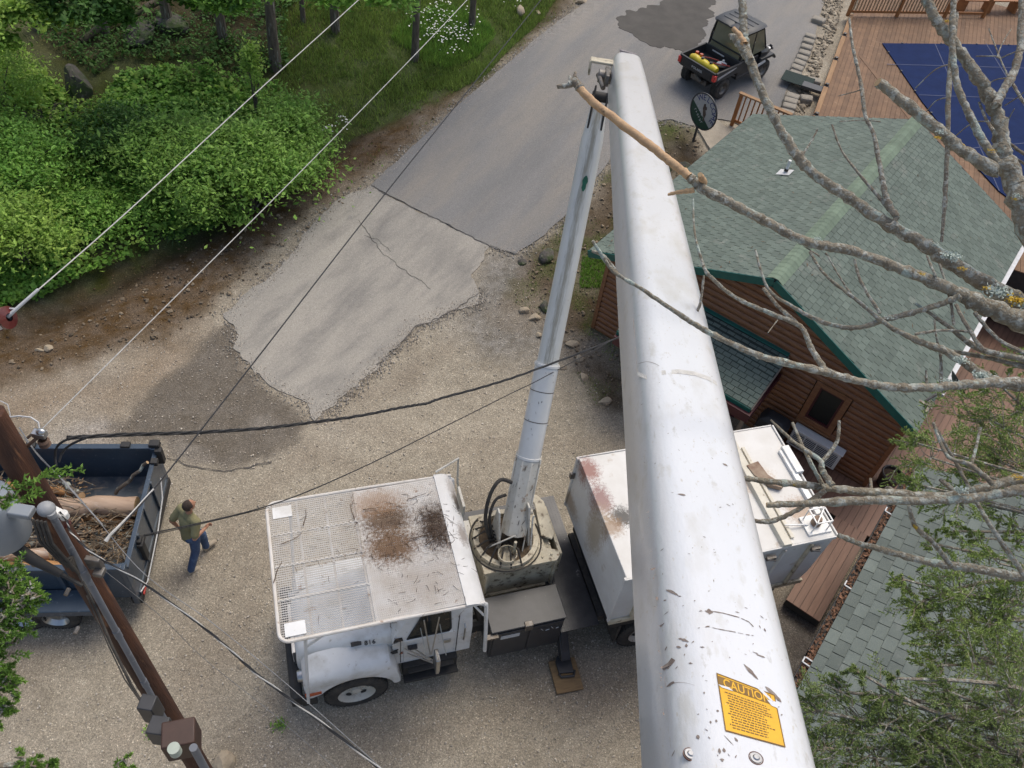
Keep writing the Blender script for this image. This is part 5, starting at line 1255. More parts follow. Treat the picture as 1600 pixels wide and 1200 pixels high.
stones('riprap', [(STRIP, 1)], 1500, .04, .13, rip, 31, label='loose pale rubble filling the strip between blocks and pool deck', cat='rubble')
mt_ = MB(); mt_.box((0, 0, .03), (.95, .62, .02)); q = G(1243, 134)
dm = mt_.build('door_mat', mat('dark_green_mat', (.02, .035, .03), (.03, .045, .04), scale=60, rough=.95, bump=.6), None, bevel=.004); dm.location = (q.x, q.y, q.z+.19); dm.rotation_euler = (R(4), 0, R(-20)); tag(dm, 'dark green ribbed mat bridging the rubble strip as a step', 'mat')
wallblock(1270, 132, 1.1, 'flat grey block in the rubble just above the green mat', rot=.3); wallblock(1258, 160, 1.0, 'flat grey block in the rubble just below the green mat', rot=.3)
mb = MB(); mb.box((0, 0, .12), (.75, .35, .10)); q = G(1268, 148); o = mb.build('steel_step', black, None, bevel=.01); o.location = (q.x, q.y, q.z+.1); o.rotation_euler = (0, 0, R(-20)); tag(o, 'black metal step between the green mat and the pool deck', 'step')
# small railing and concrete walk by the cabin
wk = mat('walk_concrete', (.40, .35, .28), (.31, .275, .22), scale=3, rough=.95, bump=.4, bscale=60); add_pebbles(wk, 50, 110, 1.3)
sheet('path', [(1090,205),(1106,196),(1120,190),(1160,225),(1200,262),(1150,290),(1118,250)], wk, .07, .02, seed=22)
ra, rb = G(1143, 196), G(1212, 232); sr = thing('step_railing', ra, math.atan2(rb.y-ra.y, rb.x-ra.x), 'short orange timber railing at the head of the concrete walk', 'railing'); Ls = (rb-ra).length
for x in (0, Ls): mb = MB(); mb.bb(x-.05, x+.05, -.05, .05, 0, 1.0); mb.build('post', ora, sr, bevel=.006)
mb = MB(); mb.bb(-.08, Ls+.08, -.07, .07, 1.0, 1.04); mb.build('top_rail', tan, sr, bevel=.005); mb = MB(); mb.bb(0, Ls, -.02, .02, .14, .22); mb.build('bottom_rail', ora, sr)
for k in range(9): x = Ls*(k+1)/10; mb = MB(); mb.bb(x-.018, x+.018, -.018, .018, .22, 1.0); mb.build('baluster', ora, sr)
# welcome sign
q = G(1083, 221); sg = thing('welcome_sign', q, R(-50), 'round black rimmed welcome sign on a post in the bed', 'sign')
SR = .52; SZ = .98
mb = MB(); mb.bb(-.03, .03, -.02, .02, -.1, SZ-SR+.05); mb.build('post', black, sg)
Ms = Matrix.Translation((0.05, 0, SZ)) @ Matrix.Rotation(R(90), 4, 'X')
mb = MB(); mb.lathe([(SR-.035, -.015), (SR, -.015), (SR, .015), (SR-.035, .015), (SR-.035, -.015)], n=56, M=Ms); mb.build('rim', black, sg)
mb = MB(); mb.cyl((0, 0, 0), SR-.03, .01, n=56, M=Ms); disc = mb.build('face', mat('sign_grey', (.42, .41, .39), (.38, .37, .35), scale=3, rough=.5), sg)
grn = mat('sign_green', (.005, .05, .03), (.006, .04, .025), scale=5, rough=.5); nav = mat('sign_blue', (.015, .025, .16), (.012, .02, .12), scale=5, rough=.5)
r_ = SR-.035; a0, a1 = R(165), R(318); mb = MB(); mb.add([(r_*math.cos(a), r_*math.sin(a), .0075) for a in np.linspace(a0, a1, 30)], [tuple(range(30))], Ms); mb.build('green_field', grn, sg, smooth=False)
for i, ch in enumerate('WELCOME'):
    a = R(128-i*24.5); rr_ = SR*.74; M = Ms @ Matrix.Translation((rr_*math.cos(a), rr_*math.sin(a), .009)) @ Matrix.Rotation(a-PI/2, 4, 'Z')
    text_part(ch, .23, nav, 'sign_letter', sg, M, .002)
sil = mat('silhouette_brown', (.06, .035, .025), (.12, .09, .07), scale=12, rough=.7)
mb = MB(); mb.prism([(-.04,.22),(.02,.24),(.03,.18),(.09,.17),(.10,.10),(.06,.07),(.12,-.03),(.10,-.14),(.13,-.22),(.08,-.25),(.06,-.14),(.01,-.08),(-.02,.02),(-.05,.08)], .008, .014, M=Ms); mb.build('painted_figure', sil, sg, smooth=False)
sr_ = random.Random(8)
for row, (cx, cy, n_) in enumerate(((-.17, -.03, 5), (-.18, -.20, 6))):          # two worn lines of lettering, too small to read
    for k in range(n_):
        t_ = k/(n_-1)-.5; px_, py_ = cx+t_*.42*(1 if row == 0 else .8)+.05, cy-t_*.30*(1 if row == 0 else .75); M = Ms @ Matrix.Translation((px_, py_, .010)) @ Matrix.Rotation(R(-36), 4, 'Z')
        mb = MB(); h_ = .045; mb.box((-.016, 0, 0), (.010, h_*2*.8, .003), M=M); mb.box((0, h_*sr_.choice((-.7, .0, .7)), 0), (.035, .010, .0036), M=M)
        if sr_.random() > .5: mb.box((.016, 0, 0), (.010, h_*1.4, .0033), M=M)
        mb.build('sign_lettering', decal, sg, smooth=False)
# ================================================================== dump trailer
_o = pz(235, 700, 1.5); TRY = R(11)
tr = thing('dump_trailer', (_o.x, _o.y, 0), TRY, 'dark blue open dump trailer heaped with cut logs and brush', 'trailer')
DM = Matrix.Translation((_o.x, _o.y, 0)) @ Matrix.Rotation(TRY, 4, 'Z'); DI = DM.inverted()
blue = mat('dark_blue_paint', (.024, .044, .070), (.036, .058, .084), scale=3, rough=.35, coat=.3, spots=[((.10, .13, .16), 12, .66, .05), ((.14, .12, .10), 5, .70, .05)], bump=.15)
floorm = mat('scuffed_floor', (.12, .14, .16), (.06, .08, .10), scale=4, rough=.5, metal=.3, spots=[((.28, .25, .22), 3, .60, .08)])
TL_, TW, ZF, ZTT = 4.3, 2.36, .62, 1.50
mb = MB(); mb.bb(-TL_, 0, 0, .04, ZF-.1, ZTT-.05); mb.build('side_wall', blue, tr)
mb = MB(); mb.bb(-TL_, 0, -TW-.04, -TW, ZF-.1, ZTT-.05); mb.build('side_wall', blue, tr)
mb = MB(); mb.bb(-TL_-.04, -TL_, -TW-.04, .04, ZF-.1, ZTT-.05); mb.build('front_wall', blue, tr)
mb = MB(); mb.bb(-TL_, .02, -TW, 0, ZF-.06, ZF); mb.build('floor', floorm, tr)
for y in (.02, -TW-.02): mb = MB(); mb.bb(-TL_-.05, .03, y-.055, y+.055, ZTT-.05, ZTT+.03); mb.build('top_rail', blue, tr, bevel=.01)
k = 0
for y in (.045, -TW-.105):
    for i in range(8): x = -.45-i*.52; mb = MB(); mb.bb(x, x+.06, y, y+.06, ZF-.1, ZTT-.05); mb.build('stake_post', blue, tr, bevel=.005)
mb = MB()
for y in (.02, -TW-.02): mb.bb(.0, .09, y-.07, y+.07, ZF-.25, ZTT+.02)
mb.parts('corner_post', blue, tr, bevel=.01)
tg = MB(); tg.bb(.045, .09, -TW+.04, -.05, ZF-.1, ZTT-.12); gate = tg.build('tailgate', blue, tr)
mb = MB(); mb.bb(.03, .11, -TW+.02, -.03, ZTT-.14, ZTT-.07); mb.bb(.03, .11, -TW+.02, -.03, ZF-.12, ZF-.04); mb.bb(.09, .12, -1.22, -1.14, ZF-.1, ZTT-.1); mb.bb(.09, .13, -.7, -.64, ZF-.1, ZTT-.1); mb.bb(.09, .13, -1.74, -1.68, ZF-.1, ZTT-.1); mb.build('gate_frame', blue, gate, bevel=.006)
mb = MB(); mb.bb(-.02, .16, -.02, .12, ZTT-.03, ZTT+.10); mb.bb(.08, .2, -.10, .02, ZTT-.35, ZTT+.02); mb.box((.1, -.25, ZTT-.08), (.12, .12, .1)); mb.build('gate_hinge', dark, tr, bevel=.012)
mb = MB(); mb.box((-.42, .03, ZTT+.05), (.16, .12, .06)); mb.box((-2.0, .03, ZTT+.05), (.16, .12, .06)); mb.parts('tarp_hook', dark, tr, bevel=.01)
mb = MB(); mb.box((.11, -TW+.62, ZTT-.5), (.09, .14, .6)); mb.box((.12, -TW+.62, ZTT-.3), (.12, .22, .08)); mb.build('spreader_latch', dark, gate, bevel=.01)
mb = MB(); mb.tube([(.13, -.3, ZTT-.5), (.18, -.6, ZTT-.7), (.15, -1.1, ZTT-.95), (.18, -1.6, ZTT-.9), (.16, -2.1, ZTT-1.0), (.12, -2.35, ZTT-.9)], .012, 6); mb.build('safety_cord', decal, tr)
mb = MB()
for y in (-.55, -1.75): mb.bb(-TL_-.9, .02, y-.05, y+.05, .42, ZF-.07)
for x in (-3.8, -2.6, -1.4, -.1): mb.bb(x, x+.08, -TW, 0, .50, ZF-.06)
mb.bb(-.05, .12, -TW-.06, .06, .34, .50); mb.build('chassis', dark, tr)
fm = MB(); 
fm.loft([[(-1.95+x, y, z) for y, z in ((-TW-.05, .80), (-TW-.05, .86), (-TW-.44, .84), (-TW-.46, .72), (-TW-.44, .70), (-TW-.42, .80))] for x in (0, .1, 1.5, 1.6)])
fe_ = fm.build('mudguard', blue, tr, bevel=.02)
for x in (-1.75, -.85-.35): wheel(tr, (x, -TW-.24, .37), .37, .22, rim_r=.2, rimm=chrome)
for x in (-1.75, -.85-.35): wheel(tr, (x, .24, .37), .37, .22, rim_r=.2, rimm=chrome, face=1)
mb = MB(); mb.bb(-.62, -.40, -TW-.05, -TW-.03, .52, .57); mb.build('reflector', decal, tr); mb = MB(); mb.box((.13, -TW+.15, .44), (.02, .2, .05)); mb.build('tail_light', red, tr)
# load: logs lying in the trailer
barkp = mat('peeled_log', (.46, .33, .235), (.36, .25, .17), scale=3, rough=.75, stretch=(.4, 2, 2), spots=[((.22, .13, .08), 4, .64, .06), ((.55, .45, .36), 9, .64, .05)], bump=.3)
barko = mat('fresh_orange_log', (.46, .25, .10), (.36, .17, .06), scale=3, rough=.8, stretch=(.5, 3, 3), spots=[((.12, .06, .03), 3, .60, .06)], bump=.4)
barkg = mat('lichened_bark', (.13, .105, .08), (.07, .055, .042), scale=6, rough=.95, spots=[((.34, .36, .31), 7, .57, .04)], bump=.8, bscale=30)
endm = mat('cut_wood', (.50, .36, .20), (.40, .26, .14), scale=9, rough=.85)
def log(a, b, r0, r1, mt, label, name='cut_log', n=14, wob=.03, seed=0, group=None):
    rr = random.Random(seed); a, b = DM @ Vector(a), DM @ Vector(b); P = []; Rr = []; k = 7
    for i in range(k+1):
        t_ = i/k; P.append(a.lerp(b, t_)+Vector((rr.uniform(-wob, wob), rr.uniform(-wob, wob), rr.uniform(-wob, wob)*.6))); Rr.append((r0+(r1-r0)*t_)*rr.uniform(.93, 1.07))
    mb = MB(); mb.tube(P, Rr, n); o = mb.build(name, mt, None, origin=tuple(a)); tag(o, label, 'log', group)
    e = MB(); 
    for p, q, r_ in ((P[-1], P[-2], Rr[-1]), (P[0], P[1], Rr[0])):
        d_ = (p-q).normalized()*.003; e.tube([p-d_*.5-a, p+d_-a], r_*.93, n)
    e.parts('cut_end', endm, o); return o
log((-1.75, -.86, .95), (-.17, -.86, .93), .15, .19, barkp, 'thick pinkish peeled log lying near the tailgate of the trailer', seed=1)
log((-3.6, -2.06, .98), (-1.0, -2.10, .95), .13, .14, barko, 'thick orange split log along the near wall of the trailer', seed=2)
log((-3.7, -1.78, 1.02), (-1.35, -1.84, 1.0), .10, .10, barkp, 'slimmer tan log behind the thick orange one', seed=3)
log((-2.0, -.62, .98), (-.9, -1.25, .80), .07, .06, barkg, 'lichen covered limb angled under the peeled log', 'cut_limb', seed=4)
log((-1.55, -.42, 1.10), (-1.1, -.68, 1.0), .05, .07, barkg, 'short lichened stub with pale cut end by the far wall', 'cut_limb', seed=5)
log((-.62, -.60, .92), (.05, -.32, 1.52), .035, .03, barkg, 'crooked lichened branch poking over the tailgate corner', 'cut_limb', seed=6)
log((-2.6, -1.25, 1.0), (-.7, -1.35, .86), .05, .045, barkg, 'long grey limb lying across the middle of the brush', 'cut_limb', seed=7)
log((-3.2, -1.5, 1.0), (-.55, -1.62, .84), .05, .04, barkg, 'long pale limb nearest the orange log', 'cut_limb', seed=8)
log((-2.4, -.5, 1.05), (-1.3, -.55, .95), .09, .07, barko, 'short reddish log near the far wall behind the pole', seed=9)
log((-1.1, -1.0, .78), (-.2, -1.08, .76), .07, .06, barko, 'reddish log wedged beneath the peeled log', seed=10)
brush = mat('brush_twigs', (.26, .20, .13), (.13, .09, .055), scale=6, rough=.95, island=.55, spots=[((.42, .42, .36), 8, .60, .05)])
mb = MB(); rr = random.Random(77)
for k in range(900):
    x = rr.uniform(-4.1, -.06)
    if x > -1.3 and rr.random() < .35: continue
    y = rr.uniform(-2.25, -.28) if x < -1.3 else rr.uniform(-2.2, -1.0); z = ZF+rr.uniform(.05, .60); L_ = rr.uniform(.12, .7); a = rr.gauss(0, .6)+(PI if rr.random() < .5 else 0)
    q = Vector((x, y, z)); P = [q.copy()]; n_ = 4
    for i in range(n_):
        a += rr.uniform(-.3, .3); q = q+Vector((math.cos(a), math.sin(a), rr.uniform(-.15, .2)))*(L_/n_); q.x = min(-.02, max(-4.2, q.x)); q.y = min(-.05, max(-2.3, q.y)); q.z = max(ZF+.01, q.z); P.append(q.copy())
    r_ = rr.uniform(.004, .018); mb.tube([DM @ p for p in P], [r_*(1-.5*i/n_) for i in range(n_+1)], 4)
tag(mb.build('brush_pile', brush, None, smooth=False, origin=tuple(DM @ Vector((-2, -1.2, ZF)))), 'tangle of brown twigs and chips filling the trailer bed', 'brush', kind='stuff')
V = []; Q = []
for k in range(5500):
    x = rr.uniform(-4.2, -.08); y = rr.uniform(-2.3, -.25) if x < -1.1 else rr.uniform(-2.3, -.9); p = DM @ Vector((x, y, ZF+.04+rr.random()*.36*(1 if x < -.5 else .5))); s_ = rr.uniform(.008, .035); n_ = Vector((rr.gauss(0, 1), rr.gauss(0, 1), rr.gauss(0, 1.2))).normalized(); t_ = n_.orthogonal().normalized(); b_ = n_.cross(t_); k_ = len(V)
    V += [p+t_*s_*1.6, p+b_*s_*.6, p-t_*s_*1.6, p-b_*s_*.6]; Q.append((k_, k_+1, k_+2, k_+3))
tag(quick('wood_chips', V, Q, mat('wood_chip', (.34, .23, .13), (.17, .10, .055), scale=7, rough=.95, island=.6), origin=tuple(DM @ Vector((-2, -1.2, ZF)))), 'brown chips and dead leaves under the logs in the trailer', 'wood chips', kind='stuff')

# ================================================================== man
pp = G(313, 874); pm = thing('person', pp, R(52), 'man in olive t-shirt and blue jeans walking past the trailer', 'person')
skin_ = mat('skin', (.42, .22, .14), (.37, .18, .11), scale=9, rough=.55); shirt = mat('olive_shirt', (.235, .215, .11), (.195, .18, .09), scale=4, rough=.9, bump=.5, bscale=14)
jeans = mat('denim', (.055, .095, .19), (.04, .07, .14), scale=6, rough=.9, bump=.4, bscale=20, spots=[((.12, .18, .28), 5, .62, .1)]); hairm = mat('dark_hair', (.035, .022, .015), (.06, .04, .03), scale=30, rough=.8, bump=.8, bscale=80); shoe = mat('tan_shoe', (.42, .36, .27), (.33, .27, .2), scale=9, rough=.8)
def remeshed(mb, name, mt, par, vox=.011, it=2):
    o = mb.build(name, mt, par, fix=True); m = o.modifiers.new('remesh', 'REMESH'); m.mode = 'VOXEL'; m.voxel_size = vox; m.use_smooth_shade = True
    s = o.modifiers.new('sm', 'SMOOTH'); s.iterations = it; s.factor = .5; return o
def limb(mb, pts, rs, n=12):
    for i in range(len(pts)-1): 
        mb.tube([pts[i], pts[i+1]], [rs[i], rs[i+1]], n)
    for p, r_ in zip(pts, rs): mb.sphere(p, r_, 12, 8)
HR, HL = (0, -.10, .93), (0, .10, .93)                       # x forward, y left
KR, AR = (-.06, -.11, .51), (-.24, -.12, .10)
KL, AL = (.20, .10, .53), (.20, .10, .14)
SHR, SHL = (.08, -.20, 1.43), (.04, .20, 1.43)
ER_, WR = (-.06, -.29, 1.16), (.17, -.20, 1.10)
EL_, WL_ = (-.16, .26, 1.18), (-.10, .22, .94)
mb = MB()
limb(mb, [(0, 0, .95), (.02, 0, 1.15), (.05, 0, 1.36), (.07, 0, 1.47)], [.11, .11, .09, .06]); limb(mb, [(.07, 0, 1.47), (.10, 0, 1.58)], [.058, .055])
mb.sphere((.125, 0, 1.665), (.098, .078, .118), 20, 14); mb.sphere((.155, 0, 1.615), (.06, .055, .05), 14, 8); mb.sphere((.226, 0, 1.655), (.020, .014, .024), 10, 6)
for s_ in (-1, 1): mb.sphere((.105, s_*.080, 1.655), (.022, .012, .032), 10, 6); mb.sphere((.196, s_*.030, 1.685), (.018, .016, .011), 8, 6)
mb.sphere((.208, 0, 1.606), (.010, .026, .006), 8, 6)
limb(mb, [SHR, ER_, WR], [.052, .043, .028]); limb(mb, [SHL, EL_, WL_], [.052, .043, .028])
limb(mb, [HR, KR, AR], [.085, .058, .042]); limb(mb, [HL, KL, AL], [.085, .058, .042])
def hand(w, d, side, up):
    w = Vector(w); d = Vector(d).normalized(); s_ = Vector(side).normalized(); u = d.cross(s_)
    limb(mb, [w, w+d*.07], [.026, .032], 8); 
    for k in range(4):
        o_ = w+d*.085+s_*(.026-.0175*k); l_ = (.066, .078, .072, .056)[k]
        limb(mb, [o_, o_+d*l_*.5+u*.008, o_+d*l_*.8+u*.03, o_+d*l_*.72+u*.052], [.0098, .0092, .0088, .008], 6)
    limb(mb, [w+d*.025+s_*.02, w+d*.055+s_*.05+u*.01, w+d*.09+s_*.055+u*.02], [.012, .011, .0095], 6)
hand(WR, (.85, .35, -.1), (0, .2, 1), 0); hand(WL_, (.25, 0, -1), (1, .2, .2), 0)
remeshed(mb, 'body', skin_, pm, .0075, 1)
mb = MB(); limb(mb, [(-.01, 0, .96), (.01, 0, 1.10), (.03, 0, 1.28)], [.155, .160, .155]); limb(mb, [(.03, -.06, 1.30), (.06, -.09, 1.40)], [.135, .10]); limb(mb, [(.03, .06, 1.30), (.05, .09, 1.40)], [.135, .10])
limb(mb, [(.065, -.07, 1.42), SHR], [.085, .082]); limb(mb, [(.055, .07, 1.42), SHL], [.085, .082]); mb.tube([(.055, 0, 1.42), (.078, 0, 1.505)], [.10, .070], 14)
for a, b in ((SHR, ER_), (SHL, EL_)): a_, b_ = Vector(a), Vector(b); limb(mb, [a_, a_.lerp(b_, .78)], [.080, .073])
mb.tube([(-.012, 0, .86), (-.01, 0, 1.0)], [.165, .155], 16)
remeshed(mb, 'shirt', shirt, pm)
mb = MB(); limb(mb, [(0, 0, .98), (-.01, 0, .88)], [.135, .145]); mb.sphere((-.06, -.07, .90), .10); mb.sphere((-.05, .07, .90), .10)
for H_, K_, A_ in ((HR, KR, AR), (HL, KL, AL)): limb(mb, [H_, K_, A_], [.105, .078, .066]); A_2 = Vector(A_); mb.tube([A_2, A_2+Vector((0, 0, -.03))], [.066, .07], 12)
remeshed(mb, 'jeans', jeans, pm)
for A_, tilt in ((AR, R(18)), (AL, R(-12))):
    mb = MB(); M = Matrix.Translation(Vector(A_)+Vector((.0, 0, -.045))) @ Matrix.Rotation(tilt, 4, 'Y')
    mb.sphere((-.02, 0, 0), (.06, .045, .06), 14, 8, M=M); mb.sphere((.07, 0, -.02), (.12, .05, .04), 16, 8, M=M); mb.sphere((.14, -.005, -.025), (.065, .052, .032), 14, 8, M=M); mb.bb(-.07, .19, -.045, .045, -.062, -.042, M=M)
    remeshed(mb, 'shoe', shoe, pm, .009)
mb = MB(); M = Matrix.Translation((.112, 0, 1.683))
mb.sphere((-.014, 0, .0), (.100, .086, .112), 20, 14, M=M); hr = MB(); q = mb.v
mb.v = [(x, y, max(z, 1.60+max(0, (x-.10))*1.25)) for x, y, z in mb.v]
mb.v = [(min(x, .168), y, z) for x, y, z in mb.v]
mb.build('hair', hairm, pm)

# ================================================================== utility vehicle (side by side)
q0 = G(1122, 154); q1 = G(1187, 122); uy = math.atan2(q1.y-q0.y, q1.x-q0.x)
qc = G(1098, 137); sl_ang = math.atan2(gf(qc.x+2*math.cos(uy), qc.y+2*math.sin(uy))-qc.z, 2)
ut = thing('utility_vehicle', (qc.x, qc.y, qc.z), uy, 'black two seat utility vehicle with roof and cargo bed parked on the road', 'utility vehicle')
ut.rotation_euler = (0, -sl_ang, uy); ut.scale = (.94, .94, .94)
ublk = mat('utv_black', (.020, .021, .023), (.03, .031, .033), scale=5, rough=.4, coat=.1, spec=.3); upl = mat('utv_plastic', (.028, .028, .029), (.04, .04, .041), scale=9, rough=.6); khaki = mat('tinted_window', (.20, .20, .135), (.15, .155, .10), scale=2, rough=.1, spec=.5); grrim = mat('dull_rim', (.20, .19, .17), (.13, .12, .11), scale=9, rough=.5, metal=.5)
for x in (0, 1.98):
    for y in (-.63, .63):
        wheel(ut, (x, y, .33), .33, .27, 'wheel', rimm=grrim, rim_r=.16, face=-1 if y < 0 else 1)
mb = MB(); mb.bb(-.35, 2.2, -.32, .32, .32, .48); mb.bb(-.2, .2, -.25, .25, .28, .6); mb.cyl((0, 0, .33), .05, 1.1, 'y'); mb.cyl((1.98, 0, .33), .05, 1.1, 'y'); mb.tube([(-.45, -.2, .45), (-.3, .2, .5)], .06); mb.sphere((-.3, 0, .42), .13); mb.build('chassis', steel, ut)
bz0, bz1 = .74, 1.02; mb = MB(); bx_0, bx_1, bw = -.52, .64, .74
mb.bb(bx_0, bx_1, -bw, bw, bz0-.03, bz0); 
for y in (-bw, bw): mb.bb(bx_0, bx_1, y-.035, y+.035, bz0-.03, bz1)
mb.bb(bx_1-.05, bx_1, -bw, bw, bz0, bz1+.02); bed = mb.build('cargo_bed', upl, ut, bevel=.015)
mb = MB(); mb.bb(bx_0-.06, bx_0+.01, -bw, bw, bz0-.04, bz1); mb.bb(bx_0-.075, bx_0-.055, -.6, .6, bz0+.02, bz1-.06); tgt = mb.build('tailgate', ublk, ut, bevel=.015)
M = Matrix.Translation((bx_0-.078, -.02, bz0+.115)) @ Matrix.Rotation(R(-90), 4, 'Z') @ Matrix.Rotation(R(90), 4, 'X'); text_part('POLARIS', .115, decal, 'tailgate_lettering', tgt, M, .002)
M = Matrix.Translation((bx_1-.056, .15, bz0+.20)) @ Matrix.Rotation(R(-90), 4, 'Z') @ Matrix.Rotation(R(90), 4, 'X'); mb = MB(); mb.box((0, 0, 0), (.5, .045, .003), M=M); mb.build('bed_decal', decal, bed)
for y in (-bw+.02, bw-.02): mb = MB(); mb.bb(bx_0-.09, bx_0+.03, y-.06, y+.06, bz0+.02, bz0+.22); mb.build('tail_light', red, ut, bevel=.015)
mb = MB(); mb.prism([(bx_0+.08, .78), (.30, .90), (.42, .95), (.10, .93), (bx_0+.08, .86)], -bw-.045, -bw-.036, 'y'); mb.build('side_decal', mat('silver_decal', (.42, .43, .44), (.3, .3, .3), scale=9, rough=.4), bed)
mb = MB()
for y0, y1 in ((-.78, -.48), (.48, .78)): mb.prism([(-.45, .62), (-.3, .76), (.3, .76), (.45, .66), (.45, .60), (.28, .70), (-.28, .70), (-.42, .58)], y0, y1, 'y')
mb.parts('rear_fender', upl, ut, bevel=.01)
mb = MB(); mb.bb(.64, 1.75, -.72, .72, .40, .50); mb.bb(.64, 1.0, -.70, .70, .50, .80); mb.build('floor_pan', upl, ut, bevel=.02)
mb = MB()
for y in (-.36, .36): mb.bb(.78, 1.22, y-.30, y+.30, .80, .92); mb.bb(.70, .82, y-.30, y+.30, .9, 1.40)
mb.build('seat', mat('grey_seat', (.05, .05, .05), (.07, .07, .07), scale=9, rough=.7), ut, bevel=.04)
def sec(x, w_, z0, z1, r_=.1): return [(x, -w_, z0), (x, -w_, z1-r_), (x, -w_+r_, z1), (x, w_-r_, z1), (x, w_, z1-r_), (x, w_, z0)]
mb = MB(); mb.loft([sec(1.70, .70, .55, 1.10), sec(2.0, .70, .60, 1.04), (sec(2.30, .62, .60, .92)), sec(2.48, .50, .55, .78)]); ho = mb.build('front_hood', ublk, ut)
mb = MB()
for y0, y1 in ((-.80, -.50), (.50, .80)): mb.prism([(1.50, .58), (1.66, .84), (2.3, .84), (2.48, .66), (2.42, .62), (2.24, .74), (1.74, .74), (1.58, .54)], y0, y1, 'y')
mb.parts('front_fender', ublk, ut, bevel=.02)
for y in (-.45, .45): mb = MB(); mb.box((2.38, y, .84), (.14, .22, .10)); mb.build('headlight', chrome, ut, bevel=.02)
for y in (-.68, .68): mb = MB(); mb.bb(.66, 1.55, y-.03, y+.03, .5, .98); mb.build('door', ublk, ut, bevel=.02)
mb = MB(); mb.prism([(1.5, .60), (1.9, .68), (1.85, .76), (1.5, .72)], -.815, -.805, 'y'); mb.build('side_decal', decal, ut)
mb = MB(); ztop = 1.86
for y in (-.66, .66): mb.tube([(.66, y, .95), (.70, y, 1.4), (.78, y*.94, ztop), (1.55, y*.94, ztop-.01), (1.92, y, 1.08)], .028, 8); mb.tube([(1.2, y*.95, ztop), (1.2, y, 1.0)], .02, 6)
for x in (.78, 1.55): mb.tube([(x, -.62, ztop), (x, .62, ztop)], .028, 8)
mb.tube([(.66, -.66, 1.2), (.66, .66, 1.2)], .022, 8); mb.build('roll_cage', ublk, ut)
mb = MB(); mb.loft([[(x, -w_, z), (x, -w_+.08, z+.05), (x, -.06, z+.055), (x, 0, z+.03), (x, .06, z+.055), (x, w_-.08, z+.05), (x, w_, z)] for x, w_, z in ((.62, .60, ztop-.01), (.70, .68, ztop+.02), (1.15, .70, ztop+.03), (1.55, .68, ztop+.02), (1.72, .62, ztop-.03))]); rf_ = mb.build('roof', mat('utv_roof', (.04, .045, .052), (.032, .036, .041), scale=5, rough=.5), ut)
mb = MB()
for x in (.88, 1.12, 1.36): mb.bb(x, x+.07, -.5, .5, ztop+.06, ztop+.098)
mb.parts('roof_rib', mat('utv_roof_rib', (.04, .046, .052), (.05, .055, .06), scale=5, rough=.5), rf_, bevel=.02)
mb = MB(); mb.add([(.655, -.60, 1.02), (.655, .60, 1.02), (.75, .57, ztop-.04), (.75, -.57, ztop-.04)], [(0, 1, 2, 3)]); mb.build('rear_window', khaki, ut, smooth=False)
for y in (-.67, .67): mb = MB(); mb.add([(.72, y, 1.04), (1.16, y, 1.04), (1.18, y*.955, ztop-.06), (.79, y*.955, ztop-.06)], [(0, 1, 2, 3)]); mb.add([(1.24, y, 1.04), (1.86, y, 1.06), (1.56, y*.955, ztop-.06), (1.24, y*.955, ztop-.06)], [(0, 1, 2, 3)]); mb.parts('side_window', khaki, ut, smooth=False)
mb = MB(); mb.add([(1.94, -.60, 1.08), (1.94, .60, 1.08), (1.60, .57, ztop-.04), (1.60, -.57, ztop-.04)], [(0, 1, 2, 3)]); mb.build('windshield', khaki, ut, smooth=False)
mb = MB(); mb.tube([(1.75, -.68, 1.2), (1.8, -.86, 1.28)], .012, 6); mb.sphere((1.8, -.89, 1.3), (.03, .06, .045)); mb.sphere((1.95, -.86, 1.16), (.03, .05, .04)); mb.build('side_mirror', upl, ut)
# sprayer lying in the bed
um = Matrix.Translation((qc.x, qc.y, qc.z)) @ Matrix.Rotation(uy, 4, 'Z') @ Matrix.Rotation(-sl_ang, 4, 'Y') @ Matrix.Scale(.94, 4)
spt = thing('yellow_sprayer', tuple(um @ Vector((-.28, 0, .76))), uy, 'yellow twin lobed tank sprayer lying in the vehicle bed', 'sprayer'); ylw = mat('yellow_plastic', (.62, .50, .03), (.52, .40, .02), scale=5, rough=.4)
mb = MB(); mb.lathe([(.0001, -.52), (.10, -.51), (.135, -.42), (.14, -.25), (.12, -.18), (.12, -.12), (.14, -.05), (.14, .1), (.12, .16), (.12, .22), (.14, .28), (.135, .42), (.10, .5), (.0001, .51)], (0, 0, .15), 'y', 24); mb.build('tank', ylw, spt)
for y in (.35, .52): mb = MB(); mb.lathe([(.0001, .35), (.05, .35), (.06, .31), (.06, .27)], (.16, y-.08, -.05), n=14); mb.build('cap', orange, spt)
mb = MB(); mb.cyl((0, .08, .30), .05, .04); mb.cyl((0, -.25, .30), .05, .04); mb.parts('lid', black, spt)
hs = MB(); P = [um @ Vector(p) for p in ((-.0, .35, .92), (.1, .1, .96), (.25, -.15, .94), (.2, -.35, .95), (.3, -.6, .93), (.1, -.3, .93), (-.05, .0, .92))]; hs.tube(P, .018, 6)
tag(hs.build('spray_hose', mat('red_hose', (.35, .05, .04), (.28, .04, .03), scale=9, rough=.5), None, origin=tuple(P[0])), 'red spray hose looped over the vehicle bed', 'hose')
jg = MB(); jg.sphere((0, 0, .09), (.17, .11, .09)); jg.lathe([(.035, .15), (.035, .22), (.0001, .22)], (.03, .02, 0)); o = jg.build('white_jug', decal, None); o.location = um @ Vector((.25, -.30, .78)); tag(o, 'white plastic jug behind the yellow sprayer in the bed', 'jug')
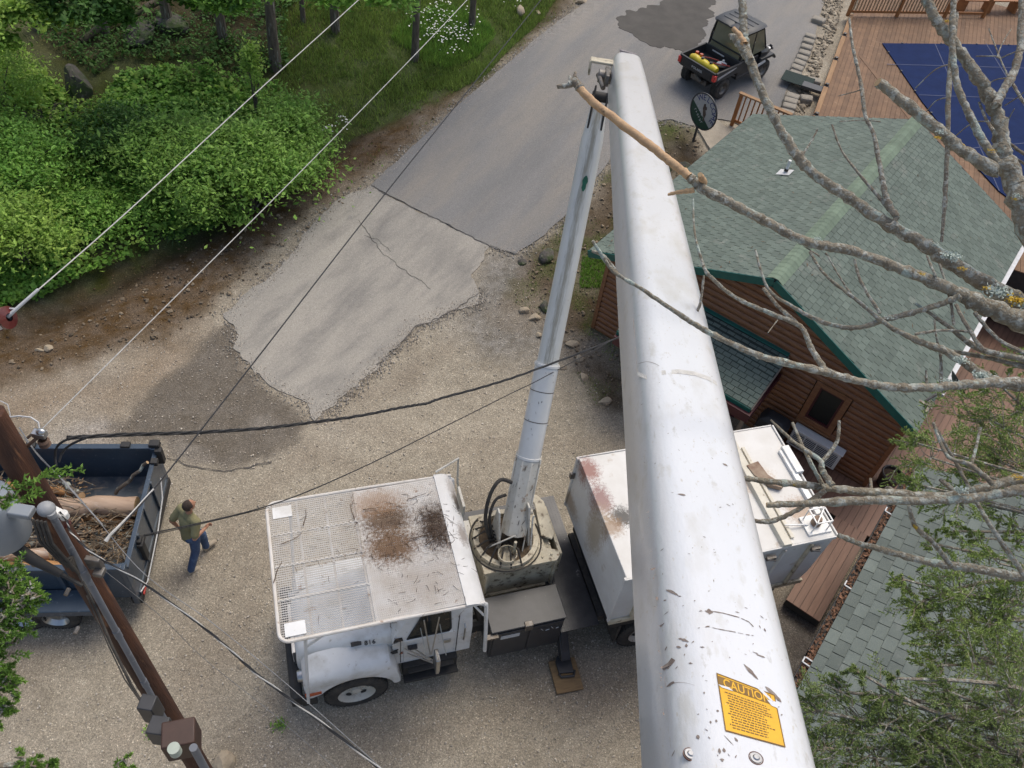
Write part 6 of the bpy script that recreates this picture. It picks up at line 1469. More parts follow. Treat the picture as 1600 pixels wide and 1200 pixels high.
# ================================================================== utility pole and hardware
pc_ = pd(146, 905, 7.0); polem = mat('creosoted_pole', (.085, .032, .014), (.035, .014, .008), scale=3, rough=.75, stretch=(4, 4, .35), bump=.6, bscale=9, spots=[((.20, .09, .04), 4, .66, .06)])
po_ = thing('utility_pole', (pc_.x, pc_.y, 0), 0, 'tall red brown wooden utility pole carrying grey conduit and a meter box', 'utility pole')
PI_ = Matrix.Translation((-pc_.x, -pc_.y, 0)); toP = lambda p: PI_ @ p
def zat(u, v, ref):                                         # height at which the pixel's ray passes over a place
    d = ray(u, v); best = min((math.hypot(d.x*t-ref.x, d.y*t-ref.y), CAM_H+d.z*t) for t in np.arange(2, 16, .01)); return best[1]
_zl = zat(262, 1118, pc_); _Pl = Vector((pc_.x, pc_.y, _zl)); _Zl = (_Pl-CPOS).dot(CF); _Pl = pd(266, 1122, _Zl); _Pt = pd(22, 712, 6.3); _pd = (_Pt-_Pl)/(_Pt.z-_Pl.z)   # the pole leans a little
AX = lambda z: toP(_Pl+_pd*(z-_Pl.z))
mb = MB(); mb.tube([AX(-.2), AX(5), AX(9), AX(_Pt.z+.45)], [.135, .122, .108, .102], 10); mb.build('pole', polem, po_)
cond = mat('grey_conduit', (.17, .185, .21), (.13, .14, .16), scale=3, rough=.5, spots=[((.30, .31, .32), 6, .66, .05)])
_c0 = pd(268, 1143, _Zl-.28); _c1 = pd(82, 806, 6.15); LC = lambda t: toP(_c0.lerp(_c1, t)); z0c, z1c = 0, 1
mb = MB(); mb.tube([LC(0), LC(1)], .028, 16)
for t_ in (.30, .55, .8): mb.tube([LC(t_-.015), LC(t_+.015)], .033, 16)
mb.build('conduit', cond, po_)
mb = MB(); h = Vector(LC(1)); mb.sphere(h+Vector((-.04, .02, .05)), (.066, .062, .058), 18, 12); mb.tube([h, h+Vector((0, 0, .05))], .036, 12); mb.build('weatherhead', mat('cast_grey', (.33, .34, .35), (.26, .27, .28), scale=9, rough=.5), po_)
mb = MB()
for k in range(4): mb.tube([h+Vector((-.09+.03*k, -.08, .05)), h+Vector((-.05+.03*k, -.16, -.12)), h+Vector((.0+.03*k, -.14, -.45-.05*k)), h+Vector((.02, -.05, -.5))], .012, 6)
mb.build('drip_leads', rubber, po_)
mb = MB(); bpos = toP(pd(284, 1155, 6.3)); mb.box(bpos, (.24, .20, .30), rot=R(20)); bxo = mb.build('meter_box', mat('brown_box', (.065, .032, .022), (.042, .02, .014), scale=5, rough=.5), po_, bevel=.012)
mb = MB(); q = toP(pd(273, 1172, 5.8)); mb.cyl(q, .042, .09, 'z', 20); mb.build('meter_cap', mat('pale_green_cap', (.45, .50, .42), (.38, .43, .36), scale=9, rough=.5), bxo)
mb = MB(); mb.box(toP(pd(236, 1108, 6.5)), (.12, .12, .30)); mb.box(toP(pd(252, 1142, 6.4)), (.14, .14, .26)); mb.parts('junction_box', black, po_, bevel=.008)
mb = MB(); q = toP(pd(306, 1175, 6.1)); mb.tube([q+Vector((0, 0, .1)), q+Vector((0, 0, -3.5))], .03, 12); mb.build('lower_conduit', cond, po_)
mb = MB(); mb.tube([toP(pd(u, v, 7.05)) for u, v in ((120, 890), (150, 950), (175, 1010), (205, 1070), (230, 1112))], .014, 6); mb.tube([toP(pd(u, v, 7.0)) for u, v in ((135, 930), (170, 1010), (195, 1062), (222, 1100))], .006, 5); mb.build('riser_cable', rubber, po_)
mb = MB()
for u, v in ((38, 715), (105, 925), (55, 880), (120, 985), (62, 800)):
    q = toP(pd(u, v, 6.75)); mb.cyl(q, .018, .06, 'y', 8)
mb.parts('bolt', steel, po_)
mb = MB(); q = toP(pd(148, 880, 6.7)); mb.box(q, (.12, .05, .16)); mb.box(q+Vector((.04, -.04, -.06)), (.08, .08, .05)); mb.build('cable_clamp', steel, po_, bevel=.008)
mb = MB(); a, b = toP(pd(70, 790, 6.4)), toP(pd(100, 805, 6.4)); mb.bar(a, b, .06, .05); mb.cyl(b, .035, .07); mb.build('clevis', white, po_, bevel=.01)
mb = MB(); q = toP(pd(98, 812, 6.5)); mb.lathe([(.03, -.06), (.05, -.05), (.035, 0), (.05, .05), (.03, .06)], q, n=16); mb.build('spool_insulator', mat('maroon_glaze', (.12, .02, .018), (.08, .014, .012), scale=5, rough=.2, coat=.6), po_)
# transformer can beside the pole
q = pd(-14, 805, 6.25); tf = thing('transformer', q, 0, 'light grey transformer can hung left of the pole', 'transformer'); tcm = mat('transformer_grey', (.27, .30, .33), (.23, .255, .28), scale=3, rough=.5)
mb = MB(); mb.lathe([(.0001, .22), (.19, .21), (.205, .18), (.205, -.26), (.19, -.29), (.0001, -.30)], n=40); mb.build('can', tcm, tf); mb = MB(); mb.bb(.17, .36, -.05, .05, .10, .16); mb.build('hanger', tcm, tf, bevel=.01)
mb = MB(); a = Vector((.05, -.05, -.30)); mb.tube([a, a+Vector((.16, -.03, -.16)), a+Vector((.36, -.06, -.28))], [.055, .045, .03], 12); mb.tube([a+Vector((.36, -.06, -.28)), a+Vector((.52, -.09, -.36))], .016, 8); mb.build('cable_boot', dark, tf)
# pin insulator with dead end grip at the left edge
q = pd(6, 497, 6.1); ins = thing('line_insulator', q, 0, 'maroon and white insulator at the left edge holding the upper white wire', 'insulator')
mb = MB(); M = Matrix.Rotation(R(70), 4, 'Y'); mb.lathe([(.02, -.14), (.085, -.10), (.09, -.05), (.05, -.03), (.085, .0), (.085, .04), (.03, .05)], n=24, M=M); mb.build('bell', mat('maroon_glaze', (.14, .022, .02), (.09, .015, .014), scale=5, rough=.2, coat=.6), ins); mb = MB(); mb.sphere((-.02, -.06, -.01), (.05, .05, .045)); mb.build('cap', white, ins)
mb = MB(); w0 = pd(22, 486, 6.1)-q; w1 = pd(60, 452, 6.15)-q; mb.tube([(.02, .02, 0), w0, w1], [.015, .013, .011], 8); mb.tube([(.0, .06, .04), w0+Vector((.02, .02, .01)), w1], .008, 6); mb.build('grip', decal, ins)
q = pd(62, 678, 6.3); hw = thing('line_bracket', q, 0, 'galvanised clamp and brown bracket where the second white wire meets the pole', 'bracket')
mb = MB(); mb.box((0, 0, 0), (.10, .06, .05)); mb.sphere((.02, 0, .03), (.04, .03, .03)); mb.tube([(-.05, 0, 0), (-.1, -.02, -.05)], .012); mb.build('clamp', chrome, hw, bevel=.008)
mb = MB(); mb.tube([(-.02, -.02, -.03), (-.16, -.08, -.16), (-.22, -.1, -.2)], .014, 6); mb.lathe([(.03, -.10), (.045, -.08), (.03, -.06), (.045, -.04), (.03, -.02)], (.02, -.02, -.02), n=14); mb.build('arm', mat('brown_steel', (.10, .05, .03), (.15, .1, .07), scale=9, rough=.7), hw)
mb = MB(); P = [pd(u, v, 6.35)-q for u, v in ((62, 672), (60, 660), (48, 652), (30, 650), (10, 652), (0, 640))]; mb.tube(P, .007, 6); P = [pd(u, v, 6.4)-q for u, v in ((0, 626), (12, 632), (16, 648), (10, 662), (0, 660))]; mb.tube(P, .004, 5); mb.build('jumper_lead', decal, hw)

# ================================================================== wires
whw = mat('weathered_white_wire', (.58, .57, .54), (.42, .41, .38), scale=20, rough=.5, metal=.2); blw = mat('black_wire', (.014, .014, .015), (.03, .03, .032), scale=20, rough=.6); gyw = mat('grey_wire', (.30, .31, .32), (.2, .2, .2), scale=20, rough=.45, metal=.5)
def wire(pts, r, mt, label, name='overhead_wire', cat='wire', group=None, n=6, parent=None):
    P = smooth_path([pd(*p) for p in pts]); mb = MB(); mb.tube(P, r, n); o = mb.build(name, mt, None, origin=tuple(P[0])); return tag(o, label, cat, group)
wire([(20,487,6.1),(200,330,7.2),(400,145,8.6),(560,0,10),(700,-130,12)], .0052, whw, 'uppermost white wire crossing the green bank to the maroon insulator')
wire([(64,672,6.3),(290,448,7.3),(480,258,8.5),(690,42,10),(860,-140,12)], .0045, whw, 'middle white wire rising from the line bracket over the verge')
wire([(168,842,6.3),(240,765,6.6),(400,562,7.6),(600,305,9.2),(845,0,12),(960,-150,14)], .0068, blw, 'straight dark wire crossing the drive from the trailer to the road')
mb = MB(); P = [pd(u, v, z) for u, v, z in ((165,846,6.28),(172,836,6.3),(205,803,6.45),(240,764,6.6))]; mb.tube(P, [.016, .012, .009, .0075], 8); tag(mb.build('wire_grip', whw, None, origin=tuple(P[0])), 'white preformed grip at the lower end of the straight dark wire', 'wire grip')
def triplex(pts, rc, rt, turns, label, mts=(blw, blw, whw)):
    P = smooth_path([pd(*p) for p in pts], 24); o0_ = P[0]; root = bpy.data.objects.new('service_cable', None); COL.objects.link(root); root.location = o0_; tag(root, label, 'cable')
    for k in range(3):
        mb = MB(); Q = []
        for i, p in enumerate(P):
            t = (P[min(i+1, len(P)-1)]-P[max(0, i-1)]).normalized(); s_ = t.cross(Vector((0, 0, 1))).normalized(); u_ = s_.cross(t); a = 2*PI*(turns*i/len(P)+k/3); Q.append(p-o0_+(s_*math.cos(a)+u_*math.sin(a))*rt)
        mb.tube(Q, rc, 6); mb.build('strand', mts[k], root)
    return root
triplex([(105,684,6.35),(200,679,6.8),(300,676,7.4),(400,670,8),(480,661,8.6),(560,650,9.3),(620,638,9.8),(655,632,10.2),(668,630,10.3),(690,622,10.5),(760,603,11.3),(830,580,12.1),(955,532,13.6),(1010,505,14.3)], .0085, .0095, 15, 'black twisted service cable running from the pole across to the cabin', (blw, blw, blw))
for P_l, lb_ in (([(88,728,6.5),(86,712,6.5),(90,697,6.45),(105,687,6.4),(130,683,6.45)], 'outer black lead looping down beside the trailer rail'), ([(92,722,6.5),(98,706,6.5),(112,694,6.45),(135,684,6.45)], 'inner black lead looping down beside the trailer rail')): wire(P_l, .010, blw, lb_, 'drip_loop', 'cable')
wire([(225,836,6.9),(420,790,8.2),(560,733,9.4),(700,664,10.8),(800,614,12),(845,592,12.8),(960,530,14)], .0065, blw, 'thin black line passing over the man and just above the truck cab')
wire([(225,838,6.9),(300,822,7.4),(420,793,8.2)], .004, blw, 'very thin second line hugging the one over the man')
triplex([(93,800,6.3),(105,815,6.3),(112,833,6.3),(150,868,6.2),(225,912,5.9),(330,990,5.4),(400,1052,5.0),(480,1112,4.7),(600,1206,4.2),(700,1290,3.9)], .0042, .0048, 11, 'twisted black and white cable falling from the pole to the bottom edge', (blw, blw, whw))
wire([(0,640,6.6),(40,688,6.5),(140,798,6.4),(225,896,6.3),(330,972,6.2),(440,1062,6.1),(560,1168,6.0),(640,1240,5.9)], .0030, gyw, 'pale grey guy wire passing left of the truck bumper')
wire([(30,668,6.6),(60,712,6.5),(100,752,6.45),(160,820,6.4)], .006, gyw, 'short grey wire paired with the guy wire near the pole top')
wire([(155,885,6.8),(250,962,7.4),(320,1030,8),(420,1110,8.5),(530,1205,9)], .0026, gyw, 'faint thin guy wire nearest the bottom left corner')

# ================================================================== foliage helpers
def leafmesh(name, P, size, mt, parent=None, seed=0, up=.5, aspect=.55, droop=0, origin=None, D=None):
    """P (n,3): one folded diamond leaf at every point"""
    rg = np.random.default_rng(seed); n = len(P); s = size*rg.uniform(.6, 1.3, n)[:, None]
    nrm = rg.normal(0, 1, (n, 3)); nrm[:, 2] = np.abs(nrm[:, 2])+up; nrm /= np.linalg.norm(nrm, axis=1)[:, None]
    t = rg.normal(0, 1, (n, 3)) if D is None else D+rg.normal(0, .35, (n, 3)); t -= nrm*(t*nrm).sum(1)[:, None]; t /= np.linalg.norm(t, axis=1)[:, None]; b = np.cross(nrm, t)
    s = s*np.where(rg.random(n) < .18, 1.5, 1.0)[:, None]
    V = np.stack([P-t*s*.9, P+b*s*aspect-nrm*s*.12, P+t*s, P-b*s*aspect-nrm*s*.12], 1).reshape(-1, 3)
    F_ = np.arange(n*4).reshape(-1, 4); return quick(name, V, F_, mt, parent, origin=origin)
def scatter(poly, n, seed, dens=None):
    rg = np.random.default_rng(seed); P = np.array(poly); x = rg.uniform(P[:, 0].min(), P[:, 0].max(), n); y = rg.uniform(P[:, 1].min(), P[:, 1].max(), n); k = sdist(x, y, poly) < 0
    if dens is not None: k &= rg.random(n) < dens(x, y)
    return x[k], y[k]
lf_ivy = leafmat('ivy_leaf', (.25, .44, .075), (.15, .32, .055), .40, scale=1.5); lf_bush = leafmat('bush_leaf', (.26, .42, .080), (.16, .31, .055), .40, scale=2); lf_lime = leafmat('young_leaf', (.34, .48, .09), (.22, .38, .065), .35, scale=2)
lf_dark = leafmat('dark_leaf', (.11, .22, .045), (.06, .145, .03), .4, scale=2); lf_grass = leafmat('grass_blade', (.25, .34, .075), (.16, .24, .055), .45, scale=1.2); lf_cedar = leafmat('cedar_scale', (.30, .39, .11), (.18, .26, .07), .45, scale=9, trans=.2)
# ivy and low ground cover
IVY = W([(-350,560),(0,490),(70,473),(150,438),(240,396),(330,366),(372,322),(440,288),(470,240),(420,180),(300,110),(190,120),(150,180),(60,120),(-60,60),(-350,120)])
x, y = scatter(IVY, 150000, 5, lambda x, y: np.clip((fbm(x, y, 1.1, 51)-.30)*4.5, .12, 1))
hgt = .06+.42*np.clip(fbm(x, y, 1.4, 53)-.3, 0, 1)+RNG.random(len(x))*.16
ivy = leafmesh('ground_cover', np.stack([x, y, gz(x, y)+hgt], 1), .055, lf_ivy, seed=4, up=1.0, aspect=.8); tag(ivy, 'dense green ivy like ground cover over the left bank', 'ground cover', kind='stuff'); NIVY = len(x)
x, y = scatter(IVY, 16000, 15, lambda x, y: np.clip((fbm(x, y, .8, 61)-.45)*5, 0, 1)); h_ = .15+.4*RNG.random(len(x))
tag(leafmesh('ground_cover', np.stack([x, y, gz(x, y)+h_], 1), .07, lf_lime, seed=6, up=.8, aspect=.7), 'brighter taller weeds standing out of the ground cover', 'weeds', kind='stuff')
UG = W([(-350,540),(0,470),(70,455),(150,420),(240,380),(330,352),(380,330),(450,290),(500,235),(480,170),(400,130),(300,125),(190,150),(120,190),(40,150),(-60,80),(-350,120)])
x, y = scatter(UG, 110000, 25, lambda x, y: np.clip((fbm(x, y, .9, 91)-.36)*5, .05, 1)); cl = np.clip(fbm(x, y, 1.9, 93)-.25, 0, 1); h_ = .12+(1.35*cl**1.3)*RNG.random(len(x))**.45
for i, (m_, sz) in enumerate(((lf_bush, .060), (lf_lime, .048), (lf_ivy, .070))):
    k = RNG.integers(0, 3, len(x)) == i; tag(leafmesh('undergrowth', np.stack([x[k], y[k], gz(x[k], y[k])+h_[k]], 1), sz, m_, seed=30+i, up=.7, aspect=.5), ('mid green loose undergrowth spread between the bushes', 'pale yellow green loose undergrowth spread between the bushes', 'deeper green broad leaved undergrowth spread between the bushes')[i], 'undergrowth', kind='stuff')
WD = W([(100,-60),(60,60),(150,120),(190,95),(300,100),(400,125),(450,110),(450,20),(560,-60)])
x, y = scatter(WD, 26000, 45, lambda x, y: np.clip((fbm(x, y, .8, 97)-.44)*5, .04, 1)); h_ = .04+.28*RNG.random(len(x)); tag(leafmesh('undergrowth', np.stack([x, y, gz(x, y)+h_], 1), .055, lf_dark, seed=46, up=1, aspect=.5), 'thin dark weeds on the brown floor of the woods', 'undergrowth', kind='stuff')
# grass on the bank further right, sparse under the trees
GR = W([(372,322),(470,285),(520,240),(560,212),(650,178),(760,118),(850,28),(900,-40),(440,-60),(440,100),(420,180),(470,240)])
def blades(name, x, y, hmin, hmax, wd, mt, label, seed, lean=.35):
    rg = np.random.default_rng(seed); n = len(x); z = gz(x, y); h = rg.uniform(hmin, hmax, n); a = rg.uniform(0, 2*PI, n); l = rg.normal(0, lean, (n, 2))*h[:, None]
    c, s_ = np.cos(a)*wd, np.sin(a)*wd; V = np.stack([np.stack([x-c, y-s_, z], 1), np.stack([x+c, y+s_, z], 1), np.stack([x+l[:, 0], y+l[:, 1], z+h], 1)], 1).reshape(-1, 3)
    return tag(quick(name, V, np.arange(3*n).reshape(-1, 3), mt), label, 'grass', kind='stuff')
x, y = scatter(GR, 150000, 8, lambda x, y: np.clip((fbm(x, y, .9, 71)-.28)*3.5, .05, 1))
blades('grass', x, y, .06, .20, .012, lf_grass, 'rough green grass on the bank between the trees and the road', 9)
VERGE = W([(520,255),(650,190),(760,130),(860,20),(900,-30),(930,-30),(800,90),(640,225),(560,275)])
x, y = scatter(VERGE, 9000, 18, lambda x, y: np.clip((fbm(x, y, 2, 75)-.45)*5, 0, 1)); blades('grass', x, y, .03, .10, .010, lf_grass, 'thin tufts of grass along the road verge', 19)
x, y = scatter(BED1, 16000, 28, lambda x, y: np.clip((fbm(x, y, 1.1, 31)-.47)*6, 0, 1)); blades('grass', x, y, .02, .08, .009, lf_grass, 'patchy weeds in the bed between the road and the cabin', 29)
x, y = scatter(W([(910,400),(950,400),(950,450),(905,450)]), 2500, 38); blades('grass', x, y, .04, .12, .010, lf_bush, 'bright green weed clump seen between the two booms', 39)
# daisies
def daisies(poly, n, seed, label):
    x, y = scatter(poly, n*6, seed, lambda x, y: np.clip((fbm(x, y, 2.2, 81+seed)-.35)*4, 0, 1)); x, y = x[:n], y[:n]; rg = np.random.default_rng(seed); z = gz(x, y)+.20+rg.random(len(x))*.12; V = []; Q = []
    for a_, b_, c_ in zip(x, y, z):
        k = len(V); s_ = rg.uniform(.02, .034); tx, ty = rg.normal(0, .25, 2)
        for j in range(8): an = PI*j/4; rr_ = s_*(1 if j % 2 else .8); V.append((a_+rr_*math.cos(an), b_+rr_*math.sin(an), c_+rr_*(math.cos(an)*tx+math.sin(an)*ty)))
        Q.append(tuple(range(k, k+8)))
    return tag(quick('daisies', V, Q, mat('petal_white', (.75, .75, .68), (.66, .66, .6), scale=9, rough=.6)), label, 'flowers', kind='stuff')
daisies(W([(610,60),(640,30),(690,10),(745,25),(768,55),(745,85),(700,98),(670,85),(640,60)]), 240, 1, 'large drift of white daisies around the slim tree trunks')
daisies(W([(500,215),(545,185),(545,215),(515,222)]), 26, 2, 'small clump of white daisies beside the big bush')
daisies(W([(745,0),(810,0),(815,30),(780,25)]), 22, 3, 'scattered white daisies near the top of the verge')
x, y = scatter(W([(610,60),(640,30),(690,10),(745,25),(775,55),(745,90),(700,108),(665,100)]), 12000, 78); blades('grass', x, y, .12, .28, .010, lf_bush, 'taller green stems beneath the large daisy drift', 79)

barkm = mat('grey_brown_bark', (.16, .13, .10), (.07, .055, .042), scale=5, rough=.95, stretch=(3, 3, .6), bump=1, bscale=14, spots=[((.34, .34, .29), 3, .62, .06)])
def crown_pts(c, rad, n, seed, clumps=26, spread=.30, low=-.5):
    rg = np.random.default_rng(seed); d = rg.normal(0, 1, (clumps, 3)); d /= np.linalg.norm(d, axis=1)[:, None]; d[:, 2] = np.where(d[:, 2] < low, -d[:, 2], d[:, 2]); r_ = rg.uniform(.45, 1.0, clumps)[:, None]
    C_ = d*r_*np.array(rad); w_ = rg.uniform(.4, 1.4, clumps); idx_ = rg.choice(clumps, n, p=w_/w_.sum()); o = rg.normal(0, 1, (n, 3))*spread*np.array(rad)*np.array([1, 1, .62])*rg.uniform(.5, 1.1, clumps)[idx_][:, None]
    return np.array(c)+C_[idx_]+o, np.array(c)+C_
def shrub(name, base, rad, hz, n, lm, label, seed, size=.07, stems=6, cat='bush', clumps=26, spread=.28, group=None):
    root = thing(name, base, 0, label, cat, group); c = (0, 0, hz); P, C_ = crown_pts(c, (rad[0]*1.08, rad[1]*1.08, rad[2]*.92), n, seed, int(clumps*1.3), spread*.95)
    rg_ = np.random.default_rng(seed+9); e_ = rg_.random(len(P)) < .22; P[e_] += rg_.normal(0, 1, (e_.sum(), 3))*np.array(rad)*np.array([.30, .30, .22])
    gzz = gz(P[:, 0]+base[0], P[:, 1]+base[1])-base[2]; P = P[P[:, 2] > gzz+.02]
    leafmesh('foliage', P, size*.82, lm, root, seed=seed, up=.8, aspect=.42)
    for k in range(min(stems, len(C_))):
        mb = MB(); t = Vector(C_[k]); m_ = Vector((t.x*.35, t.y*.35, t.z*.6)); mb.tube([(0, 0, -.1), m_, t], [.03, .02, .008], 6); mb.build('stem', barkm, root)
    return root
shrub('leafy_bush', G(392, 330), (1.85, 1.6, 1.15), 1.15, 19000, lf_bush, 'largest leafy bush in the middle of the green bank', 101, .075, 8, clumps=60, spread=.17)
shrub('leafy_bush', G(300, 290), (1.5, 1.3, .95), .80, 8500, lf_bush, 'lower leafy bush joined to the left of the largest bush', 102, .07, 6, clumps=34, spread=.22)
shrub('leafy_bush', G(462, 262), (1.0, 1.2, .9), .95, 5500, lf_bush, 'small leafy bush on the road side of the largest bush', 103, .07, 5, clumps=24, spread=.24)
shrub('young_sapling', G(402, 190), (.32, .32, .95), 1.35, 900, lf_lime, 'slim pale green sapling sticking up behind the largest bush', 104, .07, 3, 'sapling', 10, .3)
shrub('leafy_bush', G(45, 420), (1.3, 1.2, 1.0), .9, 7000, lf_lime, 'bright lime green bush at the left edge above the insulator', 105, .065, 6, clumps=30, spread=.22)
shrub('leafy_bush', G(25, 300), (1.5, 1.3, 1.0), .9, 8000, lf_ivy, 'mid green bush at the left edge beside the dark slab', 106, .065, 6, clumps=30, spread=.22)
shrub('leafy_bush', G(15, 190), (1.4, 1.3, 1.0), .9, 6000, lf_lime, 'airy yellow green bush in the upper left corner', 107, .06, 8, clumps=26, spread=.22)
shrub('leafy_bush', G(200, 235), (1.3, 1.0, .6), .45, 4500, lf_dark, 'dark low bush between the brown boulder and the large bush', 108, .06, 4, clumps=20, spread=.28)
shrub('leafy_bush', G(120, 350), (1.5, 1.1, .55), .35, 5000, lf_ivy, 'low green mound right of the lime green bush', 109, .06, 4, clumps=20, spread=.28)
# trees beyond: trunk at its foot, crown above the picture
def tree(foot, top, r0, label, crown=None, seed=1, n=2200, lm=lf_dark, rad=(2.2, 2.2, 1.6), size=.09):
    b = G(*foot); t = Vector(top); root = thing('forest_tree', b, 0, label, 'tree'); mb = MB(); rr = random.Random(seed); P = [Vector((0, 0, -.3))]
    for i in range(1, 9): P.append(Vector((t.x*i/8+rr.uniform(-.05, .05), t.y*i/8+rr.uniform(-.05, .05), t.z*i/8)))
    mb.tube(P, [r0*(1.25 if i == 0 else 1-.06*i) for i in range(9)], 10); mb.build('trunk', barkm, root)
    for k in range(5):
        a = rr.uniform(0, 6.3); s_ = P[5+k % 3]; mb = MB(); mb.tube([s_, s_+Vector((math.cos(a)*.7, math.sin(a)*.7, .5)), s_+Vector((math.cos(a)*1.6, math.sin(a)*1.6, .9))], [r0*.35, r0*.2, r0*.08], 6); mb.build('branch', barkm, root)
    Pn, _ = crown_pts((t.x, t.y, t.z+.4), rad, n, seed, 34, .2); leafmesh('crown', Pn, size, lm, root, seed=seed, up=.8); return root
tree((432, 108), (-.3, .6, 7.5), .15, 'lichen spotted grey trunk with ivy round its foot behind the bushes', seed=11)
tree((648, 92), (.1, .3, 7.5), .11, 'slim brown trunk left of the two beside the daisies', seed=12)
tree((737, 44), (.1, .3, 7.5), .10, 'slim brown trunk right of the two beside the daisies', seed=13)
tree((474, 36), (.2, .3, 7.0), .07, 'thin pale trunk at the top edge left of the first wire', seed=14, n=3000)
def hang(c, rad, n, lm, label, seed, size=.075):
    base = Vector((c.x-1.5, c.y+3.0, 0)); base.z = gf(base.x, base.y); root = thing('forest_tree', base, 0, label, 'tree'); o = c-base
    mb = MB(); mb.tube([(0, 0, -.2), (0, 0, 3), (.1, -.1, o.z+1.0)], [.14, .11, .06], 8); mb.build('trunk', barkm, root); mb = MB(); mb.tube([(0, 0, o.z*.7), (o.x*.5, o.y*.5, o.z*.9), (o.x, o.y, o.z)], [.06, .04, .015], 6); mb.build('branch', barkm, root)
    P, _ = crown_pts(tuple(o), rad, n, seed, 24, .24); leafmesh('crown', P, size, lm, root, seed=seed, up=.9)
hang(pz(135, 5, 4.6), (1.25, .8, .7), 5200, lf_dark, 'overhanging tree branch of broad green leaves at the upper left', 201)
hang(pz(250, -20, 4.8), (1.6, .5, .6), 4200, lf_dark, 'green leaf canopy along the top edge above the rock ledge', 202)
hang(pz(350, -8, 4.8), (1.0, .55, .6), 3400, lf_ivy, 'leafy tree canopy at the top edge above the fallen log', 203)
hang(pz(560, -6, 4.5), (1.5, .7, .6), 4200, lf_ivy, 'leafy canopy at the top edge between two trunks', 204)
hang(pz(20, 30, 4.2), (1.1, .9, .7), 4200, lf_lime, 'pale green leafy crown in the extreme upper left corner', 205)
b = G(128, 70); e = G(272, 6); mb = MB(); P = [b+Vector((0, 0, .1)), b.lerp(e, .3)+Vector((0, 0, .25)), b.lerp(e, .6)+Vector((0, 0, .2)), e+Vector((0, 0, .3))]; mb.tube(smooth_path(P, 6), .10, 10); tag(mb.build('fallen_log', mat('mossy_log', (.11, .085, .06), (.05, .045, .03), scale=4, rough=.95, bump=1, bscale=12, spots=[((.06, .09, .025), 3, .55, .08)]), None, origin=tuple(b)), 'grey fallen tree trunk slanting across the wooded bank', 'fallen log')
def strap(u, v, n, L_, label, seed):
    b = G(u, v); rr = random.Random(seed); V = []; Q = []
    for k in range(n):
        a = rr.uniform(0, 2*PI); l_ = L_*rr.uniform(.6, 1.1); w_ = .012; o_ = Vector((rr.gauss(0, .10), rr.gauss(0, .10), 0)); k0 = len(V)
        for j in range(5): t = j/4; q = o_+Vector((math.cos(a), math.sin(a), 0))*(l_*(t*.75))+Vector((0, 0, l_*(t*1.1-t*t*.85))); ww = w_*(1-t*.9); V += [q+Vector((-math.sin(a)*ww, math.cos(a)*ww, 0)), q-Vector((-math.sin(a)*ww, math.cos(a)*ww, 0))]
        Q += [(k0+2*j, k0+2*j+1, k0+2*j+3, k0+2*j+2) for j in range(4)]
    o = quick('strap_leaf_clump', V, Q, lf_iris); o.location = b; tag(o, label, 'plant')
lf_iris = leafmat('strap_leaf', (.085, .16, .06), (.05, .11, .04), .35, scale=3)
strap(272, 368, 110, .75, 'arching strap leaf clump at the lower edge of the bank', 1); strap(318, 350, 110, .75, 'arching strap leaf clump just right of the first one', 2); strap(338, 325, 80, .6, 'smaller strap leaf clump below the largest bush', 3)
for u, v, s_, lb in ((437, 1131, .16, 'tiny green weed growing in the gravel left of the truck'), (238, 1143, .14, 'tiny pale weed in the gravel behind the meter box')):
    b = G(u, v); P = np.array([(random.gauss(0, s_*.4), random.gauss(0, s_*.4), random.uniform(0, s_*.5)) for _ in range(90)]); o = leafmesh('small_weed', P, .022, lf_bush, seed=int(u)); o.location = b; tag(o, lb, 'weed')

# ================================================================== bare lichened tree (cut back limbs reaching in from the right)
def branch_material(name, c, c2, lich):
    mt = mat(name, c, c2, scale=16, rough=.95, bump=1.0, bscale=60, spots=[((.48, .48, .42), 24, .57, .04), ((.34, .34, .29), 50, .57, .05)]+([((.42, .48, .42), 9, .60, .03), ((.52, .34, .03), 7.5, .70, .012)] if lich else []), detail=8); return mt
brk = branch_material('lichened_bark', (.33, .29, .215), (.185, .155, .11), True); brk2 = branch_material('twig_bark', (.31, .265, .20), (.19, .155, .115), False)
peel = mat('peeled_wood', (.56, .37, .20), (.42, .26, .14), scale=22, rough=.7, stretch=(1, 1, 1), bump=.4, bscale=40, spots=[((.16, .10, .06), 14, .66, .04)])
TRP = pd(3000, 700, 4.4); bt = thing('bare_tree', (TRP.x, TRP.y, 0), 0, 'leafless lichen covered tree with sawn limbs reaching in from the right', 'tree')
BI = Matrix.Translation((-TRP.x, -TRP.y, 0))
mb = MB(); mb.tube([(0, 0, -.3), (.05, 0, 4), (-.05, .1, 8), (0, 0, 12.2)], [.26, .22, .18, .10], 14); mb.build('trunk', brk, bt)
brng = random.Random(404)
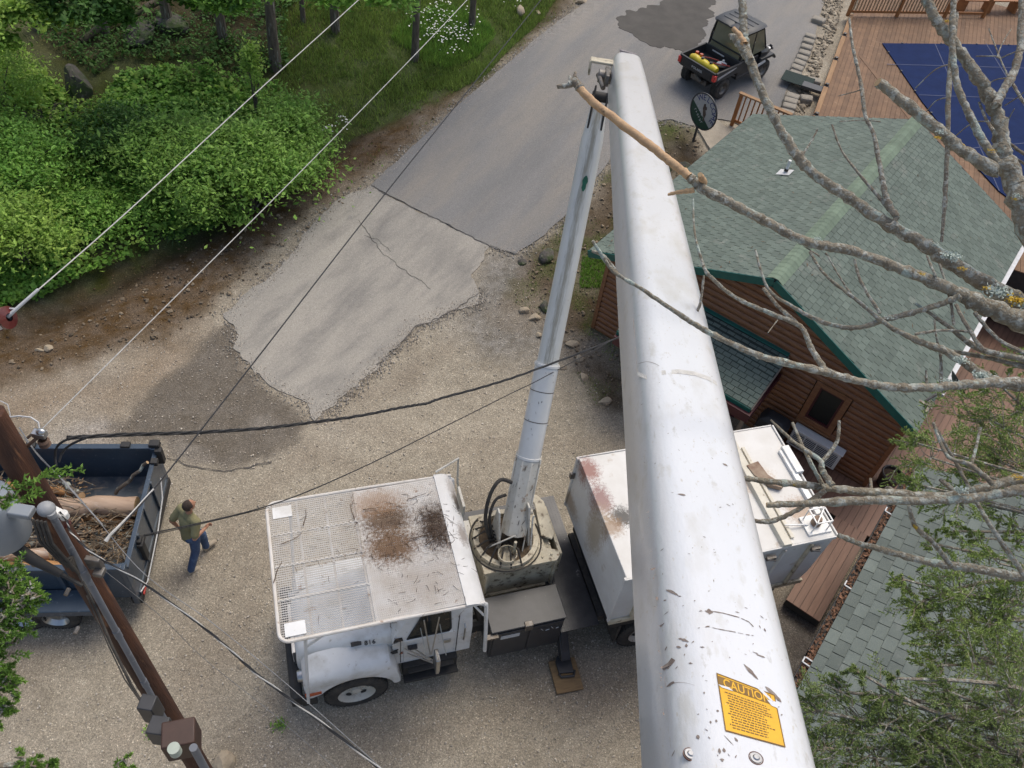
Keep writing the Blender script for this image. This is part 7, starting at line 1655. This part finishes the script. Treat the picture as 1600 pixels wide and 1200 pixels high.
def limbp(pts, Z0, Z1, mt=brk, name='limb', cut=False, rough_=.10, par=None, knots=True):
    """pts (u, v, half width in picture pixels); depth runs Z0 -> Z1 along the limb"""
    if pts[-1][0] >= 1900: pts = list(pts)+[(2050, 690+(pts[-1][1]-700)*.55, pts[-1][2]*1.05), (2260, 690+(pts[-1][1]-700)*.12, pts[-1][2]*1.3)]
    n = len(pts); P = []; Rr = []; acc = [0]
    for a, b in zip(pts, pts[1:]): acc.append(acc[-1]+math.hypot(a[0]-b[0], a[1]-b[1]))
    for p, s_ in zip(pts, acc):
        Z = Z0+(Z1-Z0)*s_/acc[-1]; P.append(BI @ pd(p[0], p[1], Z)); Rr.append(p[2]*Z/F*(.74 if p[2] < 10 else .66))
    Q = smooth_path(P, 9); RR = []
    for i in range(len(Q)):
        t = i/9; k = min(int(t), n-2); f_ = t-k; RR.append(Rr[k]*(1-f_)+Rr[k+1]*f_)
    out = []; kn = [brng.random() < .13 for _ in Q]
    RR2 = [r*(1+brng.uniform(-rough_, rough_)+(.18 if kn[i] and knots and 0 < i < len(Q)-1 else 0)) for i, r in enumerate(RR)]
    Q2 = [q+Vector((brng.uniform(-1, 1), brng.uniform(-1, 1), brng.uniform(-1, 1)))*r*.14 for q, r in zip(Q, RR)]
    mb = MB(); mb.tube(Q2, RR2, 12 if max(RR) > .012 else 7); o = mb.build(name, mt, par or bt)
    if cut:
        d_ = (Q2[0]-Q2[1]).normalized(); m2 = MB(); m2.tube([Q2[0]-d_*.001, Q2[0]+d_*.002], RR2[0]*.9, 12); m2.build('sawn_end', endm, o)
    return o
mb = MB(); mb.tube(smooth_path([BI @ pd(2180, 690, 3.85), BI @ pd(2400, 700, 3.95), BI @ pd(2700, 760, 4.2), Vector((0, 0, 8.6))], 6), [.085+.004*i for i in range(19)], 12); mb.build('main_bough', brk, bt)
limbp([(905,136,8),(925,158,9),(1000,215,9),(1050,255,10),(1078,276,10)], 4.35, 4.1, peel, 'peeled_limb', knots=False, rough_=.04)
limbp([(1076,274,10),(1100,296,12),(1150,322,11),(1200,348,11),(1260,378,11),(1330,392,11),(1400,417,12),(1480,450,14),(1530,475,20),(1600,505,25),(1720,560,32),(1900,600,42)], 4.1, 3.9)
limbp([(870,136,4),(888,133,6),(898,128,9),(908,140,9)], 4.4, 4.35, brk2, 'stub'); limbp([(899,112,2),(898,124,6),(903,134,8)], 4.42, 4.36, brk2, 'stub'); limbp([(890,118,2),(893,128,6)], 4.4, 4.38, brk2, 'stub')
limbp([(1044,304,3),(1062,300,4),(1085,297,6)], 4.15, 4.1, peel, 'stub'); limbp([(1094,273,5),(1100,285,8)], 4.0, 4.1, peel, 'stub', cut=True)
limbp([(1158,-30,7),(1160,10,8),(1162,48,8),(1166,75,9),(1185,130,9),(1210,185,10),(1240,235,12),(1270,270,12),(1320,305,13),(1380,345,14),(1440,380,16),(1500,420,18),(1560,455,20),(1620,485,23),(1720,540,30),(1900,600,38)], 4.5, 3.9)
limbp([(1141,56,5),(1150,60,8),(1160,75,10),(1172,95,9)], 4.42, 4.4, brk, 'stub', cut=True); limbp([(1146,44,4),(1155,56,7),(1163,70,8)], 4.42, 4.4, peel, 'stub', cut=True)
limbp([(1372,128,12),(1420,166,13),(1470,206,14),(1510,240,14),(1560,268,17)], 4.0, 3.95, cut=True)
limbp([(1438,-30,10),(1452,10,11),(1470,42,12),(1505,88,13),(1540,140,15),(1560,185,17),(1568,240,20),(1590,300,24),(1620,375,30),(1720,520,40),(1900,600,46)], 4.1, 3.9)
limbp([(1492,-30,6),(1488,60,6),(1495,130,7),(1520,190,8),(1545,235,8),(1562,258,9)], 4.05, 3.95)
limbp([(1598,-30,7),(1596,60,8),(1585,110,8),(1565,145,10),(1556,165,10)], 4.2, 4.0, brk2)
limbp([(1494,20,5),(1483,130,5),(1480,240,5),(1475,330,4),(1471,378,3)], 4.3, 4.2, brk2)
limbp([(1327,28,2),(1332,70,3),(1345,130,4),(1352,180,4),(1365,210,4),(1375,260,5),(1385,310,6),(1400,338,7)], 4.6, 4.25, brk2); limbp([(1300,195,2),(1315,235,2),(1345,275,3),(1375,310,4),(1402,342,6)], 4.5, 4.25, brk2)
limbp([(926,376,3),(938,395,4),(960,425,4),(1000,450,4),(1060,490,5),(1100,515,6),(1150,540,6),(1200,560,7),(1285,580,8),(1340,595,8),(1400,605,9),(1460,605,9),(1520,600,11),(1600,598,13),(1740,610,17),(1900,620,22)], 3.15, 3.75)
limbp([(925,392,3),(945,402,4),(965,428,4)], 3.18, 3.2, brk2, 'stub')
limbp([(1083,310,2),(1085,360,2),(1095,402,3),(1108,430,4),(1150,465,4),(1200,488,5),(1250,510,5),(1268,545,6),(1290,580,7)], 4.5, 4.0)
limbp([(1100,430,2),(1095,470,3),(1088,490,3)], 4.4, 4.4, brk2, 'twig')
limbp([(1180,390,2),(1200,450,3),(1240,480,4),(1290,505,5),(1340,512,5),(1380,500,6),(1420,490,6),(1470,475,6),(1500,462,7)], 4.4, 4.0); limbp([(1193,450,4),(1215,478,4),(1245,505,5)], 4.4, 4.3, brk2, 'stub')
limbp([(1265,393,3),(1290,430,3),(1340,470,4),(1390,510,5),(1440,535,7),(1480,550,9),(1530,582,11),(1570,600,12),(1620,605,13)], 4.3, 3.8)
limbp([(1290,395,2),(1330,460,2),(1370,495,4)], 4.35, 4.2, brk2); limbp([(1335,405,3),(1345,440,3),(1375,490,4)], 4.3, 4.2, brk2)
limbp([(1152,746,5),(1200,752,6),(1260,758,8),(1320,765,8),(1400,772,9),(1480,775,9),(1540,762,10),(1600,748,12),(1740,735,15),(1900,720,19)], 3.9, 3.7)
limbp([(1198,789,6),(1250,787,7),(1340,782,9),(1420,782,10),(1500,780,10),(1560,772,11),(1600,765,12),(1740,750,14),(1900,735,18)], 3.8, 3.6, cut=True)
limbp([(1310,836,5),(1340,848,6),(1400,865,7),(1460,880,8),(1520,888,9),(1600,902,10),(1740,920,13),(1900,930,16)], 4.2, 3.9)
limbp([(1204,656,2),(1240,690,4),(1280,718,5),(1285,735,6),(1300,758,7)], 3.9, 3.8); limbp([(1238,660,3),(1260,710,4),(1285,757,5)], 3.92, 3.85); limbp([(1311,657,3),(1308,690,4),(1284,722,5)], 3.9, 3.88)
limbp([(1168,811,4),(1200,815,5),(1240,800,5),(1290,766,6)], 3.95, 3.85, brk2)
limbp([(1420,790,4),(1430,822,5),(1460,850,5),(1484,882,6)], 3.85, 4.05); limbp([(1462,668,3),(1500,735,4),(1530,792,4),(1560,840,5),(1605,905,6)], 4.1, 3.9); limbp([(1458,660,3),(1480,712,4),(1515,726,5),(1552,756,6)], 3.9, 3.75); limbp([(1532,668,3),(1526,695,3),(1518,724,4)], 3.95, 3.85)
limbp([(1430,474,3),(1475,505,4),(1530,545,6),(1610,562,7)], 4.1, 3.9); limbp([(1458,545,4),(1540,558,5),(1620,578,6)], 4.1, 3.9); limbp([(1493,475,4),(1510,508,4),(1535,545,5),(1560,552,5)], 4.0, 3.9, brk2); limbp([(1522,488,4),(1560,530,4),(1610,556,5)], 4.0, 3.9, brk2)
limbp([(1468,412,2),(1485,470,3),(1490,508,3)], 4.1, 4.0, brk2, 'twig'); limbp([(1448,400,2),(1462,432,3)], 4.1, 4.0, brk2, 'twig'); limbp([(1430,522,3),(1470,516,3),(1515,518,3)], 4.0, 4.0, brk2, 'twig'); limbp([(1470,600,4),(1470,560,3),(1462,520,2),(1460,500,2)], 4.0, 4.05, brk2, 'twig'); limbp([(1448,598,3),(1447,578,2)], 4.0, 4.0, brk2, 'twig')
limbp([(1384,350,2),(1392,351,3),(1400,342,3)], 4.2, 4.2, brk2, 'twig'); limbp([(1277,203,2),(1265,225,2),(1255,240,3)], 4.4, 4.38, brk2, 'twig')
for tw in ([(1545,45,1.2),(1560,85,1.6),(1575,120,2)],[(1580,45,1),(1565,70,1.3),(1558,90,1.6)],[(1430,138,1),(1460,110,1.2),(1484,100,1.6)],[(1445,178,1),(1462,158,1.1),(1482,152,1.5)],[(1525,88,1.2),(1555,88,1.4),(1562,92,1.6)],[(1562,92,1.5),(1590,80,1.3),(1625,76,1.1)],[(1545,130,1.2),(1558,124,1.3),(1572,122,1.6)],[(1570,165,1.2),(1590,152,1.2),(1605,140,1.2)],[(1490,215,1.2),(1520,192,1.3),(1545,190,1.7)],[(1570,225,1),(1575,190,1.1),(1585,170,1)],[(1310,150,1),(1340,142,1.3),(1345,138,2)],[(1375,190,1.4),(1345,188,1.2),(1312,190,1)],[(1582,130,3),(1600,160,3.5),(1630,190,4)],[(1575,222,3),(1600,240,3.5),(1640,258,4)],[(1580,243,2.5),(1610,262,3),(1640,280,3.5)],[(1530,160,2.5),(1540,185,3),(1552,205,4)],[(1215,500,1),(1200,520,1.2)],[(1256,385,1.2),(1268,392,1.6),(1280,400,2)],[(1360,748,3),(1362,768,4)],[(1380,770,3),(1388,762,4),(1400,772,5)],[(1470,750,4),(1480,758,5),(1495,770,6)]): limbp(tw, 4.1, 4.0, brk2, 'twig', knots=False)
# tufts of leafy lichen standing off the limbs
lich = mat('leafy_lichen', (.50, .56, .50), (.38, .44, .39), scale=30, rough=.95, island=.25); lichy = mat('orange_lichen', (.62, .38, .03), (.55, .40, .06), scale=40, rough=.95, island=.25)
for u, v, r_, Z, mt_, nm in [(1485,400,11,4.0,lich,0),(1560,455,15,3.95,lich,0),(1588,470,12,3.9,lichy,1),(1545,450,7,3.95,lichy,1),(1503,420,6,4.0,lichy,1),(1595,475,10,3.9,lich,0),(1500,562,10,3.95,lich,0),(1482,598,10,3.95,lich,0),(1535,588,11,3.85,lich,0),(1560,598,10,3.85,lich,0),(1592,745,8,3.72,lichy,1),(1500,765,9,3.78,lich,0),(1440,428,5,4.0,lichy,1),(1290,578,4,4.0,lichy,1),(1330,590,4,4.0,lichy,1),(1390,495,5,4.1,lich,0),(1460,382,6,4.1,lich,0),(1278,373,6,4.05,lich,0),(1590,305,6,3.95,lich,0),(1480,33,4,4.05,lichy,1),(1465,215,5,4.0,lichy,1),(1470,206,6,3.95,lich,0),(1550,235,5,3.97,lichy,1)]:
    q = BI @ (pd(u, v, Z*.985)); rg = np.random.default_rng(int(u)); n_ = 260 if r_ > 8 else 90; P = rg.normal(0, 1, (n_, 3))*np.array([1, .5, .35])*(r_*Z/F)*.6+np.array(q); leafmesh('lichen_tuft', P, r_*Z/F*.16, mt_, bt, seed=int(u), aspect=.7)

# ================================================================== cedars: fine scaly sprays
def sprays(bases, dirs, L_, seed, blade=.016, bw=.0045, nsub=9, nb=9):
    rg = np.random.default_rng(seed); V = []; tw = []
    for b, d in zip(bases, dirs):
        b = np.array(b, float); d = np.array(d, float); d /= np.linalg.norm(d); l_ = L_*rg.uniform(.6, 1.2); side = np.cross(d, rg.normal(0, 1, 3)); side /= np.linalg.norm(side)+1e-9
        tw.append((b, b+d*l_*.8))
        for k in range(nsub):
            t = (k+.5)/nsub; s0 = b+d*l_*t+np.array([0, 0, -.10*l_*t*t]); sl = l_*(.50-.34*t)*rg.uniform(.6, 1.2)
            sd = d*rg.uniform(.7, 1.1)+side*(1 if k % 2 else -1)*rg.uniform(.5, .9)+rg.normal(0, .22, 3); sd /= np.linalg.norm(sd)
            for j in range(nb):
                q = s0+sd*sl*(j+.5)/nb; bd = sd*rg.uniform(.6, 1.1)+rg.normal(0, .55, 3); bd /= np.linalg.norm(bd); w_ = np.cross(bd, rg.normal(0, 1, 3)); w_ /= np.linalg.norm(w_)+1e-9
                bl = blade*rg.uniform(.7, 1.6); ww = bw*rg.uniform(.7, 1.3); V += [q-bd*bl*.3, q+w_*ww+bd*bl*.3, q+bd*bl, q-w_*ww+bd*bl*.3]
    return np.array(V), tw
def cedar(root_xy, label, clusters, seed, zc, ln=.32, blade=.024, bw=.007, per=24, toward=None, topz=11.0, mt=None, nsub=9, nb=9):
    root = thing('cedar_tree', (root_xy[0], root_xy[1], 0), 0, label, 'tree'); rg = np.random.default_rng(seed); ro = np.array([root_xy[0], root_xy[1], 0.0])
    mb = MB(); mb.tube([(0, 0, -.3), (.05, .05, topz*.4), (0, 0, topz)], [.16, .11, .03], 10); mb.build('trunk', barkm, root)
    allV = []; tws = []
    order = sorted(clusters, key=lambda q: q[1]); ng = 4; chunk = -(-len(order)//ng)
    for gi in range(0, len(order), chunk):
      grp_ = order[gi:gi+chunk]; cs = [np.array(pd(u, v, Z))-ro for u, v, _, Z in grp_]; cen = np.mean(cs, axis=0)
      anc = np.array([0, 0, min(topz*.92, max(.8, cen[2]-.9))]); bp_ = anc+(cen-anc)*.72+np.array([0, 0, .15]); bm_ = (anc+bp_)/2+np.array([0, 0, .12])+rg.normal(0, .06, 3)
      mq = MB(); mq.tube(smooth_path([Vector(anc), Vector(bm_), Vector(bp_)], 6), [.055-.0025*i for i in range(13)], 8); mq.build('bough', barkm, root)
      for (u, v, r_, Z), c in zip(grp_, cs):
        rad = r_*Z/F; anchor = bp_ if rg.random() < .6 else bm_+(bp_-bm_)*.6
        mid = (c+anchor)/2+rg.normal(0, .07, 3); m2 = MB(); m2.tube(smooth_path([Vector(anchor), Vector(mid), Vector(c)], 5), [.020*(1-i/13)+.004 for i in range(11)], 6); m2.build('branch', brk2, root)
        n_ = int(per*(r_/60)**1.3)+3; B_ = c+rg.normal(0, .5, (n_, 3))*rad*np.array([1, 1, .6]); out = (c-anchor)/(np.linalg.norm(c-anchor)+1e-6); D_ = rg.normal(0, .7, (n_, 3))+out*.6+(B_-c)/max(rad, 1e-3)*.7; D_[:, 2] *= .5
        V, tw = sprays(B_, D_, min(ln, rad*1.1), seed+int(u), blade, bw, nsub, nb); allV.append(V); tws += [(c, np.array(a)) for a, _ in tw[::3]]+tw
    V = np.concatenate(allV); quick('foliage', V, np.arange(len(V)).reshape(-1, 4), mt or lf_cedar, root)
    mb = MB()
    for a, b in tws: mb.tube([a, (a+b)/2+rg.normal(0, .012, 3), b], [.0055, .004, .002], 4)
    mb.build('twigs', brk2, root, smooth=False); root.children[-1]['kind'] = 'stuff'
    return root
CR1 = [(1455,715,38,7.2),(1425,690,18,7.2),(1545,655,50,7.4),(1595,640,40,7.4),(1500,775,36,7.2),(1560,720,48,7.4),(1600,720,50,7.4),(1450,770,20,7.2),(1490,830,16,7.2),(1460,850,16,7.2),(1530,840,14,7.2),(1580,820,26,7.2),(1410,905,18,6.6),(1440,940,26,6.6),(1500,925,46,6.6),(1470,970,36,6.6),(1550,960,52,6.6),(1600,930,44,6.6),(1590,1020,60,6.4),(1530,1030,52,6.4),(1465,1040,24,6.4),(1560,880,24,6.6),(1425,755,16,7.2),(1520,740,24,7.3),(1600,560,24,7.4),(1560,600,22,7.4)]
CR2 = [(1275,1110,34,5.6),(1310,1080,26,5.6),(1350,1130,44,5.6),(1290,1170,42,5.5),(1380,1090,24,5.6),(1410,1120,40,5.6),(1440,1170,52,5.5),(1370,1185,40,5.5),(1500,1120,48,5.6),(1520,1180,52,5.5),(1580,1100,52,5.6),(1590,1180,56,5.5),(1480,1080,26,5.6),(1270,1210,40,5.4),(1340,1050,12,5.6),(1400,1060,12,5.6),(1450,1210,50,5.4),(1560,1220,60,5.4)]
q = pd(1950, 1090, 8.5); cedar((q.x, q.y), 'feathery cedar at the right edge growing over the brown deck and shingle roof', CR1, 501, 0, ln=.30, blade=.016, bw=.0032, per=42, topz=9, nsub=12, nb=16)
q = pd(1700, 1420, 9.0); cedar((q.x, q.y), 'darker cedar filling the bottom right corner', CR2, 502, 0, ln=.24, blade=.014, bw=.0026, per=42, topz=9.6, nsub=12, nb=16, mt=leafmat('cedar_scale_dark', (.27, .34, .11), (.16, .22, .07), .45, scale=9, trans=.2))
lf_near = leafmat('near_cedar', (.20, .34, .06), (.11, .22, .04), .4, scale=9, trans=.3)
CL1 = [(0,925,26,3.0),(4,960,28,3.0),(30,940,16,3.0),(-8,1005,26,3.0),(-4,1060,20,3.0),(-6,1105,16,3.0),(-4,895,14,3.0),(48,925,10,3.0)]
CL2 = [(-5,780,12,3.2)]; CL3 = [(48,1192,14,3.0),(78,1202,12,3.0),(185,1204,12,3.0)]
q = pd(-500, 1300, 3.5); cedar((q.x, q.y), 'bright green cedar sprays close by at the left edge', CL1+CL2+CL3, 503, 0, ln=.10, blade=.011, bw=.0022, per=90, topz=12.2, mt=lf_near, nsub=10, nb=12)
b_, d_ = [], []
rg = np.random.default_rng(5); c0 = TRP
# a single sprig crossing the pole
V, tw = sprays([pd(0, 765, 3.2), pd(30, 755, 3.2), pd(60, 740, 3.2), pd(10, 790, 3.2)], [CR*1+CD*-.25+CF*.1, CR+CD*-.3, CR+CD*-.12, CR-CD*.45], .14, 8, .015, .0035, 12, 10)
o = quick('cedar_sprig', V, np.arange(len(V)).reshape(-1, 4), lf_near); tag(o, 'slender bright cedar sprig reaching across the utility pole', 'cedar sprig')
